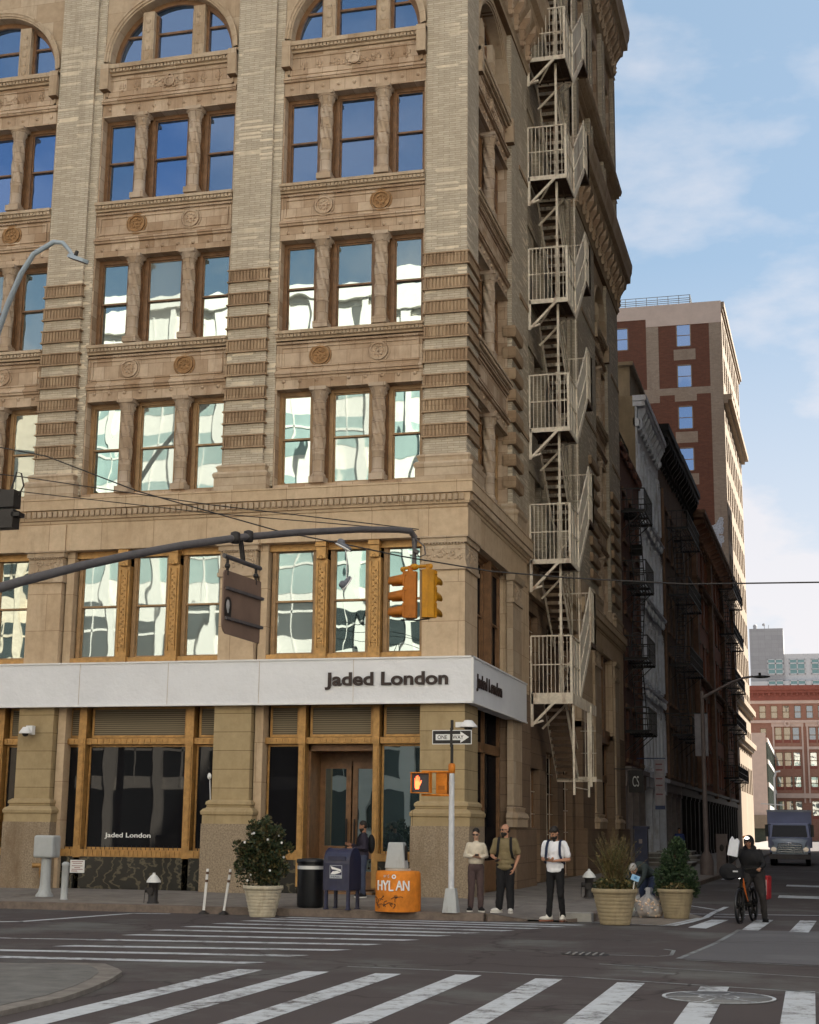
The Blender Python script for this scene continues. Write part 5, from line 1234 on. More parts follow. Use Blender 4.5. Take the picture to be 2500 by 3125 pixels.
def signal_head(label, pos, faz, m, hh=.86):
    """three-section signal; lenses face azimuth faz (from +Y towards +X)"""
    t = thing('traffic_light', label, 'traffic light', pos, 'traffic lights hanging at the end of the mast arm', -faz)
    g = MB(); w = .115; n = 8
    poly = [(-w, -.0), (w, -.0), (w, -.1), (w * .45, -.2), (-w * .45, -.2), (-w, -.1)]      # x, y (back is -y)
    g.prism(poly, lambda u, v, q: (u, v, -hh * q)); bl(g, 'housing', m, t)
    g = MB(); 
    for k in range(3): g.box(-w - .012, w + .012, -.02, .015, -hh * (k + 1) / 3 + .012, -hh * k / 3 - .012)
    for k in range(3):
        for s_ in (-1, 1): g.box(s_ * (w + .01) - .012, s_ * (w + .01) + .012, -.05, -.01, -hh * k / 3 - .07, -hh * k / 3 - .05)
    bl(g, 'door', m, t)
    for k, c in enumerate(('red', 'amber', 'green')):
        z = -hh * (k + .5) / 3; g = MB(); nn = 20; vs = []; fs = []; r = .105
        for j in range(nn + 1):
            a = -pi * .32 + (pi * 1.64) * j / nn; ext = .27 if .12 < j / nn < .88 else .27 * min(j / nn, 1 - j / nn) / .12 + .02
            vs += [(r * cos(a), .01, z + r * sin(a)), (r * cos(a), .01 + ext, z - .045 * ext / .27 + r * sin(a)), (r * .93 * cos(a), .01, z + r * .93 * sin(a)), (r * .93 * cos(a), .01 + ext, z - .045 * ext / .27 + r * .93 * sin(a))]
        for j in range(nn): i = 4 * j; fs += [(i, i + 1, i + 5, i + 4), (i + 2, i + 6, i + 7, i + 3), (i + 1, i + 3, i + 7, i + 5)]
        g.add(vs, fs, True); bl(g, 'visor', m, t)
        g = MB(); g.T = Matrix.Translation((0, .016, z)) @ Matrix.Rotation(-pi / 2, 4, 'X'); g.lathe((0, 0, 0), [(.09, 0), (.08, .02), (.001, .03)], 16)
        bl(g, 'lens', simple(c + '_lens', {'red': (.12, .01, .01), 'amber': (.14, .07, .01), 'green': (.01, .08, .05)}[c], .2, b=0) if c + '_lens' not in MATS else MATS[c + '_lens'], t)
    g = MB(); g.tube([(0, -.08, 0), (0, -.08, .06), (0, -.08, .1)], [.05, .04, .045], 10); bl(g, 'mount', m, t)
    return t
signal_head('orange backed traffic light facing left along the avenue, left one of the hanging pair', (-6.53, 24.42, 6.07), R(-88), M_YELD, .80)
signal_head('yellow traffic light facing up the side street, right one of the hanging pair', (-6.13, 24.55, 6.10), R(12), M_YEL, .82)
t = thing('signal_yoke', 'yellow pipe yoke joining the pair of traffic lights to the mast arm tip', 'bracket', (-6.39, 24.46, 6.15))
g = MB(); g.ell((-6.39, 24.46, 6.16), (.08, .08, .06), 12, 8); g.tube([(-6.57, 24.38, 6.12), (-6.45, 24.42, 6.15), (-6.3, 24.48, 6.17), (-6.12, 24.5, 6.18)], .03, 8); g.ell((-6.57, 24.38, 6.11), .045); g.ell((-6.12, 24.5, 6.17), .05); g.build('yoke', M_YEL, t)
g = MB(); g.tube([(-6.6, 24.4, 5.25), (-6.35, 24.45, 5.24), (-6.12, 24.5, 5.27)], .012, 6); g.build('brace_cable', M_IRON, t)

# overhead wires
def wire(label, pts, r=.012, g_='overhead cables crossing the junction'):
    t = MB(); t.tube(pts, r, 6); o = t.build('overhead_cable', M_IRON); tag(o, label, 'cable', g_); return o
wire('long black cable sagging across the whole picture behind the signal mast arm', [(-15, 23, 8.62), (-13, 22.6, 8.1), (-12.4, 22.5, 7.95), (-10.62, 22.4, 7.23), (-8.0, 22.2, 6.40), (-6.86, 22.1, 6.13), (-5.99, 22.05, 5.91), (-4.55, 22.03, 5.62), (-3.29, 22, 5.47), (-1.61, 22, 5.33), (.3, 22, 5.3), (6, 22, 5.8)])
wire('upper of the two thin cables tied to the tip of the signal mast arm', [(-16, 24, 8.35), (-13.72, 24, 8.0), (-9.99, 24, 7.31), (-6.3, 24.4, 6.80)], .01)
wire('lower of the two thin cables tied to the tip of the signal mast arm', [(-16, 24, 8.05), (-13.7, 24, 7.72), (-9.98, 24, 7.16), (-6.35, 24.4, 6.78)], .009)
M_SHOE = simple('grey_canvas', (.14, .15, .18), .8, .3, 20)
t = thing('hanging_sneakers', 'pair of grey sneakers dangling by their laces from the long overhead cable', 'shoes', (-6.86, 22.1, 6.1))
def shoe(g, c, az, pit, L_=.28):
    g.T = Matrix.Translation(c) @ Matrix.Rotation(az, 4, 'Z') @ Matrix.Rotation(pit, 4, 'Y')
    g.ell((0, 0, .02), (L_ / 2, .045, .035), 12, 8); g.ell((-.07, 0, .05), (.065, .042, .05), 10, 8); g.T = None
def sole(g, c, az, pit, L_=.28):
    g.T = Matrix.Translation(c) @ Matrix.Rotation(az, 4, 'Z') @ Matrix.Rotation(pit, 4, 'Y'); g.lathe((0, 0, -.025), [(1, 0), (1, .03)], 16, fn=None) if 0 else g.ell((0, 0, -.012), (L_ / 2 + .01, .05, .02), 12, 6); g.T = None
for (c, az, pit) in (((-6.92, 22.1, 6.1), .2, .5), ((-6.86, 22.1, 5.52), .9, -.9)):
    g = MB(); shoe(g, c, az, pit); o = g.build('sneaker', M_SHOE, t); g = MB(); sole(g, c, az, pit); g.build('sole', M_WHITE, o)
g = MB(); g.tube([(-6.9, 22.1, 6.12), (-6.86, 22.1, 5.9), (-6.86, 22.1, 5.58)], .008, 5); g.build('lace', M_WHITE, t)

# street lamp, top left
t = thing('street_lamp', 'grey gooseneck street lamp with flat head in front of the brick pier', 'street lamp', (-18.9, 30.8, .15), None)
g = MB(); g.lathe((-18.9, 30.8, .15), [(.2, 0), (.2, .4), (.1, .6), (.085, 11.5)], 12); g.build('lamp_pole', M_GALV, t)
g = MB(); g.tube([(-18.9, 30.8, 11.5), (-18.4, 30.4, 12.6), (-17.75, 29.95, 13.7), (-17.25, 29.6, 14.3), (-16.9, 29.5, 14.72), (-16.4, 29.5, 14.97), (-16.17, 29.5, 14.93), (-15.98, 29.5, 14.72), (-15.88, 29.5, 14.56)], [.08, .07, .068, .066, .062, .058, .05, .045, .045], 12); g.build('lamp_arm', simple('lamp_blue_grey', (.30, .36, .42), .4, .1, 5, spec=.5), t)
g = MB(); Mh = Matrix.Translation((-15.86, 29.4, 14.52)) @ Matrix.Rotation(R(-18), 4, 'Z') @ Matrix.Rotation(R(24), 4, 'Y')
g.T = Mh; g.prism([(-.06, -.10), (.05, -.15), (.3, -.17), (.5, -.1), (.56, 0), (.5, .1), (.3, .17), (.05, .15), (-.06, .10)], lambda u, v, q: (u * (1 if q else .98), v * (1 if not q else .85), -.04 + .08 * q)); o = g.build('lamp_head', MATS['lamp_blue_grey'], t)
g = MB(); g.T = Mh; g.prism([(.0, -.10), (.3, -.14), (.5, -.07), (.5, .07), (.3, .14), (.0, .10)], lambda u, v, q: (u, v, -.055 + .015 * q)); g.build('lens', simple('lamp_lens', (.05, .035, .03), .4, .3, 20), o)
g = MB(); g.T = Mh; g.lathe((.1, 0, .03), [(.045, 0), (.045, .12), (.03, .14)], 10); g.build('photocell', M_IRON, o)
# partial dark fixture at the left edge
t = thing('edge_signal', 'black traffic light cut by the left edge, hung where the thin cables leave the picture', 'traffic light', (-13.0, 22.8, 7.2))
g = MB(); g.box(-13.4, -13.02, 22.6, 22.85, 7.12, 7.42); g.box(-13.4, -13.02, 22.6, 22.85, 6.76, 7.08); g.tube([(-13.15, 22.7, 7.4), (-13.05, 22.7, 7.75), (-12.96, 22.7, 7.72), (-12.9, 22.7, 7.5), (-13.0, 22.7, 7.3)], .014, 6); g.build('housing', M_IRON, t)
g = MB(); g.box(-13.05, -12.9, 22.6, 22.8, 6.95, 7.02); g.build('visor', M_IRON, t)

# pole with signs at the corner
px_, py_ = -6.80, 29.35 + .75
px_, py_ = -7.08, 30.31
t = thing('sign_pole', 'silver street pole with flared square base at the kerb by the corner', 'pole', (px_, py_, .15))
g = MB(); g.frus((px_, py_), .30, .30, .22, .22, .15, .5); g.frus((px_, py_), .22, .22, .19, .19, .5, .62); g.build('pole_base', M_GREYP, t)
g = MB(); g.lathe((px_, py_, .15), [(.062, .4), (.058, 2.0), (.055, 2.75)], 16); g.lathe((px_, py_, .15), [(.062, 1.82), (.062, 1.86)], 16); g.lathe((px_, py_, .15), [(.062, 2.55), (.062, 2.58)], 16); g.build('pole_shaft', M_POLE, t)
g = MB(); g.lathe((px_, py_, 2.9), [(.055, 0), (.07, .02), (.07, .17), (.05, .2)], 16); g.build('collar', M_ORY, t)
g = MB(); g.bar((px_, py_, 3.08), (px_, py_, 3.98), .05, .05); g.build('top_post', M_IRON, t)
def flat(name, label, cat, x0, x1, y, z0, z1, m, th=.01):
    g = MB(); g.box(x0, x1, y, y + th, z0, z1); return g
t = thing('one_way_sign', 'black and white one way arrow sign on the silver pole', 'sign', (px_, py_ - .05, 3.6))
zc = 3.63; yy = py_ - .05
g = MB(); g.box(px_ - .405, px_ + .425, yy, yy + .01, zc - .145, zc + .145); g.build('sign_border', M_WHITE, t)
g = MB(); g.box(px_ - .39, px_ + .41, yy - .003, yy, zc - .13, zc + .13); g.build('sign_face', M_IRON, t)
g = MB(); a = [(-.34, -.06), (.18, -.06), (.18, -.115), (.36, 0), (.18, .115), (.18, .06), (-.34, .06)]
g.prism(a, lambda u, v, q: (px_ + .01 + u, yy - .006 + .003 * q, zc + v)); g.build('arrow', M_WHITE, t)
text('ONE', .2, .08, M_IRON, t, plane_front(px_ - .19, yy - .0065, zc), 'lettering', .002, .01); text('WAY', .23, .08, M_IRON, t, plane_front(px_ + .14, yy - .0065, zc), 'lettering', .002, .01)
g = MB(); g.box(px_ - .025, px_ + .025, yy - .02, yy - .008, zc - .2, zc + .19); g.build('post_strap', M_IRON, t)
# pedestrian signal
t = thing('pedestrian_signal', 'orange framed pedestrian signal showing a lit red hand beside the silver pole', 'pedestrian signal', (px_ - .6, py_ - .1, 2.7))
xc, zc, yy = px_ - .60, 2.70, py_ - .22
g = MB(); g.box(xc - .2, xc + .2, yy, yy + .16, zc - .205, zc + .215); g.box(xc - .2, xc + .2, yy - .07, yy, zc + .195, zc + .215); g.box(xc - .2, xc - .185, yy - .05, yy, zc - .2, zc + .2); g.box(xc + .185, xc + .2, yy - .05, yy, zc - .2, zc + .2); g.build('housing', M_ORY, t)
g = MB(); g.box(xc - .18, xc + .18, yy - .004, yy, zc - .185, zc + .19); g.build('screen', simple('signal_screen', (.06, .055, .06), .35, .1), t)
g = MB(); yh = yy - .008; hx = xc - .06
hand = [(-.055, -.12), (.03, -.12), (.045, -.06), (.085, .0), (.1, .045), (.085, .05), (.05, .01), (.045, .03), (.045, .11), (.03, .115), (.025, .04), (.015, .04), (.012, .14), (-.005, .145), (-.008, .04), (-.018, .04), (-.022, .13), (-.04, .13), (-.04, .03), (-.05, .03), (-.058, .09), (-.072, .09), (-.07, -.05)]
g.prism(hand, lambda u, v, q: (hx + u * .85, yh + .004 * q, zc + v * 1.05)); g.build('lit_hand', emis('hand_light', (1, .10, .03), 1.6), t)
g = MB()
for z in (zc + .23, zc - .24): g.tube([(xc - .0, yy + .08, z), (xc + .5, py_ - .02, z), (px_, py_, z)], .022, 8)
g.build('mount_arm', M_ORY, t)
t = thing('pedestrian_signal', 'second orange pedestrian signal seen from behind, tucked against the silver pole', 'pedestrian signal', (px_ - .2, py_, 2.7))
g = MB(); g.box(px_ - .33, px_ - .1, py_ + .0, py_ + .3, zc - .21, zc + .2); g.frus((px_ - .215, py_ + .15), .23, .3, .12, .2, zc + .2, zc + .24); g.build('housing', M_ORY, t)
g = MB(); g.box(px_ - .28, px_ - .15, py_ - .01, py_, zc - .13, zc - .05); g.build('rear_plate', M_YELD, t)

# kerbside objects on the left
x, y = -16.98 + .05, 31.9; z = SW(y)
t = thing('utility_pedestal', 'pale grey utility box on a thick round post beside the short bollard', 'utility box', (x, y, z))
g = MB(); g.lathe((x, y, z), [(.2, 0), (.2, .04), (.15, .1), (.12, .25), (.11, .9)], 18); g.build('post', M_GREYP, t)
g = MB(); g.box(x - .25, x + .24, y - .2, y + .2, z + .86, z + 1.36); o = g.build('box', M_GREYP, t)
bv = o.modifiers.new('bevel', 'BEVEL'); bv.width = .05; bv.segments = 3
x, y = -16.08, 31.2; z = SW(y)
t = MB(); t.lathe((x, y, z), [(.09, 0), (.075, .03), (.075, .72), (.085, .73), (.085, .78), (.04, .81)], 16); tag(t.build('bollard', M_GREYP), 'short pale bollard beside the grey utility box', 'bollard')
x, y = -18.35, 34.35
t = thing('standpipe', 'brass twin fire standpipe inlet at the foot of the wall behind the bollard', 'standpipe', (x, y, .25))
g = MB(); g.tube([(x, y + .15, .3), (x, y, .62), (x, y, .8)], .06, 10); g.tube([(x, y, .8), (x - .2, y - .12, .8)], [.05, .065], 10); g.tube([(x, y, .8), (x + .2, y - .12, .8)], [.05, .065], 10); g.build('pipe', M_BRASS, t)
t = thing('wall_notice', 'small white printed notice fixed on the marble below the big shop window', 'notice', (-17.9, 35.0, .9))
g = MB(); g.box(-17.92, -17.53, 35.0, 35.02, .62, .93); g.build('notice_board', M_WHITE, t)
g = MB()
for k, (a, b) in enumerate(((.04, .35), (.07, .32), (.05, .34), (.12, .28), (.05, .35), (.04, .2))): g.box(-17.92 + a, -17.92 + b, 34.996, 35.0, .885 - k * .042 - (.02 if k > 1 else 0), .9 - k * .042 - (.02 if k > 1 else 0))
g.build('printed_lines', simple('notice_ink', (.25, .08, .07), .6), t)
def hydrant(x, y, z, label, h=.62, rz=0):
    t = thing('fire_hydrant', label, 'fire hydrant', (x, y, z), 'black fire hydrants with white tops'); s = h / .62
    g = MB(); g.lathe((0, 0, 0), [(.13 * s, 0), (.13 * s, .03), (.105 * s, .05), (.1 * s, .4 * s), (.12 * s, .42 * s), (.12 * s, .44 * s)], 18); bl(g, 'barrel', M_IRON, t)
    g = MB(); g.lathe((0, 0, .44 * s), [(.155 * s, 0), (.15 * s, .03), (.12 * s, .08), (.07 * s, .14), (.03 * s, .17), (.03 * s, .2), (.005, .205)], 18); bl(g, 'bonnet', simple('white_bonnet', (.62, .63, .62), .5, .15, 8) if 'white_bonnet' not in MATS else MATS['white_bonnet'], t)
    g = MB(); g.tube([(0, 0, .28 * s), (-.17 * s, -.05, .28 * s)], [.05 * s, .06 * s], 10); g.tube([(0, 0, .26 * s), (0, -.17 * s, .26 * s)], [.06 * s, .075 * s], 12); g.tube([(-.17 * s, -.05, .26 * s), (-.18 * s, -.06, 0.01)], .008, 5); bl(g, 'outlet', M_IRON, t)
    t.rotation_euler.z = rz; return t
hydrant(-13.75, 30.75, .155, 'black fire hydrant with white top standing before the marble base of the big window')
hydrant(-5.3, 37.4, .2, 'black fire hydrant with white top half hidden behind the wide beige planter', .66)
for (x, y, lean, lb) in ((-12.32, 30.12, .06, 'white striped delineator post at the kerb, the one nearer the hydrant'), (-11.88, 30.14, .12, 'white striped delineator post at the kerb, the one nearer the round planter')):
    t = thing('delineator_post', lb, 'delineator', (x, y, 0), 'delineator posts at the kerb'); g = MB(); g.lathe((0, 0, 0), [(.11, 0), (.11, .02), (.05, .06), (.03, .08)], 14); bl(g, 'base', M_IRON, t)
    g = MB(); g.tube([(-.012, 0, .05), (lean - .012, 0, .92)], .016, 8); g.tube([(.014, 0, .05), (lean + .014, 0, .92)], .016, 8); bl(g, 'post', M_WHITE, t)
    g = MB()
    for a in (.68, .84): g.tube([(lean * a / .92, 0, a - .03), (lean * a / .92 + .002, 0, a + .02)], .032, 10)
    bl(g, 'reflector', simple('red_reflector', (.12, .07, .05), .4), t) if 'red_reflector' not in MATS else bl(g, 'reflector', MATS['red_reflector'], t)

# planters and plants
def leafblob(c, r, n, size, mats, droop=0, fn=None, seed=1, up=.3):
    rnd = random.Random(seed); g = MB()
    for i in range(n):
        while True:
            p = Vector((rnd.uniform(-1, 1), rnd.uniform(-1, 1), rnd.uniform(-1, 1)))
            if p.length < 1 and p.length > .25 * rnd.random() * 2: break
        if fn and not fn(p): continue
        q = Vector(c) + Vector((p.x * r[0], p.y * r[1], p.z * r[2]))
        d = (p * .7 + Vector((rnd.gauss(0, .5), rnd.gauss(0, .5), rnd.gauss(up, .5)))).normalized(); s_ = size * rnd.uniform(.6, 1.3)
        a = d.cross(Vector((rnd.gauss(0, 1), rnd.gauss(0, 1), rnd.gauss(0, 1)))).normalized() * s_ * .38; e = d * s_
        g.mi = rnd.randrange(len(mats)); g.add([tuple(q), tuple(q + e * .5 + a), tuple(q + e), tuple(q + e * .5 - a)], [(0, 1, 2, 3)], False)
    return g
def leafmat(name, c):
    m, nt, p = base(name, .55, .3); n = noise(nt, 9, 3); nt.links.new(mix(nt, ramp(nt, n, .3, .7), [x * .6 for x in c], [x * 1.3 for x in c]), p.inputs['Base Color']); return m
LG = [leafmat('leaf_green', (.045, .062, .026)), leafmat('leaf_dark_green', (.022, .036, .018)), leafmat('leaf_olive', (.09, .075, .03))]
LD = [leafmat('needle_dark', (.022, .045, .02)), leafmat('needle_green', (.035, .06, .025))]
LO = [leafmat('twig_gold', (.18, .14, .055)), leafmat('twig_olive', (.10, .10, .04)), leafmat('twig_brown', (.13, .085, .04))]
M_BARK = simple('bark', (.09, .065, .045), .9, .3, 20)
M_PLANTD = simple('olive_planter', (.29, .235, .145), .6, .15, 5, b=.1, dirt=((.19, .15, .1), 3))
def planter(x, y, z, rt, rb, h, label, n=8, pm=None):
    t = thing('round_planter', label, 'planter', (x, y, z), 'beige ribbed round planters'); pr = []
    for i in range(n):
        a = i / n; b = (i + 1) / n; ra = rb + (rt - rb) * a; rb_ = rb + (rt - rb) * b
        pr += [(ra * .985, h * .86 * a), (ra * 1.0, h * .86 * (a + .02)), (rb_ * 1.005, h * .86 * (b - .03))]
    pr += [(rt * .99, h * .86), (rt * 1.05, h * .87), (rt * 1.07, h * .92), (rt * 1.06, h), (rt * .98, h), (rt * .95, h * .9)]
    g = MB(); g.lathe((0, 0, 0), pr, 36, cap=False); bl(g, 'pot', pm or M_PLANT, t); g = MB(); g.lathe((0, 0, h * .9), [(rt * .96, 0), (.01, .03)], 20); bl(g, 'soil', M_SOIL, t); return t
planter(-10.92, 29.85, 0, .385, .26, .62, 'beige ribbed planter at the kerb holding the white flowered rose bush')
planter(-3.79, 30.25, .01, .42, .29, .68, 'widest beige ribbed planter, nearest the man in the white T-shirt', pm=M_PLANTD)
planter(-2.84, 32.95, .01, .37, .255, .6, 'beige ribbed planter holding the dark evergreen shrub', pm=M_PLANTD)
def shrub(name, label, c, root, parts, trunk):
    t = thing(name, label, 'shrub', root)
    for nm, g, m in parts: g.build(nm, m, t)
    g = MB()
    for a in trunk: g.tube(a[0], a[1], 6)
    g.build('stem', M_BARK, t); return t
c = (-10.95, 29.85, .62); rnd = random.Random(5)
crown = MB(); rb = random.Random(11)
for (dx, dz, rr, n_) in ((0, .95, .3, 1500), (-.28, 1.2, .24, 1000), (.26, 1.25, .25, 1100), (0, 1.55, .26, 1100), (-.2, 1.68, .17, 450), (.3, 1.62, .15, 350), (-.42, .95, .17, 420), (.38, .92, .17, 450), (.12, .72, .24, 700), (-.1, 1.3, .3, 1200), (-.5, 1.35, .1, 120), (.52, 1.32, .09, 110), (.05, 1.86, .1, 130)):
    b_ = leafblob((-10.95 + dx, 29.85 + rb.uniform(-.12, .12), dz + .05), (rr, rr, rr * 1.05), n_, .065, LG, fn=lambda p: sin(p.x * 5 + p.z * 4) + rb.random() * 2 > .2, seed=int(dz * 57)); o_ = len(crown.v); crown.v += b_.v; crown.f += [[q + o_ for q in f] for f in b_.f]; crown.m += b_.m; crown.sm += b_.sm
g2 = MB()
for k in range(11):
    a = rnd.uniform(0, 2 * pi); z = rnd.uniform(.7, 1.75); r = .46 * rnd.uniform(.6, 1.05); q = (-10.93 + r * cos(a), 29.85 - abs(r * sin(a)) * .9, z)
    for j in range(5): g2.ell((q[0] + .014 * cos(j * 1.25), q[1] - .01, q[2] + .014 * sin(j * 1.25)), (.013, .008, .013), 6, 4)
g3 = leafblob((-11.28, 29.8, 1.0), (.24, .2, .5), 500, .06, LG, seed=9)
stems = [([c, (c[0] + rnd.uniform(-.1, .1), c[1], 1.0), (c[0] + rnd.uniform(-.5, .5), c[1] + rnd.uniform(-.3, .3), rnd.uniform(1.4, 1.95))], [.014, .01, .004]) for k in range(14)]
shrub('rose_bush', 'leafy rose bush dotted with small white flowers in the planter by the shop door', c, c, [('foliage', crown, LG), ('side_foliage', g3, LG), ('flowers', g2, M_WHITE)], stems)
c = (-3.79, 30.25, .62); tw = MB(); rnd = random.Random(8)
for k in range(300):
    a = rnd.uniform(0, 2 * pi); s_ = rnd.uniform(.15, .95); L_ = rnd.uniform(.45, .95); b0 = Vector((c[0] + rnd.gauss(0, .09), c[1] + rnd.gauss(0, .09), .68 + rnd.uniform(0, .35))); e = b0 + Vector((cos(a) * L_ * .6 * s_, sin(a) * L_ * .6 * s_, L_ * rnd.uniform(.5, 1)))
    tw.mi = rnd.randrange(3); tw.tube([b0, (b0 + e) / 2 + Vector((0, 0, .03)), e], [.006, .004, .002], 4, cap=False)
    for j in range(9):
        q = b0.lerp(e, rnd.uniform(.35, 1)); d = Vector((rnd.gauss(0, 1), rnd.gauss(0, 1), rnd.gauss(.4, 1))).normalized() * .05; w = d.cross(Vector((0, 0, 1))) * .3
        tw.add([tuple(q), tuple(q + d * .5 + w), tuple(q + d), tuple(q + d * .5 - w)], [(0, 1, 2, 3)], False)
low = leafblob((c[0], c[1], .74), (.4, .4, .13), 1300, .07, LG + [LO[0]], seed=12)
shrub('dry_grass_shrub', 'wispy olive gold shrub in the widest planter with low leaves round its foot', c, c, [('twigs', tw, LO), ('low_leaves', low, LG + [LO[0]])], [([c, (c[0], c[1], 1.1)], .02)])
c = (-2.84, 32.95, .55); rnd = random.Random(2); ev = MB()
for (dx, dz, r, n) in ((-.05, .95, .27, 1300), (-.2, .62, .25, 900), (.22, .62, .24, 900), (.05, 1.28, .16, 600), (.33, .42, .17, 500), (-.1, .35, .25, 600), (-.32, .38, .14, 300), (.16, 1.1, .13, 300)):
    b_ = leafblob((c[0] + dx, c[1], .2 + dz), (r, r, r * 1.1), n, .055, LD, seed=int(dz * 100), up=.6); o_ = len(ev.v); ev.v += b_.v; ev.f += [[i + o_ for i in f] for f in b_.f]; ev.m += b_.m; ev.sm += b_.sm
lw = leafblob((c[0], c[1], .64), (.34, .34, .08), 500, .06, LO, seed=22)
shrub('evergreen_shrub', 'dark bushy evergreen shrub growing in the planter beside the bags', c, c, [('foliage', ev, LD), ('low_leaves', lw, LO)], [([c, (c[0], c[1], 1.4)], .03)])
t = thing('planter_tag', 'small light blue sign on a stick in the widest planter', 'sign', (-3.45, 30.1, .66)); g = MB(); g.bar((-3.42, 30.08, .6), (-3.38, 30.06, .83), .018); g.build('stick', M_WHITE, t)
g = MB(); g.T = Matrix.Translation((-3.36, 30.04, .9)) @ Matrix.Rotation(.35, 4, 'Y'); g.box(-.08, .08, -.005, .005, -.055, .055); g.build('card', simple('card_blue', (.25, .45, .68), .5, .05), t); g = MB(); g.T = Matrix.Translation((-3.36, 30.033, .9)) @ Matrix.Rotation(.35, 4, 'Y'); g.box(-.02, .03, -.001, .001, -.02, .03); g.build('card_print', simple('card_print_blue', (.08, .25, .5), .5), t)

# litter bin, mailbox, painted concrete base
x, y, z = -10.2, 30.75, .155
t = thing('litter_bin', 'black cylindrical litter bin with a white band under its lid, beside the mailbox', 'litter bin', (x, y, z))
g = MB(); g.lathe((x, y, z), [(.25, 0), (.27, .03), (.28, .06), (.285, .80), (.285, .92)], 28); g.build('drum', M_BIN, t)
g = MB(); g.lathe((x, y, z), [(.3, .9), (.31, .93), (.3, .98), (.15, 1.0), (.001, 1.01)], 28); g.build('lid', M_BIN, t)
g = MB(); g.lathe((x, y, z), [(.289, .78), (.289, .85)], 28, cap=False); g.build('band', M_LETW, t)
x, y, z = -9.42, 30.45, .155; rz = R(-9)
t = thing('mailbox', 'dark blue round topped mailbox on four legs between the bin and the orange base', 'mailbox', (x, y, z), None, rz)
g = MB(); w, d = .29, .27; prof = [(-d, .38)] + [(-d * cos(a), .92 + .30 * sin(a)) for a in [pi * k / 12 for k in range(13)]] + [(d, .38)]
g.prism(prof, lambda u, v, q: (u * 1.0 + 0 * q, (q - .5) * 2 * w, v)); M1 = Matrix.Rotation(0, 4, 'Z')
g = MB(); prof = [(-w, .38), (-w, .92)] + [(-w * cos(a), .92 + .30 * sin(a)) for a in [pi * k / 14 for k in range(1, 14)]] + [(w, .92), (w, .38)]
g.prism(prof, lambda u, v, q: ((q - .5) * 2 * w * .98, u * .95, v)); bl(g, 'body', M_BLUE, t)
g = MB()
for sx_ in (-1, 1):
    g.sweep([(-.1, -w * .95), (.1, -w * .95)], [(0, .38), (.001, .38), (.001, .39)]) if 0 else None
    g.prism([(p * 1.03, q if q < .93 else .92 + (q - .92) * 1.05) for p, q in prof], lambda u, v, q: (sx_ * (w * .98) - .012 + .024 * q, u * .95, v))
bl(g, 'edge_rim', M_BLUE, t)
for sx_, sy_ in ((-1, -1), (1, -1), (1, 1), (-1, 1)):
    g = MB(); g.box(sx_ * .25 - .03, sx_ * .25 + .03, sy_ * .22 - .03, sy_ * .22 + .03, 0, .4); g.box(sx_ * .25 - .045, sx_ * .25 + .045, sy_ * .22 - .045, sy_ * .22 + .045, 0, .02); bl(g, 'leg', M_BLUE, t)
g = MB(); g.box(-.2, .2, -.285, -.27, .98, 1.06); bl(g, 'drop_flap', M_BLUE, t)
g = MB(); yf = -.282
g.box(-.15, .13, yf, yf + .002, .62, .88); o = bl(g, 'decal', simple('decal_grey', (.38, .4, .45), .5, .05), t)
g = MB(); g.box(-.14, .12, yf - .002, yf, .69, .87); bl(g, 'decal_field', M_BLUE, t)
g = MB()
for P in ([(-.13, .86), (.1, .80), (.115, .75), (-.02, .79), (-.10, .80)], [(-.13, .70), (-.03, .70), (.11, .74), (.02, .77), (-.08, .76)]): g.prism(P, lambda u, v, q: (u, yf - .004 + .002 * q, v))
bl(g, 'decal_emblem', M_LETW, t)
o = text('MAIL', .22, .035, M_BLUE, None, plane_front(-.01, yf - .001, .652), 'decal_lettering', .002); o.parent = t
x, y, z = -8.2, 30.35, .15
t = thing('concrete_base', 'round concrete base painted orange with white letters and black scribbles', 'concrete base', (x, y, z))
M_ORC = simple('orange_concrete', (.62, .2, .02), .75, .3, 4, b=.4, bs=25, dirt=((.3, .08, .02), 2.5))
g = MB(); g.lathe((x, y, z), [(.46, 0), (.465, .06), (.46, .4), (.455, .74), (.43, .79), (.3, .8), (.001, .8)], 40, fn=lambda a, zz: 1 + .012 * sin(5 * a) + .006 * sin(13 * a + zz * 9)); g.build('drum', M_ORC, t)
g = MB(); g.lathe((x, y, z), [(.27, .79), (.25, .84), (.001, .85)], 20); g.build('mortar_cap', simple('mortar', (.4, .33, .26), .9, .2, 9), t)
def on_drum(u, v, dr=.006): a = -pi / 2 + u / .47; return (x + (.47 + dr) * cos(a), y + (.47 + dr) * sin(a), z + v)
lets = {'H': [[(0, 0), (0, 1)], [(.6, 0), (.6, 1)], [(0, .5), (.6, .5)]], 'Y': [[(0, 1), (.3, .5)], [(.6, 1), (.3, .5)], [(.3, .5), (.3, 0)]], 'L': [[(0, 1), (0, 0)], [(0, 0), (.45, .0)]], 'A': [[(0, 0), (.3, 1)], [(.6, 0), (.3, 1)], [(.15, .4), (.45, .4)]], 'N': [[(0, 0), (0, 1)], [(0, 1), (.6, 0)], [(.6, 0), (.6, 1)]]}
g = MB(); cu_ = -.345
for ch in 'HYLAN':
    for (a, b) in lets[ch]:
        p = on_drum(cu_ + a[0] * .19, .42 + a[1] * .19, .0); q = on_drum(cu_ + b[0] * .19, .42 + b[1] * .19, .0); g.tube([p, q], .017, 6)
    cu_ += .145
g.build('white_letters', M_LETW, t)
g = MB(); rnd = random.Random(4)
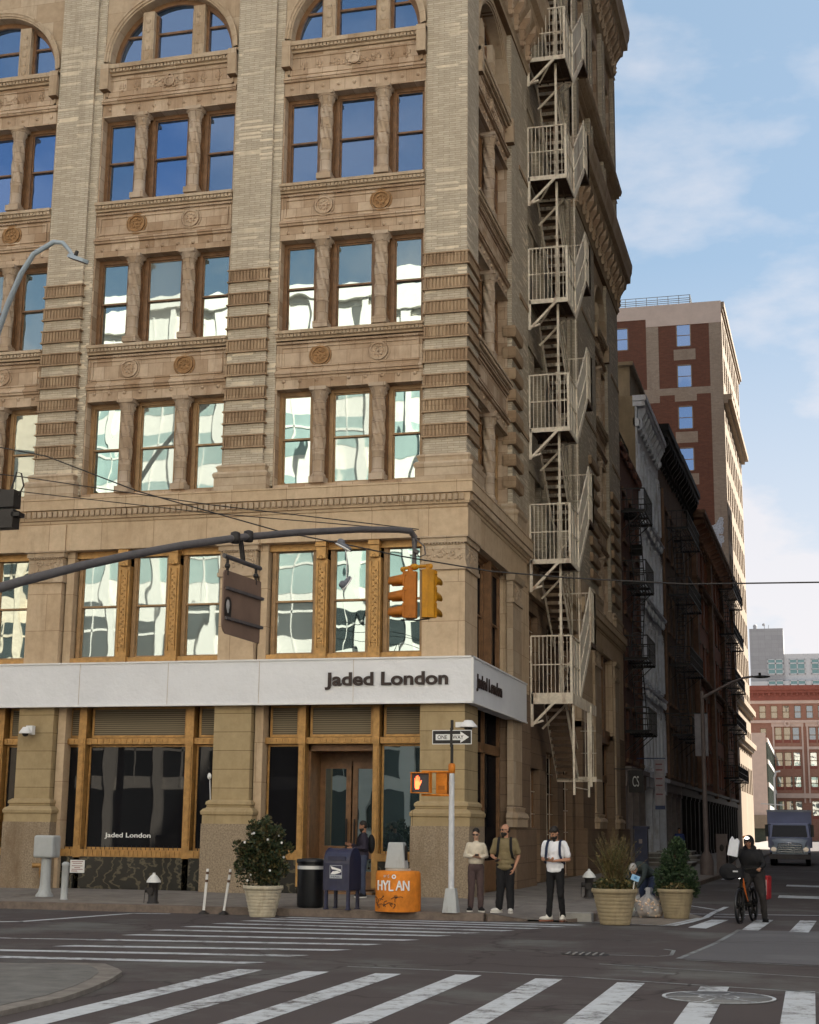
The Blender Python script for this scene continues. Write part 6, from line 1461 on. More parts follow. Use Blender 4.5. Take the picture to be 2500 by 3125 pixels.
for k in range(15):
    u = rnd.uniform(-.42, .1); v = rnd.uniform(.05, .3); du = rnd.uniform(-.2, .2); dv_ = rnd.uniform(.05, .25)
    g.tube([on_drum(u + du * s_ + .03 * sin(6 * s_ + k), v + dv_ * s_ * (1.4 - s_), .0) for s_ in (0, .25, .5, .75, 1)], .007, 5)
g.build('black_scribble', M_IRON, t)
g = MB(); 
for r_, mm in ((.045, 0),):
    c_ = on_drum(.04, .67, .0)
    for k in range(14): a, b = 2 * pi * k / 14, 2 * pi * (k + 1) / 14; g.quad(*[on_drum(.04 + rr * cos(q), .69 + rr * sin(q), .004) for rr, q in ((.022, a), (.045, a), (.045, b), (.022, b))])
g.build('round_sticker', M_LETW, t)
g = MB()
for k in range(9): u = -.2 + .12 * rnd.random(); v = .66 + .05 * rnd.random(); g.quad(on_drum(u, v, .004), on_drum(u + .03, v, .004), on_drum(u + .04, v + .03, .004), on_drum(u + .01, v + .02, .004))
g.build('paint_flake', simple('pink_flake', (.6, .4, .3), .7), t)
t = thing('junction_box', 'tapered pale grey metal box on top of the orange base', 'utility box', (x - .04, y, z + .83))
g = MB(); g.frus((x - .03, y), .43, .34, .31, .26, z + .84, z + 1.36); o = g.build('box', M_GREYP, t); bv = o.modifiers.new('bevel', 'BEVEL'); bv.width = .025; bv.segments = 3
g = MB(); g.frus((x + .165, y - .0), .01, .2, .01, .15, z + 1.0, z + 1.3); g.build('side_slot', M_IRON, t)

# security cameras
def dome_cam(x, y, z, label, s=1):
    t = thing('security_camera', label, 'security camera', (x, y, z), 'white dome security cameras'); g = MB(); g.box(-.02, .16 * s, .05, .2, -.02, .2 * s) if s < 1.2 else g.box(-.3, -.05, -.05, .12, 0, .12); bl(g, 'bracket', M_WHITE, t)
    g = MB(); g.lathe((0, 0, 0), [(.16 * s, 0), (.16 * s, .03), (.11 * s, .1), (.07 * s, .16)], 18); bl(g, 'shade', M_WHITE, t); g = MB(); g.ell((0, 0, -.01), (.08 * s, .08 * s, .07), 12, 8); bl(g, 'dome', M_IRON, t)
dome_cam(-19.05, 34.4, 4.02, 'white dome camera on the leftmost stone pier'); dome_cam(-7.62, 34.3, 4.1, 'white dome camera fixed just under the corner of the shop sign', 1.3)
t = thing('wall_light', 'small white wall fitting with cable on the middle stone pier', 'fitting', (-14.1, 34.6, 3.0)); g = MB(); g.ell((-14.14, 34.62, 2.98), (.05, .05, .08), 10, 8); g.build('fitting', M_WHITE, t); g = MB(); g.tube([(-14.14, 34.66, 2.9), (-14.12, 34.69, 2.4)], .012, 5); g.build('cable', M_WHITE, t)

# side street furniture
t = thing('street_lamp', 'slim grey street lamp arching over the side street beside the control box', 'street lamp', (-4.0, 60.4, .15))
g = MB(); g.lathe((-4.0, 60.4, .15), [(.26, 0), (.26, .55), (.2, .75), (.1, .9), (.09, 4), (.07, 7.05)], 12); g.build('lamp_pole', simple('brown_grey_pole', (.15, .12, .115), .6, .2, 4), t)
g = MB(); g.tube([(-3.98, 60.4, 6.95), (-3.4, 60.4, 7.25), (-2.88, 60.4, 7.52), (-2.4, 60.4, 7.7), (-2.0, 60.4, 7.76)], [.06, .055, .05, .045, .04], 8); g.build('lamp_arm', MATS['brown_grey_pole'], t)
g = MB(); g.ell((-1.7, 60.4, 7.74), (.36, .14, .06), 14, 8); o = g.build('lamp_head', M_IRON, t); g = MB(); g.lathe((-1.75, 60.4, 7.78), [(.05, 0), (.05, .12)], 8); g.build('photocell', M_IRON, o)
t = thing('control_box', 'tall brownish control cabinet with a round port behind the slim lamp pole', 'utility box', (-3.6, 63.5, .15)); g = MB(); g.box(-3.8, -3.35, 63.3, 63.7, .15, 1.7); g.box(-3.42, -3.05, 63.3, 63.7, .15, 1.25); o = g.build('cabinet', MATS['brown_grey_pole'], t); g = MB(); g.ell((-3.58, 63.29, 1.15), (.09, .02, .14), 10, 6); g.build('port', M_IRON, t)
t = thing('shop_banner', 'black square projecting shop sign with pale curly letters', 'sign', (-6.9, 62.3, 3.6))
g = MB(); g.box(-7.15, -6.55, 62.2, 62.26, 3.3, 4.2); g.build('panel', M_IRON, t); text('CS', .26, .42, simple('pale_script', (.5, .5, .48), .5), t, plane_front(-6.86, 62.195, 3.75), 'lettering', .004); g = MB(); g.bar((-7.75, 62.23, 4.25), (-6.5, 62.23, 4.25), .04); g.build('bracket', M_IRON, t)
t = thing('shop_banner', 'narrow white banner with red stripes hanging beyond the black square sign', 'sign', (-6.5, 70.5, 4)); g = MB(); g.box(-6.9, -6.45, 70.4, 70.44, 2.9, 5.0); g.build('panel', simple('dull_banner', (.36, .33, .35), .7), t); g = MB()
for z in (4.75, 4.5, 4.1, 3.8, 3.4): g.box(-6.85, -6.55, 70.39, 70.4, z, z + .06)
g.build('printed_lines', simple('banner_red', (.25, .09, .1), .7), t); g = MB(); g.box(-6.9, -6.45, 70.38, 70.4, 2.75, 2.92); g.bar((-7.7, 70.42, 5.05), (-6.4, 70.42, 5.05), .05); g.build('blue_strip', simple('banner_blue', (.06, .08, .16), .7), t)
t = thing('shop_banner', 'pale blank banner hanging by the slim street lamp pole', 'sign', (-5.3, 84, 6)); g = MB(); g.box(-6.0, -5.3, 84, 84.04, 5.8, 8.1); g.build('panel', simple('pale_banner', (.4, .37, .38), .7), t); g = MB(); g.bar((-7.6, 84, 8.12), (-5.3, 84, 8.12), .06); g.build('bracket', M_IRON, t)
for (y0, lb) in ((71.0, 'low stone entrance steps before the white cast iron building'), (78.5, 'wide stone loading steps further along the side street')):
    t = thing('stone_steps', lb, 'steps', (-6.4, y0, .2), 'stone steps on the pavement')
    for k in range(3):
        g = MB(); g.box(-7.75, -5.4 - .3 * k, y0 + .35 * k, y0 + 3.2, .2 + .2 * k, .36 + .2 * k); g.build('step', M_CONC, t)
        g = MB(); g.box(-7.75, -5.35 - .3 * k, y0 + .35 * k - .04, y0 + 3.2, .36 + .2 * k, .4 + .2 * k); g.build('step_edge', M_KERBL, t)
t = thing('carton_stack', 'dark blue parking meter kiosk standing on the pavement behind the shrubs', 'kiosk', (-6.0, 55, .2)); t.name = 'parking_kiosk'
g = MB(); g.box(-6.15, -5.7, 55, 55.35, .2, 1.85); g.box(-6.2, -5.65, 54.95, 55.4, 1.85, 1.95); g.build('cabinet', simple('kiosk_blue', (.03, .035, .07), .5), t); g = MB(); g.box(-6.0, -5.88, 54.98, 55, 1.35, 1.5); g.build('screen', M_GREYW, t)
t = thing('far_street_lamp', 'thin pale street lamp in front of the rose brick building', 'street lamp', (-5.4, 250, 0)); t.name = 'street_lamp'
g = MB(); g.tube([(-5.6, 250, 0), (-5.6, 250, 10.2), (-5.3, 250, 11.2), (-4.6, 250, 11.3)], .16, 6); g.build('lamp_pole', M_GALV, t); g = MB(); g.bar((-7.8, 250, 6.2), (-4.2, 250, 6.0), .14); g.build('cross_arm', M_GALV, t)

# truck
M_TRB = simple('truck_body_blue', (.42, .46, .68), .5, .1, 2, b=0); M_TRW = simple('truck_white', (.55, .58, .66), .4, .06, 2, b=0, spec=.5)
M_CHR = simple('chrome', (.5, .52, .56), .2, .1, 5, metal=.8, b=0)
t = thing('box_truck', 'blue box truck with chrome grille driving towards the camera, headlights on', 'truck', (-1.25, 90, 0)); a, b = -2.45, -.05
g = MB(); g.box(a, b, 88.6, 95.5, .95, 2.92); g.build('cargo_box', M_TRB, t); g = MB(); g.box(a - .02, b + .02, 88.5, 95.6, 2.9, 3.02); g.build('roof_edge', M_TRW, t)
g = MB(); f_ = lambda x, y, z: (x, y, z); x0, x1 = a + .12, b - .12
g.add([(x0, 88.6, 2.3), (x1, 88.6, 2.3), (x1, 88.6, .7), (x0, 88.6, .7), (x0 + .06, 87.7, 2.25), (x1 - .06, 87.7, 2.25), (x1 - .0, 87.3, 1.5), (x0 + .0, 87.3, 1.5), (x1, 87.3, .7), (x0, 87.3, .7)], [(0, 1, 5, 4), (4, 5, 6, 7), (1, 2, 8, 6, 5), (0, 4, 7, 9, 3), (7, 6, 8, 9)], False); g.build('cab', M_TRB, t)
g = MB(); g.quad((x0 + .2, 87.62, 2.17), (x1 - .2, 87.62, 2.17), (x1 - .12, 87.29, 1.55), (x0 + .12, 87.29, 1.55)); g.build('windscreen', M_BIN, t)
g = MB(); vs = []; n = 10
for j, (y, z, w) in enumerate(((87.35, 1.5, .98), (86.9, 1.42, .92), (86.6, 1.28, .84), (86.5, 1.05, .8), (86.5, .6, .82))):
    for k in range(n + 1): u = -1 + 2 * k / n; vs.append((-1.25 + u * w, y + .12 * u * u, z - .08 * u ** 4))
g.add(vs, [(j * 11 + k, j * 11 + k + 1, j * 11 + k + 12, j * 11 + k + 11) for j in range(4) for k in range(n)], True); g.box(-2.2, -.3, 86.9, 87.5, .5, 1.1); g.build('bonnet', simple('truck_bonnet', (.5, .58, .68), .25, .1, 2, spec=.6, b=0), t)
g = MB()
for z in (.72, .84, .96, 1.08): g.box(-1.9 + (z - .7) * .1, -.6 - (z - .7) * .1, 86.42, 86.5, z, z + .05)
g.tube([(-1.95, 86.45, .68), (-1.85, 86.45, 1.17), (-1.25, 86.42, 1.24), (-.65, 86.45, 1.17), (-.55, 86.45, .68)], .03, 6); g.build('grille', M_CHR, t)
g = MB(); ring(g, FR(86.4), -1.25, 1.16, .05, .09, -.0, .03, 14); g.build('emblem', M_CHR, t)
g = MB(); g.box(-2.35, -.15, 86.35, 86.6, .36, .62); g.build('bumper', simple('bumper_brown', (.16, .14, .14), .5), t)
for s_ in (-1, 1):
    g = MB(); g.ell((-1.25 + s_ * .86, 86.56, .88), (.15, .06, .12), 12, 8); g.build('headlight', emis('headlight_glow', (.8, .66, .5), .1) if 'headlight_glow' not in MATS else MATS['headlight_glow'], t)
    g = MB(); g.box(-1.25 + s_ * 1.22 - .09, -1.25 + s_ * 1.22 + .09, 87.35, 87.5, 1.55, 2.2); g.bar((-1.25 + s_ * 1.0, 87.6, 2.2), (-1.25 + s_ * 1.22, 87.4, 2.2), .03); g.build('mirror', M_BIN, t)
    for y in (87.6, 93.8):
        g = MB(); g.T = Matrix.Translation((-1.25 + s_ * .95, y, .42)) @ Matrix.Rotation(pi / 2, 4, 'Y'); g.lathe((0, 0, -.13), [(.3, 0), (.4, .02), (.42, .06), (.42, .2), (.4, .25), (.3, .26)], 22); o = g.build('wheel', M_BIN, t)
        g = MB(); g.T = Matrix.Translation((-1.25 + s_ * .95, y, .42)) @ Matrix.Rotation(pi / 2, 4, 'Y'); g.lathe((0, 0, -.14), [(.22, 0), (.2, .05), (.001, .28)], 12); g.build('rim', M_CHR, o)

# ---------------------------------------------------------------- people
def skinmat(name, c):
    m, nt, p = base(name, .55, .35); p.inputs['Subsurface Weight'].default_value = .08; p.inputs['Subsurface Radius'].default_value = (.02, .008, .004)
    nt.links.new(mix(nt, noise(nt, 14, 3), [x * .85 for x in c], [min(1, x * 1.12) for x in c]), p.inputs['Base Color']); return m
SK1 = skinmat('fair_skin', (.50, .30, .21)); SK2 = skinmat('tanned_skin', (.42, .22, .14)); SK3 = skinmat('brown_skin', (.28, .14, .085))
def cloth(name, c, v=.18): return simple(name, c, .85, v, 9, b=.4, bs=18)
C_CREAM = cloth('cream_knit', (.60, .54, .44)); C_PLUM = cloth('plum_trousers', (.075, .05, .05)); C_OLIVE = cloth('olive_shirt', (.19, .15, .08)); C_BLACK = cloth('black_cloth', (.010, .010, .012)); C_WT = cloth('white_tshirt', (.74, .75, .80), .06)
C_NAVY = cloth('navy_cloth', (.02, .03, .07)); C_DG = cloth('dark_green_jacket', (.03, .04, .04)); C_HAIR = simple('dark_hair', (.018, .013, .010), .45, .3, 30, b=.4, bs=80); C_GREYH = simple('grey_cap', (.42, .40, .38), .8, .2, 20); C_SHOEW = simple('white_shoe', (.62, .6, .56), .6, .1, 10); C_BROWNS = simple('brown_shoe', (.22, .09, .06), .6, .2, 10)
def V(*a): return Vector(a)
def hand(g, w, d, n, curl=.6, s=1.0, thumb=1):
    """palm from wrist w along d, palm facing n; five unequal bent fingers"""
    d = d.normalized(); n = (n - n.dot(d) * d).normalized(); a = d.cross(n).normalized()
    for q in (-.022, -.008, .008, .022): g.cap(w + a * q * .8, w + d * .085 * s + a * q, .0135, .0125, 8)
    for q, L_, r in ((-.029, .062, .0078), (-.0105, .074, .0085), (.0085, .08, .0088), (.0275, .071, .0085)):
        b = w + d * .088 * s + a * q; c1 = (d * cos(curl * .5) + n * sin(curl * .5)); c2 = (d * cos(curl * 1.4) + n * sin(curl * 1.4)); c3 = (d * cos(curl * 2.1) + n * sin(curl * 2.1))
        m1 = b + c1 * L_ * .45; m2 = m1 + c2 * L_ * .32; m3 = m2 + c3 * L_ * .25
        g.cap(b, m1, r * 1.05, r, 8); g.cap(m1, m2, r, r * .95, 8); g.cap(m2, m3, r * .95, r * .8, 8)
    b = w + d * .03 + a * .028 * thumb; m1 = b + (d * .75 + a * .55 * thumb + n * .35) * .042; m2 = m1 + (d * .85 + a * .1 * thumb + n * .5) * .034
    g.cap(b, m1, .0125, .0105, 8); g.cap(m1, m2, .0105, .0085, 8)
def figure(label, loc, rz, H, skin, J, head=(0, 0), shirt=None, sleeve='short', trousers=None, shoes=None, hair=None, sunglasses=False, beard=None, female=False, hem=.86, wide=0, cap_=None, collar=None, lean=0, tw=.075, name='person'):
    """J: joints for the two sides, key + 'l' is towards -x (screen left when facing the camera at -y)"""
    t = thing(name, label, 'person', loc, None, rz); s = H / 1.75
    D = dict(pel=V(0, 0, .93), che=V(0, 0, 1.27), nk=V(0, .01, 1.46), hd=V(0, -.015, 1.63),
             shl=V(-.175, 0, 1.41), shr=V(.175, 0, 1.41), ell=V(-.23, .02, 1.13), elr=V(.23, .02, 1.13), wrl=V(-.22, -.08, .88), wrr=V(.22, -.08, .88),
             hil=V(-.085, 0, .93), hir=V(.085, 0, .93), knl=V(-.095, -.015, .5), knr=V(.095, -.015, .5), anl=V(-.1, .01, .085), anr=V(.1, .01, .085), fdl=V(-.35, -1, 0), fdr=V(.35, -1, 0),
             hdl=None, hdr=None, pnl=V(1, 0, 0), pnr=V(-1, 0, 0), curl=.55)
    D.update(J); D = {k: (v * s if isinstance(v, Vector) and k[:2] not in ('fd', 'hd', 'pn') or k == 'hd' and isinstance(v, Vector) else v) for k, v in D.items()}
    fem = .9 if female else 1
    # --- body
    g = MB(); Mh = Matrix.Rotation(head[0], 3, 'Z') @ Matrix.Rotation(head[1], 3, 'X'); hc = D['hd']
    hp = lambda x, y, z: hc + Mh @ V(x, y, z) * s
    g.ell(hp(0, .012, .025), (.073 * s, .09 * s, .09 * s), 18, 12, Mh); g.ell(hp(0, -.018, -.045), (.056 * s, .066 * s, .066 * s), 16, 10, Mh); g.ell(hp(0, -.052, -.088), (.028 * s, .026 * s, .022 * s), 10, 8, Mh)
    g.cap(hp(0, -.086, .012), hp(0, -.1, -.03), .009 * s, .013 * s, 8); g.ell(hp(0, -.083, -.062), (.022 * s, .012 * s, .006 * s), 10, 6, Mh); g.ell(hp(0, -.082, -.073), (.018 * s, .011 * s, .006 * s), 10, 6, Mh)
    for q in (-1, 1): g.ell(hp(q * .074, .012, -.005), (.011 * s, .02 * s, .031 * s), 8, 8, Mh); g.ell(hp(q * .03, -.078, .03), (.02 * s, .01 * s, .007 * s), 8, 6, Mh); g.ell(hp(q * .04, -.06, -.025), (.022 * s, .02 * s, .022 * s), 8, 6, Mh)
    g.cap(D['nk'] - V(0, 0, .05) * s, hp(0, .02, -.05), .056 * s * fem, .05 * s * fem, 12)
    up = (D['che'] - D['pel'])
    ra = up.to_track_quat('Z', 'Y').to_matrix() if up.length > 0 else None
    g.ell(D['che'], (.165 * s * fem, .1 * s, .19 * s), 16, 10, ra); g.ell((D['che'] + D['pel']) / 2, (.135 * s * fem, .092 * s, .17 * s), 16, 10, ra); g.ell(D['pel'], (.15 * s, .1 * s, .12 * s), 16, 10)
    for q in 'lr':
        g.cap(D['sh' + q], D['el' + q], .046 * s * fem, .036 * s * fem); g.cap(D['el' + q], D['wr' + q], .037 * s * fem, .024 * s * fem); g.ell((D['el' + q] * .7 + D['wr' + q] * .3), .038 * s * fem, 10, 8)
        dd = D['hd' + q] or (D['wr' + q] - D['el' + q]); hand(g, D['wr' + q], dd, D['pn' + q], D['curl'], s, 1 if q == 'l' else -1)
        g.cap(D['hi' + q], D['kn' + q], .078 * s, .05 * s); g.cap(D['kn' + q], D['an' + q], .05 * s, .034 * s); g.ell(D['kn' + q] * .65 + D['an' + q] * .35 + V(0, .012, 0), .05 * s, 10, 8)
        f_ = D['fd' + q].normalized(); g.cap(D['an' + q], D['an' + q] + f_ * .11 * s - V(0, 0, .045) * s, .036 * s, .028 * s)
    body = bl(g, 'body', skin, t); remesh(body, .0085 * s, 2, .4)
    # --- clothes
    if trousers:
        g = MB(); g.ell(D['pel'] + V(0, 0, .0), ((.172 + wide * .5) * s, (.122 + wide * .5) * s, .135 * s), 18, 12); w2 = tw * s
        for q in 'lr': g.cap(D['hi' + q], D['kn' + q], (.094 + wide) * s, w2); g.cap(D['kn' + q], D['an' + q] + V(0, 0, .02), w2, w2 * .82)
        o = bl(g, 'trousers', trousers, t); remesh(o, .013 * s, 6); wrinkle(o, .022)
    if shirt:
        g = MB(); g.ell(D['che'], ((.192 + wide) * s * fem, (.128 + wide) * s, .195 * s), 18, 12, ra); mid = (D['che'] + D['pel']) / 2
        g.ell(mid, ((.165 + wide) * s * fem, (.122 + wide) * s, .19 * s), 18, 12, ra); bot = D['pel'] + (D['che'] - D['pel']).normalized() * (hem - .93) * s
        g.cap(D['shl'] - V(-.02, 0, .005), D['shr'] - V(.02, 0, .005), .068 * s * fem, .068 * s * fem); g.cap(D['nk'] - V(0, 0, .07) * s, D['nk'] - V(0, 0, .02) * s, .075 * s, .066 * s)
        # skirted lower edge
        u = (D['che'] - D['pel']).normalized(); a = V(1, 0, 0); b = u.cross(a).normalized(); vs = []; n = 24
        for (c, rx, ry) in ((mid, .16 + wide, .118 + wide), (bot, .178 + wide, .13 + wide), (bot - u * .005, .05, .03), (mid + u * .05, .03, .03)):
            for k in range(n): q = 2 * pi * k / n; vs.append(tuple(c + a * cos(q) * rx * s * (fem if c is not bot else 1) + b * sin(q) * ry * s))
        g.add(vs, [(j * n + k, j * n + (k + 1) % n, (j + 1) * n + (k + 1) % n, (j + 1) * n + k) for j in range(3) for k in range(n)] + [tuple(range(2 * n, 3 * n))[::-1], tuple(range(3 * n, 4 * n))], True) if 0 else [g.ell(bot.lerp(mid, q_) + u * .06 * s, ((.176 - .006 * q_ + wide) * s * (1 if not female else .95), (.13 + wide) * s, .09 * s), 18, 10) for q_ in (0, .33, .66, 1)]
        for q in 'lr':
            e = D['el' + q]; sh = D['sh' + q]; k = .055 if not female else .047
            if sleeve == 'short': g.cap(sh, sh.lerp(e, .72), (.07 if not female else .06) * s, (.068 + wide * .5) * s)
            else: g.cap(sh, e, .064 * s * fem, .05 * s * fem); g.cap(e, D['wr' + q].lerp(e, .08), .05 * s * fem, .036 * s * fem)
        o = bl(g, 'shirt' if sleeve == 'short' else 'jacket' if not female else 'jumper', shirt, t); remesh(o, .012 * s, 12); wrinkle(o, .024)
        if collar:
            g = MB(); c = D['nk'] + V(0, 0, .0) * s
            g.tube([c + V(.065 * cos(a_), .06 * sin(a_), -.02 + .015 * sin(a_)) * s for a_ in [i * pi / 8 for i in range(17)]], .014 * s, 6); bl(g, 'collar', shirt, t)
    for q in 'lr':
        if shoes:
            f_ = D['fd' + q].normalized(); c = D['an' + q] + f_ * .055 * s; az = atan2(f_.y, f_.x); g = MB()
            g.T = Matrix.Translation((c.x, c.y, c.z - .02 * s)) @ Matrix.Rotation(az, 4, 'Z'); g.ell((.0, 0, -.012), (.145 * s, .05 * s, .042 * s), 16, 10); g.ell((-.06 * s, 0, .025), (.075 * s, .047 * s, .055 * s), 12, 8); bl(g, 'shoe', shoes[0], t)
            g = MB(); g.T = Matrix.Translation((c.x, c.y, c.z - .085 * s)) @ Matrix.Rotation(az, 4, 'Z'); g.prism([(.15 * s * cos(a_) + .0, .052 * s * sin(a_)) for a_ in [i * pi / 8 for i in range(16)]], lambda u_, v_, w_: (u_, v_, .028 * w_)); bl(g, 'sole', shoes[1], t)
    if hair == 'short' or hair == 'bun':
        g = MB(); g.ell(hp(0, .022, .04), (.08 * s, .092 * s, .088 * s), 18, 12, Mh); g.ell(hp(0, .045, .0), (.076 * s, .066 * s, .08 * s), 16, 10, Mh)
        if hair == 'bun': g.ell(hp(0, .105, .01), (.045 * s, .04 * s, .045 * s), 12, 8)
        o = bl(g, 'hair', C_HAIR, t)
    if hair == 'fringe':
        g = MB(); g.ell(hp(0, .02, .045), (.083 * s, .095 * s, .085 * s), 18, 12, Mh); g.ell(hp(0, .045, .0), (.08 * s, .066 * s, .085 * s), 16, 10, Mh); g.ell(hp(.0, -.06, .07), (.06 * s, .04 * s, .03 * s), 12, 8, Mh); bl(g, 'hair', C_HAIR, t)
    if hair == 'sides':
        g = MB(); g.ell(hp(0, .045, .0), (.0785 * s, .062 * s, .07 * s), 16, 10, Mh); bl(g, 'hair', C_HAIR, t)
    if hair == 'cap': g = MB(); g.ell(hp(0, .015, .045), (.086 * s, .1 * s, .085 * s), 18, 12, Mh); bl(g, 'cap', cap_ or C_GREYH, t)
    if beard: g = MB(); g.ell(hp(0, -.03, -.07), (.06 * s, .068 * s, .055 * s), 14, 10, Mh); g.ell(hp(0, -.06, -.11), (.036 * s, .032 * s, .04 * s), 12, 8, Mh); bl(g, 'beard', C_HAIR, t)
    if sunglasses:
        g = MB()
        for q in (-1, 1): g.ell(hp(q * .034, -.088, .01), (.03 * s, .008 * s, .021 * s), 12, 8, Mh); g.cap(hp(q * .064, -.08, .015), hp(q * .078, .01, .01), .004 * s, .004 * s, 5)
        g.cap(hp(-.02, -.094, .014), hp(.02, -.094, .014), .004 * s, .004 * s, 5); bl(g, 'sunglasses', M_BIN, t)
    else:
        g = MB()
        for q in (-1, 1): g.ell(hp(q * .03, -.082, .01), (.014 * s, .006 * s, .007 * s), 8, 6, Mh)
        bl(g, 'eyes', simple('eye_dark', (.03, .02, .018), .3, .1), t) if 'eye_dark' not in MATS else bl(g, 'eyes', MATS['eye_dark'], t)
    return t, D, s, hp
def phone(label, own, p, rot=(0, 0, 0)):
    t = thing('phone', label, 'phone', own); t.rotation_euler = rot; g = MB(); g.box(-.036, .036, -.005, .005, -.07, .07); bl(g, 'case', M_BIN, t); g = MB(); g.box(-.032, .032, .005, .0065, -.064, .064); bl(g, 'screen', simple('phone_screen', (.05, .06, .07), .1, .1), t) if 'phone_screen' not in MATS else bl(g, 'screen', MATS['phone_screen'], t); return t
def backpack(label, fig, D, s, m, w=.15):
    M = WM(fig); c = M @ (D['che'] + V(0, .19, -.05) * s); t = thing('backpack', label, 'backpack', c, None, fig.rotation_euler.z)
    g = MB(); g.ell((0, 0, 0), (w * s, .09 * s, .22 * s), 16, 12); o = bl(g, 'bag', m, t)
    g = MB(); off = -(D['che'] + V(0, .19, -.05) * s)
    for q in (-1, 1):
        P = [V(q * .1, .1, 1.42), V(q * .115, .02, 1.487), V(q * .12, -.075, 1.44), V(q * .128, -.135, 1.34), V(q * .135, -.148, 1.22), V(q * .165, -.09, 1.08), V(q * .175, .03, 1.05), V(q * .13, .13, 1.08)]
        for k in range(-2, 3): g.tube([p * s + off + V(k * .009, 0, 0) for p in P], .009, 6)
    bl(g, 'strap', m, t); return t

# woman in the cream jumper, looking down at the phone held in both hands
fig, D, s, hp = figure('woman with dark tied hair and sunglasses in a cream jumper, both hands on a phone', (-6.64, 30.62, .16), R(14), 1.65, SK1,
    dict(ell=V(-.235, .03, 1.16), elr=V(.235, .02, 1.16), wrl=V(-.06, -.22, 1.15), wrr=V(.085, -.215, 1.13), shl=V(-.155, 0, 1.40), shr=V(.155, 0, 1.40), hdl=V(.7, -.5, .1), hdr=V(-.8, -.45, .1), pnl=V(.3, .3, 1), pnr=V(-.3, .3, 1), curl=.7,
         anl=V(-.115, .03, .085), anr=V(.1, -.03, .085)), (R(-12), R(20)), C_CREAM, 'long', C_PLUM, (C_BLACK, C_SHOEW), 'bun', True, female=True, hem=.99, tw=.078)
g = MB(); g.ell(D['pel'] + V(0, 0, .09), (.15, .115, .03), 18, 8); bl(g, 'waistband', C_CREAM, fig)
M = WM(fig); p = M @ (V(.01, -.285, 1.17) * s); phone('phone held in both hands by the woman in the cream jumper', p, p, (R(60), 0, R(14)))
# bearded man in the olive shirt, head turned to the left
fig, D, s, hp = figure('bearded balding man in an open olive short sleeved shirt with black trousers and white trainers', (-6.02, 30.55, .16), R(4), 1.74, SK2,
    dict(ell=V(-.27, .0, 1.12), wrl=V(-.17, -.22, 1.06), hdl=V(.5, -.7, -.25), pnl=V(.5, .2, .6), elr=V(.27, .04, 1.12), wrr=V(.19, -.06, .86), hdr=V(-.4, -.3, -.9), pnr=V(-1, .2, 0), shl=V(-.185, 0, 1.41), shr=V(.185, 0, 1.41),
         anl=V(-.13, -.02, .085), anr=V(.11, -.05, .085), fdl=V(-.9, -.8, 0), fdr=V(.1, -1, 0)), (R(-48), R(4)), C_OLIVE, 'short', C_BLACK, (C_SHOEW, C_SHOEW), 'sides', True, True, hem=.84, wide=.018, collar=True, tw=.09)
M = WM(fig); p = M @ (V(-.12, -.31, 1.03) * s); phone('phone held low in one hand by the bearded man', p, p, (R(70), 0, R(30)))
backpack('black backpack worn by the bearded man in the olive shirt', fig, D, s, C_BLACK, .19)
# tall man in the white T-shirt
fig, D, s, hp = figure('tall man in a white T-shirt and slim black jeans, head bent over his phone', (-5.02, 30.62, .015), R(-6), 1.86, SK2,
    dict(ell=V(-.235, .0, 1.13), wrl=V(-.07, -.24, 1.12), elr=V(.27, .0, 1.13), wrr=V(.02, -.25, 1.10), hdl=V(.8, -.5, .05), hdr=V(-.9, -.4, .1), pnl=V(.3, .3, 1), pnr=V(-.3, .3, 1), curl=.7, shl=V(-.18, 0, 1.41), shr=V(.18, 0, 1.41),
         anl=V(-.12, -.03, .085), anr=V(.13, .05, .085), knr=V(.11, -.03, .5), fdl=V(-.8, -.7, 0), fdr=V(.1, -1, 0), hd=V(0, -.045, 1.615)), (R(-22), R(26)), C_WT, 'short', C_BLACK, (C_SHOEW, C_BROWNS), 'fringe', False, True, hem=.87, tw=.068, collar=False)
M = WM(fig); p = M @ (V(-.07, -.32, 1.13) * s); phone('phone held at the waist by the tall man in the white T-shirt', p, p, (R(70), 0, 0))
backpack('dark backpack worn by the tall man in the white T-shirt', fig, D, s, C_NAVY, .13)
# man at the shop door
fig, D, s, hp = figure('man in dark clothes before the shop door, half hidden by the bin and mailbox', (-10.0, 33.9, .23), R(-70), 1.72, SK3,
    dict(wrl=V(-.12, -.28, 1.2), ell=V(-.22, -.02, 1.14), wrr=V(.1, -.26, 1.12), hdl=V(.1, -1, .2)), (R(0), R(16)), cloth('faded_plum_jacket', (.03, .025, .04)), 'long', cloth('blue_jeans', (.05, .06, .10)), (C_BLACK, C_SHOEW), 'short', False, True, hem=.84, wide=.01)
backpack('black backpack on the man at the shop door', fig, D, s, C_BLACK, .15)
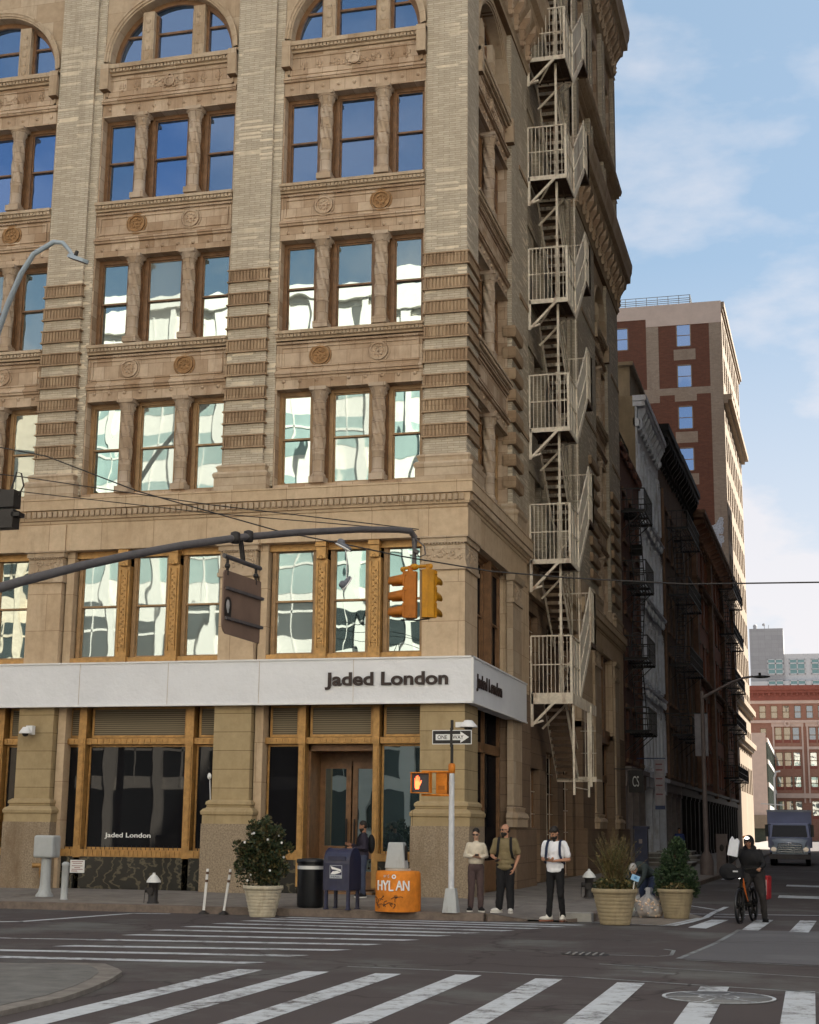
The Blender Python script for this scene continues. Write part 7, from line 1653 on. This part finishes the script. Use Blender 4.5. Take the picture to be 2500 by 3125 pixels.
# man bending over the bags
fig, D, s, hp = figure('man in grey cap and dark jacket bending over the clear bags between two planters', (-3.6, 34.3, .0), R(-35), 1.70, SK1,
    dict(pel=V(.0, .16, .86), che=V(0, -.14, 1.02), nk=V(0, -.3, 1.06), hd=V(0, -.43, 1.0), shl=V(-.17, -.22, 1.04), shr=V(.17, -.22, 1.04), ell=V(-.22, -.34, .8), elr=V(.22, -.34, .8), wrl=V(-.13, -.47, .58), wrr=V(.13, -.47, .58), hdl=V(0, -.3, -1), hdr=V(0, -.3, -1),
         hil=V(-.09, .16, .86), hir=V(.09, .16, .86), knl=V(-.13, .0, .5), knr=V(.13, .0, .5), anl=V(-.14, .12, .09), anr=V(.14, .12, .09)), (0, R(48)), C_DG, 'long', C_NAVY, (C_BLACK, C_SHOEW), 'cap', False, hem=.93, wide=.012)
M_BAG = base('clear_plastic', .35, .5)[0]; pb_ = M_BAG.node_tree.nodes['Principled BSDF']; pb_.inputs['Base Color'].default_value = (.62, .64, .68, 1); pb_.inputs['Alpha'].default_value = .38
ntb = M_BAG.node_tree; bump(ntb, pb_, noise(ntb, 16, 6, .8), 1.0, .03)
M_BOT = simple('plastic_bottles', (.55, .62, .52), .3, .8, 9, b=0); M_CAN = simple('tin_cans', (.75, .55, .42), .4, .7, 14, b=0)
for (x, y, r, lb, sd_) in ((-3.98, 33.0, (.26, .24, .3), 'bulging clear plastic bag of bottles beside the widest planter', 1), (-3.42, 33.05, (.25, .24, .27), 'clear plastic bag of cans touching the evergreen planter', 2)):
    t = thing('plastic_bag', lb, 'bag', (x, y, 0), 'clear plastic bags of empties'); rnd = random.Random(sd_); g = MB()
    g.lathe((0, 0, 0), [(.05, .0), (r[0] * .95, .03), (r[0] * 1.05, .15), (r[0] * .95, .32), (r[0] * .55, .42), (r[0] * .22, .5), (r[0] * .35, .58), (r[0] * .25, .62)], 36, fn=lambda a, z: 1 + .09 * sin(5 * a + z * 9 + sd_) + .05 * sin(11 * a - z * 20)); bl(g, 'bag_skin', M_BAG, t)
    g = MB()
    for k in range(110):
        a = rnd.uniform(0, 2 * pi); q = r[0] * .92 * sqrt(rnd.random()); c = V(q * cos(a), q * sin(a), rnd.uniform(.04, .34)); d = V(rnd.gauss(0, 1), rnd.gauss(0, 1), rnd.gauss(0, .6)).normalized() * .06; g.cap(c - d, c + d, .028, .02, 6)
    bl(g, 'empties', M_BOT if sd_ == 1 else M_CAN, t)
# far pedestrian in blue
fig, D, s, hp = figure('small distant pedestrian in blue walking on the shaded pavement of the side street', (-6.4, 77.0, .2), R(0), 1.75, SK3, dict(), (0, 0), cloth('blue_top', (.03, .05, .16)), 'long', C_BLACK, (C_BLACK, C_BLACK), 'short')

# cyclist: e-bike, rider straddling it, bags
t = thing('bicycle', 'black electric bicycle with orange frame tubes and mag wheels, facing the camera', 'bicycle', (-1.38, 32.3, 0), None, R(-12))
def wheel(y, r=.33):
    g = MB(); n = 30; P = [V(0, y + r * cos(2 * pi * k / n), r + r * sin(2 * pi * k / n)) for k in range(n + 1)]; g.tube(P, .028, 8, cap=False); o = bl(g, 'wheel', M_BIN, t)
    g = MB(); P = [V(0, y + (r - .035) * cos(2 * pi * k / n), r + (r - .035) * sin(2 * pi * k / n)) for k in range(n + 1)]; g.tube(P, .016, 6, cap=False)
    for k in range(5): a = 2 * pi * k / 5 + .3; g.bar(V(0, y, r), V(0, y + (r - .03) * cos(a), r + (r - .03) * sin(a)), .03, .045)
    g.cyl((-.05, y, r), (.05, y, r), .05, .05, 12); o2 = bl(g, 'rim', M_BLK, o); return o
wheel(-.5); wheel(.58)
ORF = simple('frame_orange', (.5, .12, .02), .4, .1, 8)
g = MB(); g.tube([V(0, -.28, .95), V(0, -.33, .72), V(0, .1, .36)], .035, 8); g.tube([V(0, .1, .36), V(0, .22, .85)], .022, 8); g.tube([V(0, -.31, .8), V(0, .2, .78)], .022, 8)
for q in (-.06, .06): g.tube([V(q * .4, .1, .36), V(q, .58, .33)], .014, 6); g.tube([V(q * .3, .2, .78), V(q, .58, .33)], .012, 6)
bl(g, 'frame', M_BLK, t); g = MB(); g.tube([V(0, -.25, .9), V(0, -.1, .62), V(0, .07, .4)], .038, 8); bl(g, 'frame_tube', ORF, t)
g = MB(); g.tube([V(0, -.27, 1.02), V(0, -.34, .72)], .022, 8)
for q in (-.055, .055): g.tube([V(0, -.34, .72), V(q, -.37, .68), V(q, -.5, .33)], .018, 8)
bl(g, 'fork', M_BLK, t)
g = MB(); g.tube([V(-.33, -.12, 1.08), V(-.2, -.2, 1.07), V(0, -.27, 1.03), V(.2, -.2, 1.07), V(.33, -.12, 1.08)], .016, 8); bl(g, 'handlebar', M_BLK, t)
g = MB(); g.ell((0, .26, .93), (.08, .14, .04), 12, 8); g.tube([V(0, .22, .85), V(0, .25, .92)], .016, 6); bl(g, 'saddle', M_BLK, t)
g = MB(); g.cyl((0, -.38, .9), (0, -.43, .9), .04, .04, 12); o = bl(g, 'headlight', M_BLK, t); g = MB(); g.ell((0, -.435, .9), (.03, .012, .03), 10, 6); bl(g, 'lamp_lens', emis('bike_light', (1, .97, .9), 3), t)
g = MB(); g.cyl((-.09, .1, .36), (.09, .1, .36), .06, .06, 12); g.bar(V(.09, .1, .36), V(.11, .1, .2), .025); g.bar(V(-.09, .1, .36), V(-.11, .1, .52), .025); g.box(.07, .16, .06, .14, .18, .2); bl(g, 'crank', M_BLK, t)
bike = t
M = WM(bike)
p = M @ V(-.22, -.42, 1.0); t = thing('handlebar_bag', 'bulky black bags strapped across the bicycle handlebar', 'bag', p, None, R(-12)); g = MB(); g.ell((0, 0, 0), (.2, .12, .17), 14, 10); g.box(.0, .3, -.12, .1, -.12, .08); bl(g, 'bag', C_BLACK, t); g = MB(); g.box(.12, .22, -.135, -.12, .0, .03); bl(g, 'phone_mount', simple('pale_reflector', (.5, .5, .52), .4), t)
fig, D, s, hp = figure('cyclist in black hooded clothes with head lamp standing astride the bicycle, one arm raised', (-1.28, 32.5, 0), R(-4), 1.78, SK3,
    dict(pel=V(.05, .05, .95), che=V(.03, -.04, 1.24), nk=V(.02, -.08, 1.43), hd=V(.0, -.13, 1.57), shl=V(-.16, -.05, 1.37), shr=V(.2, -.05, 1.37), ell=V(-.36, -.18, 1.18), wrl=V(-.33, -.36, 1.36), hdl=V(.2, -.3, 1), pnl=V(.2, -1, 0), elr=V(.30, -.16, 1.12), wrr=V(.24, -.42, 1.05), hdr=V(-.1, -1, 0), pnr=V(0, 0, -1),
         hil=V(-.04, .05, .95), hir=V(.14, .05, .95), knl=V(-.13, -.2, .62), anl=V(-.13, .0, .3), knr=V(.24, -.1, .5), anr=V(.26, -.04, .085), fdr=V(.4, -1, 0), curl=.9), (R(-6), R(22)), C_BLACK, 'long', cloth('dark_grey_trousers', (.025, .022, .022)), (C_BLACK, C_BLACK), 'cap', False, hem=.82, wide=.06, cap_=C_BLACK)
g = MB(); g.ell(hp(0, .05, -.02), (.11, .11, .14), 14, 10); g.ell(hp(0, .04, -.15), (.14, .1, .08), 14, 8); bl(g, 'hood', C_BLACK, fig)
g = MB(); g.ell(hp(-.01, -.06, .105), (.05, .03, .025), 10, 6); bl(g, 'head_lamp', emis('head_lamp', (1, .96, .9), 1.5), fig)
g = MB(); g.ell(hp(-.05, .0, .1), (.06, .07, .03), 10, 6); bl(g, 'cap_patch', M_ORY, fig)
M = WM(fig); p = M @ (V(-.26, -.42, 1.5)); t = thing('carrier_bag', 'white paper carrier bag held up beside the cyclist\'s head', 'bag', p, None, R(-8))
g = MB(); g.T = Matrix.Rotation(R(6), 4, 'Y'); g.prism([(-.12, -.18), (.08, -.2), (.1, .12), (.05, .17), (.0, .13), (-.05, .2), (-.09, .12)], lambda u, v, q: (u, (q - .5) * .1, v)); bl(g, 'bag', simple('white_paper', (.62, .64, .70), .7, .12, 7, b=.5, bs=14), t)
p = WM(bike) @ V(.3, .45, .66); t = thing('delivery_bag', 'red insulated delivery bag hanging behind the cyclist on the right', 'bag', p, None, R(-12)); g = MB(); g.frus((0, 0), .16, .34, .2, .36, -.22, .26); o = bl(g, 'bag', simple('red_fabric', (.32, .02, .025), .6, .2, 7), t); o.modifiers.new('b', 'BEVEL').width = .03
g = MB(); g.bar(V(.06, -.19, -.12), V(.07, -.195, .18), .02, .01); bl(g, 'reflective_strip', simple('pink_reflective', (.5, .3, .3), .5), t)
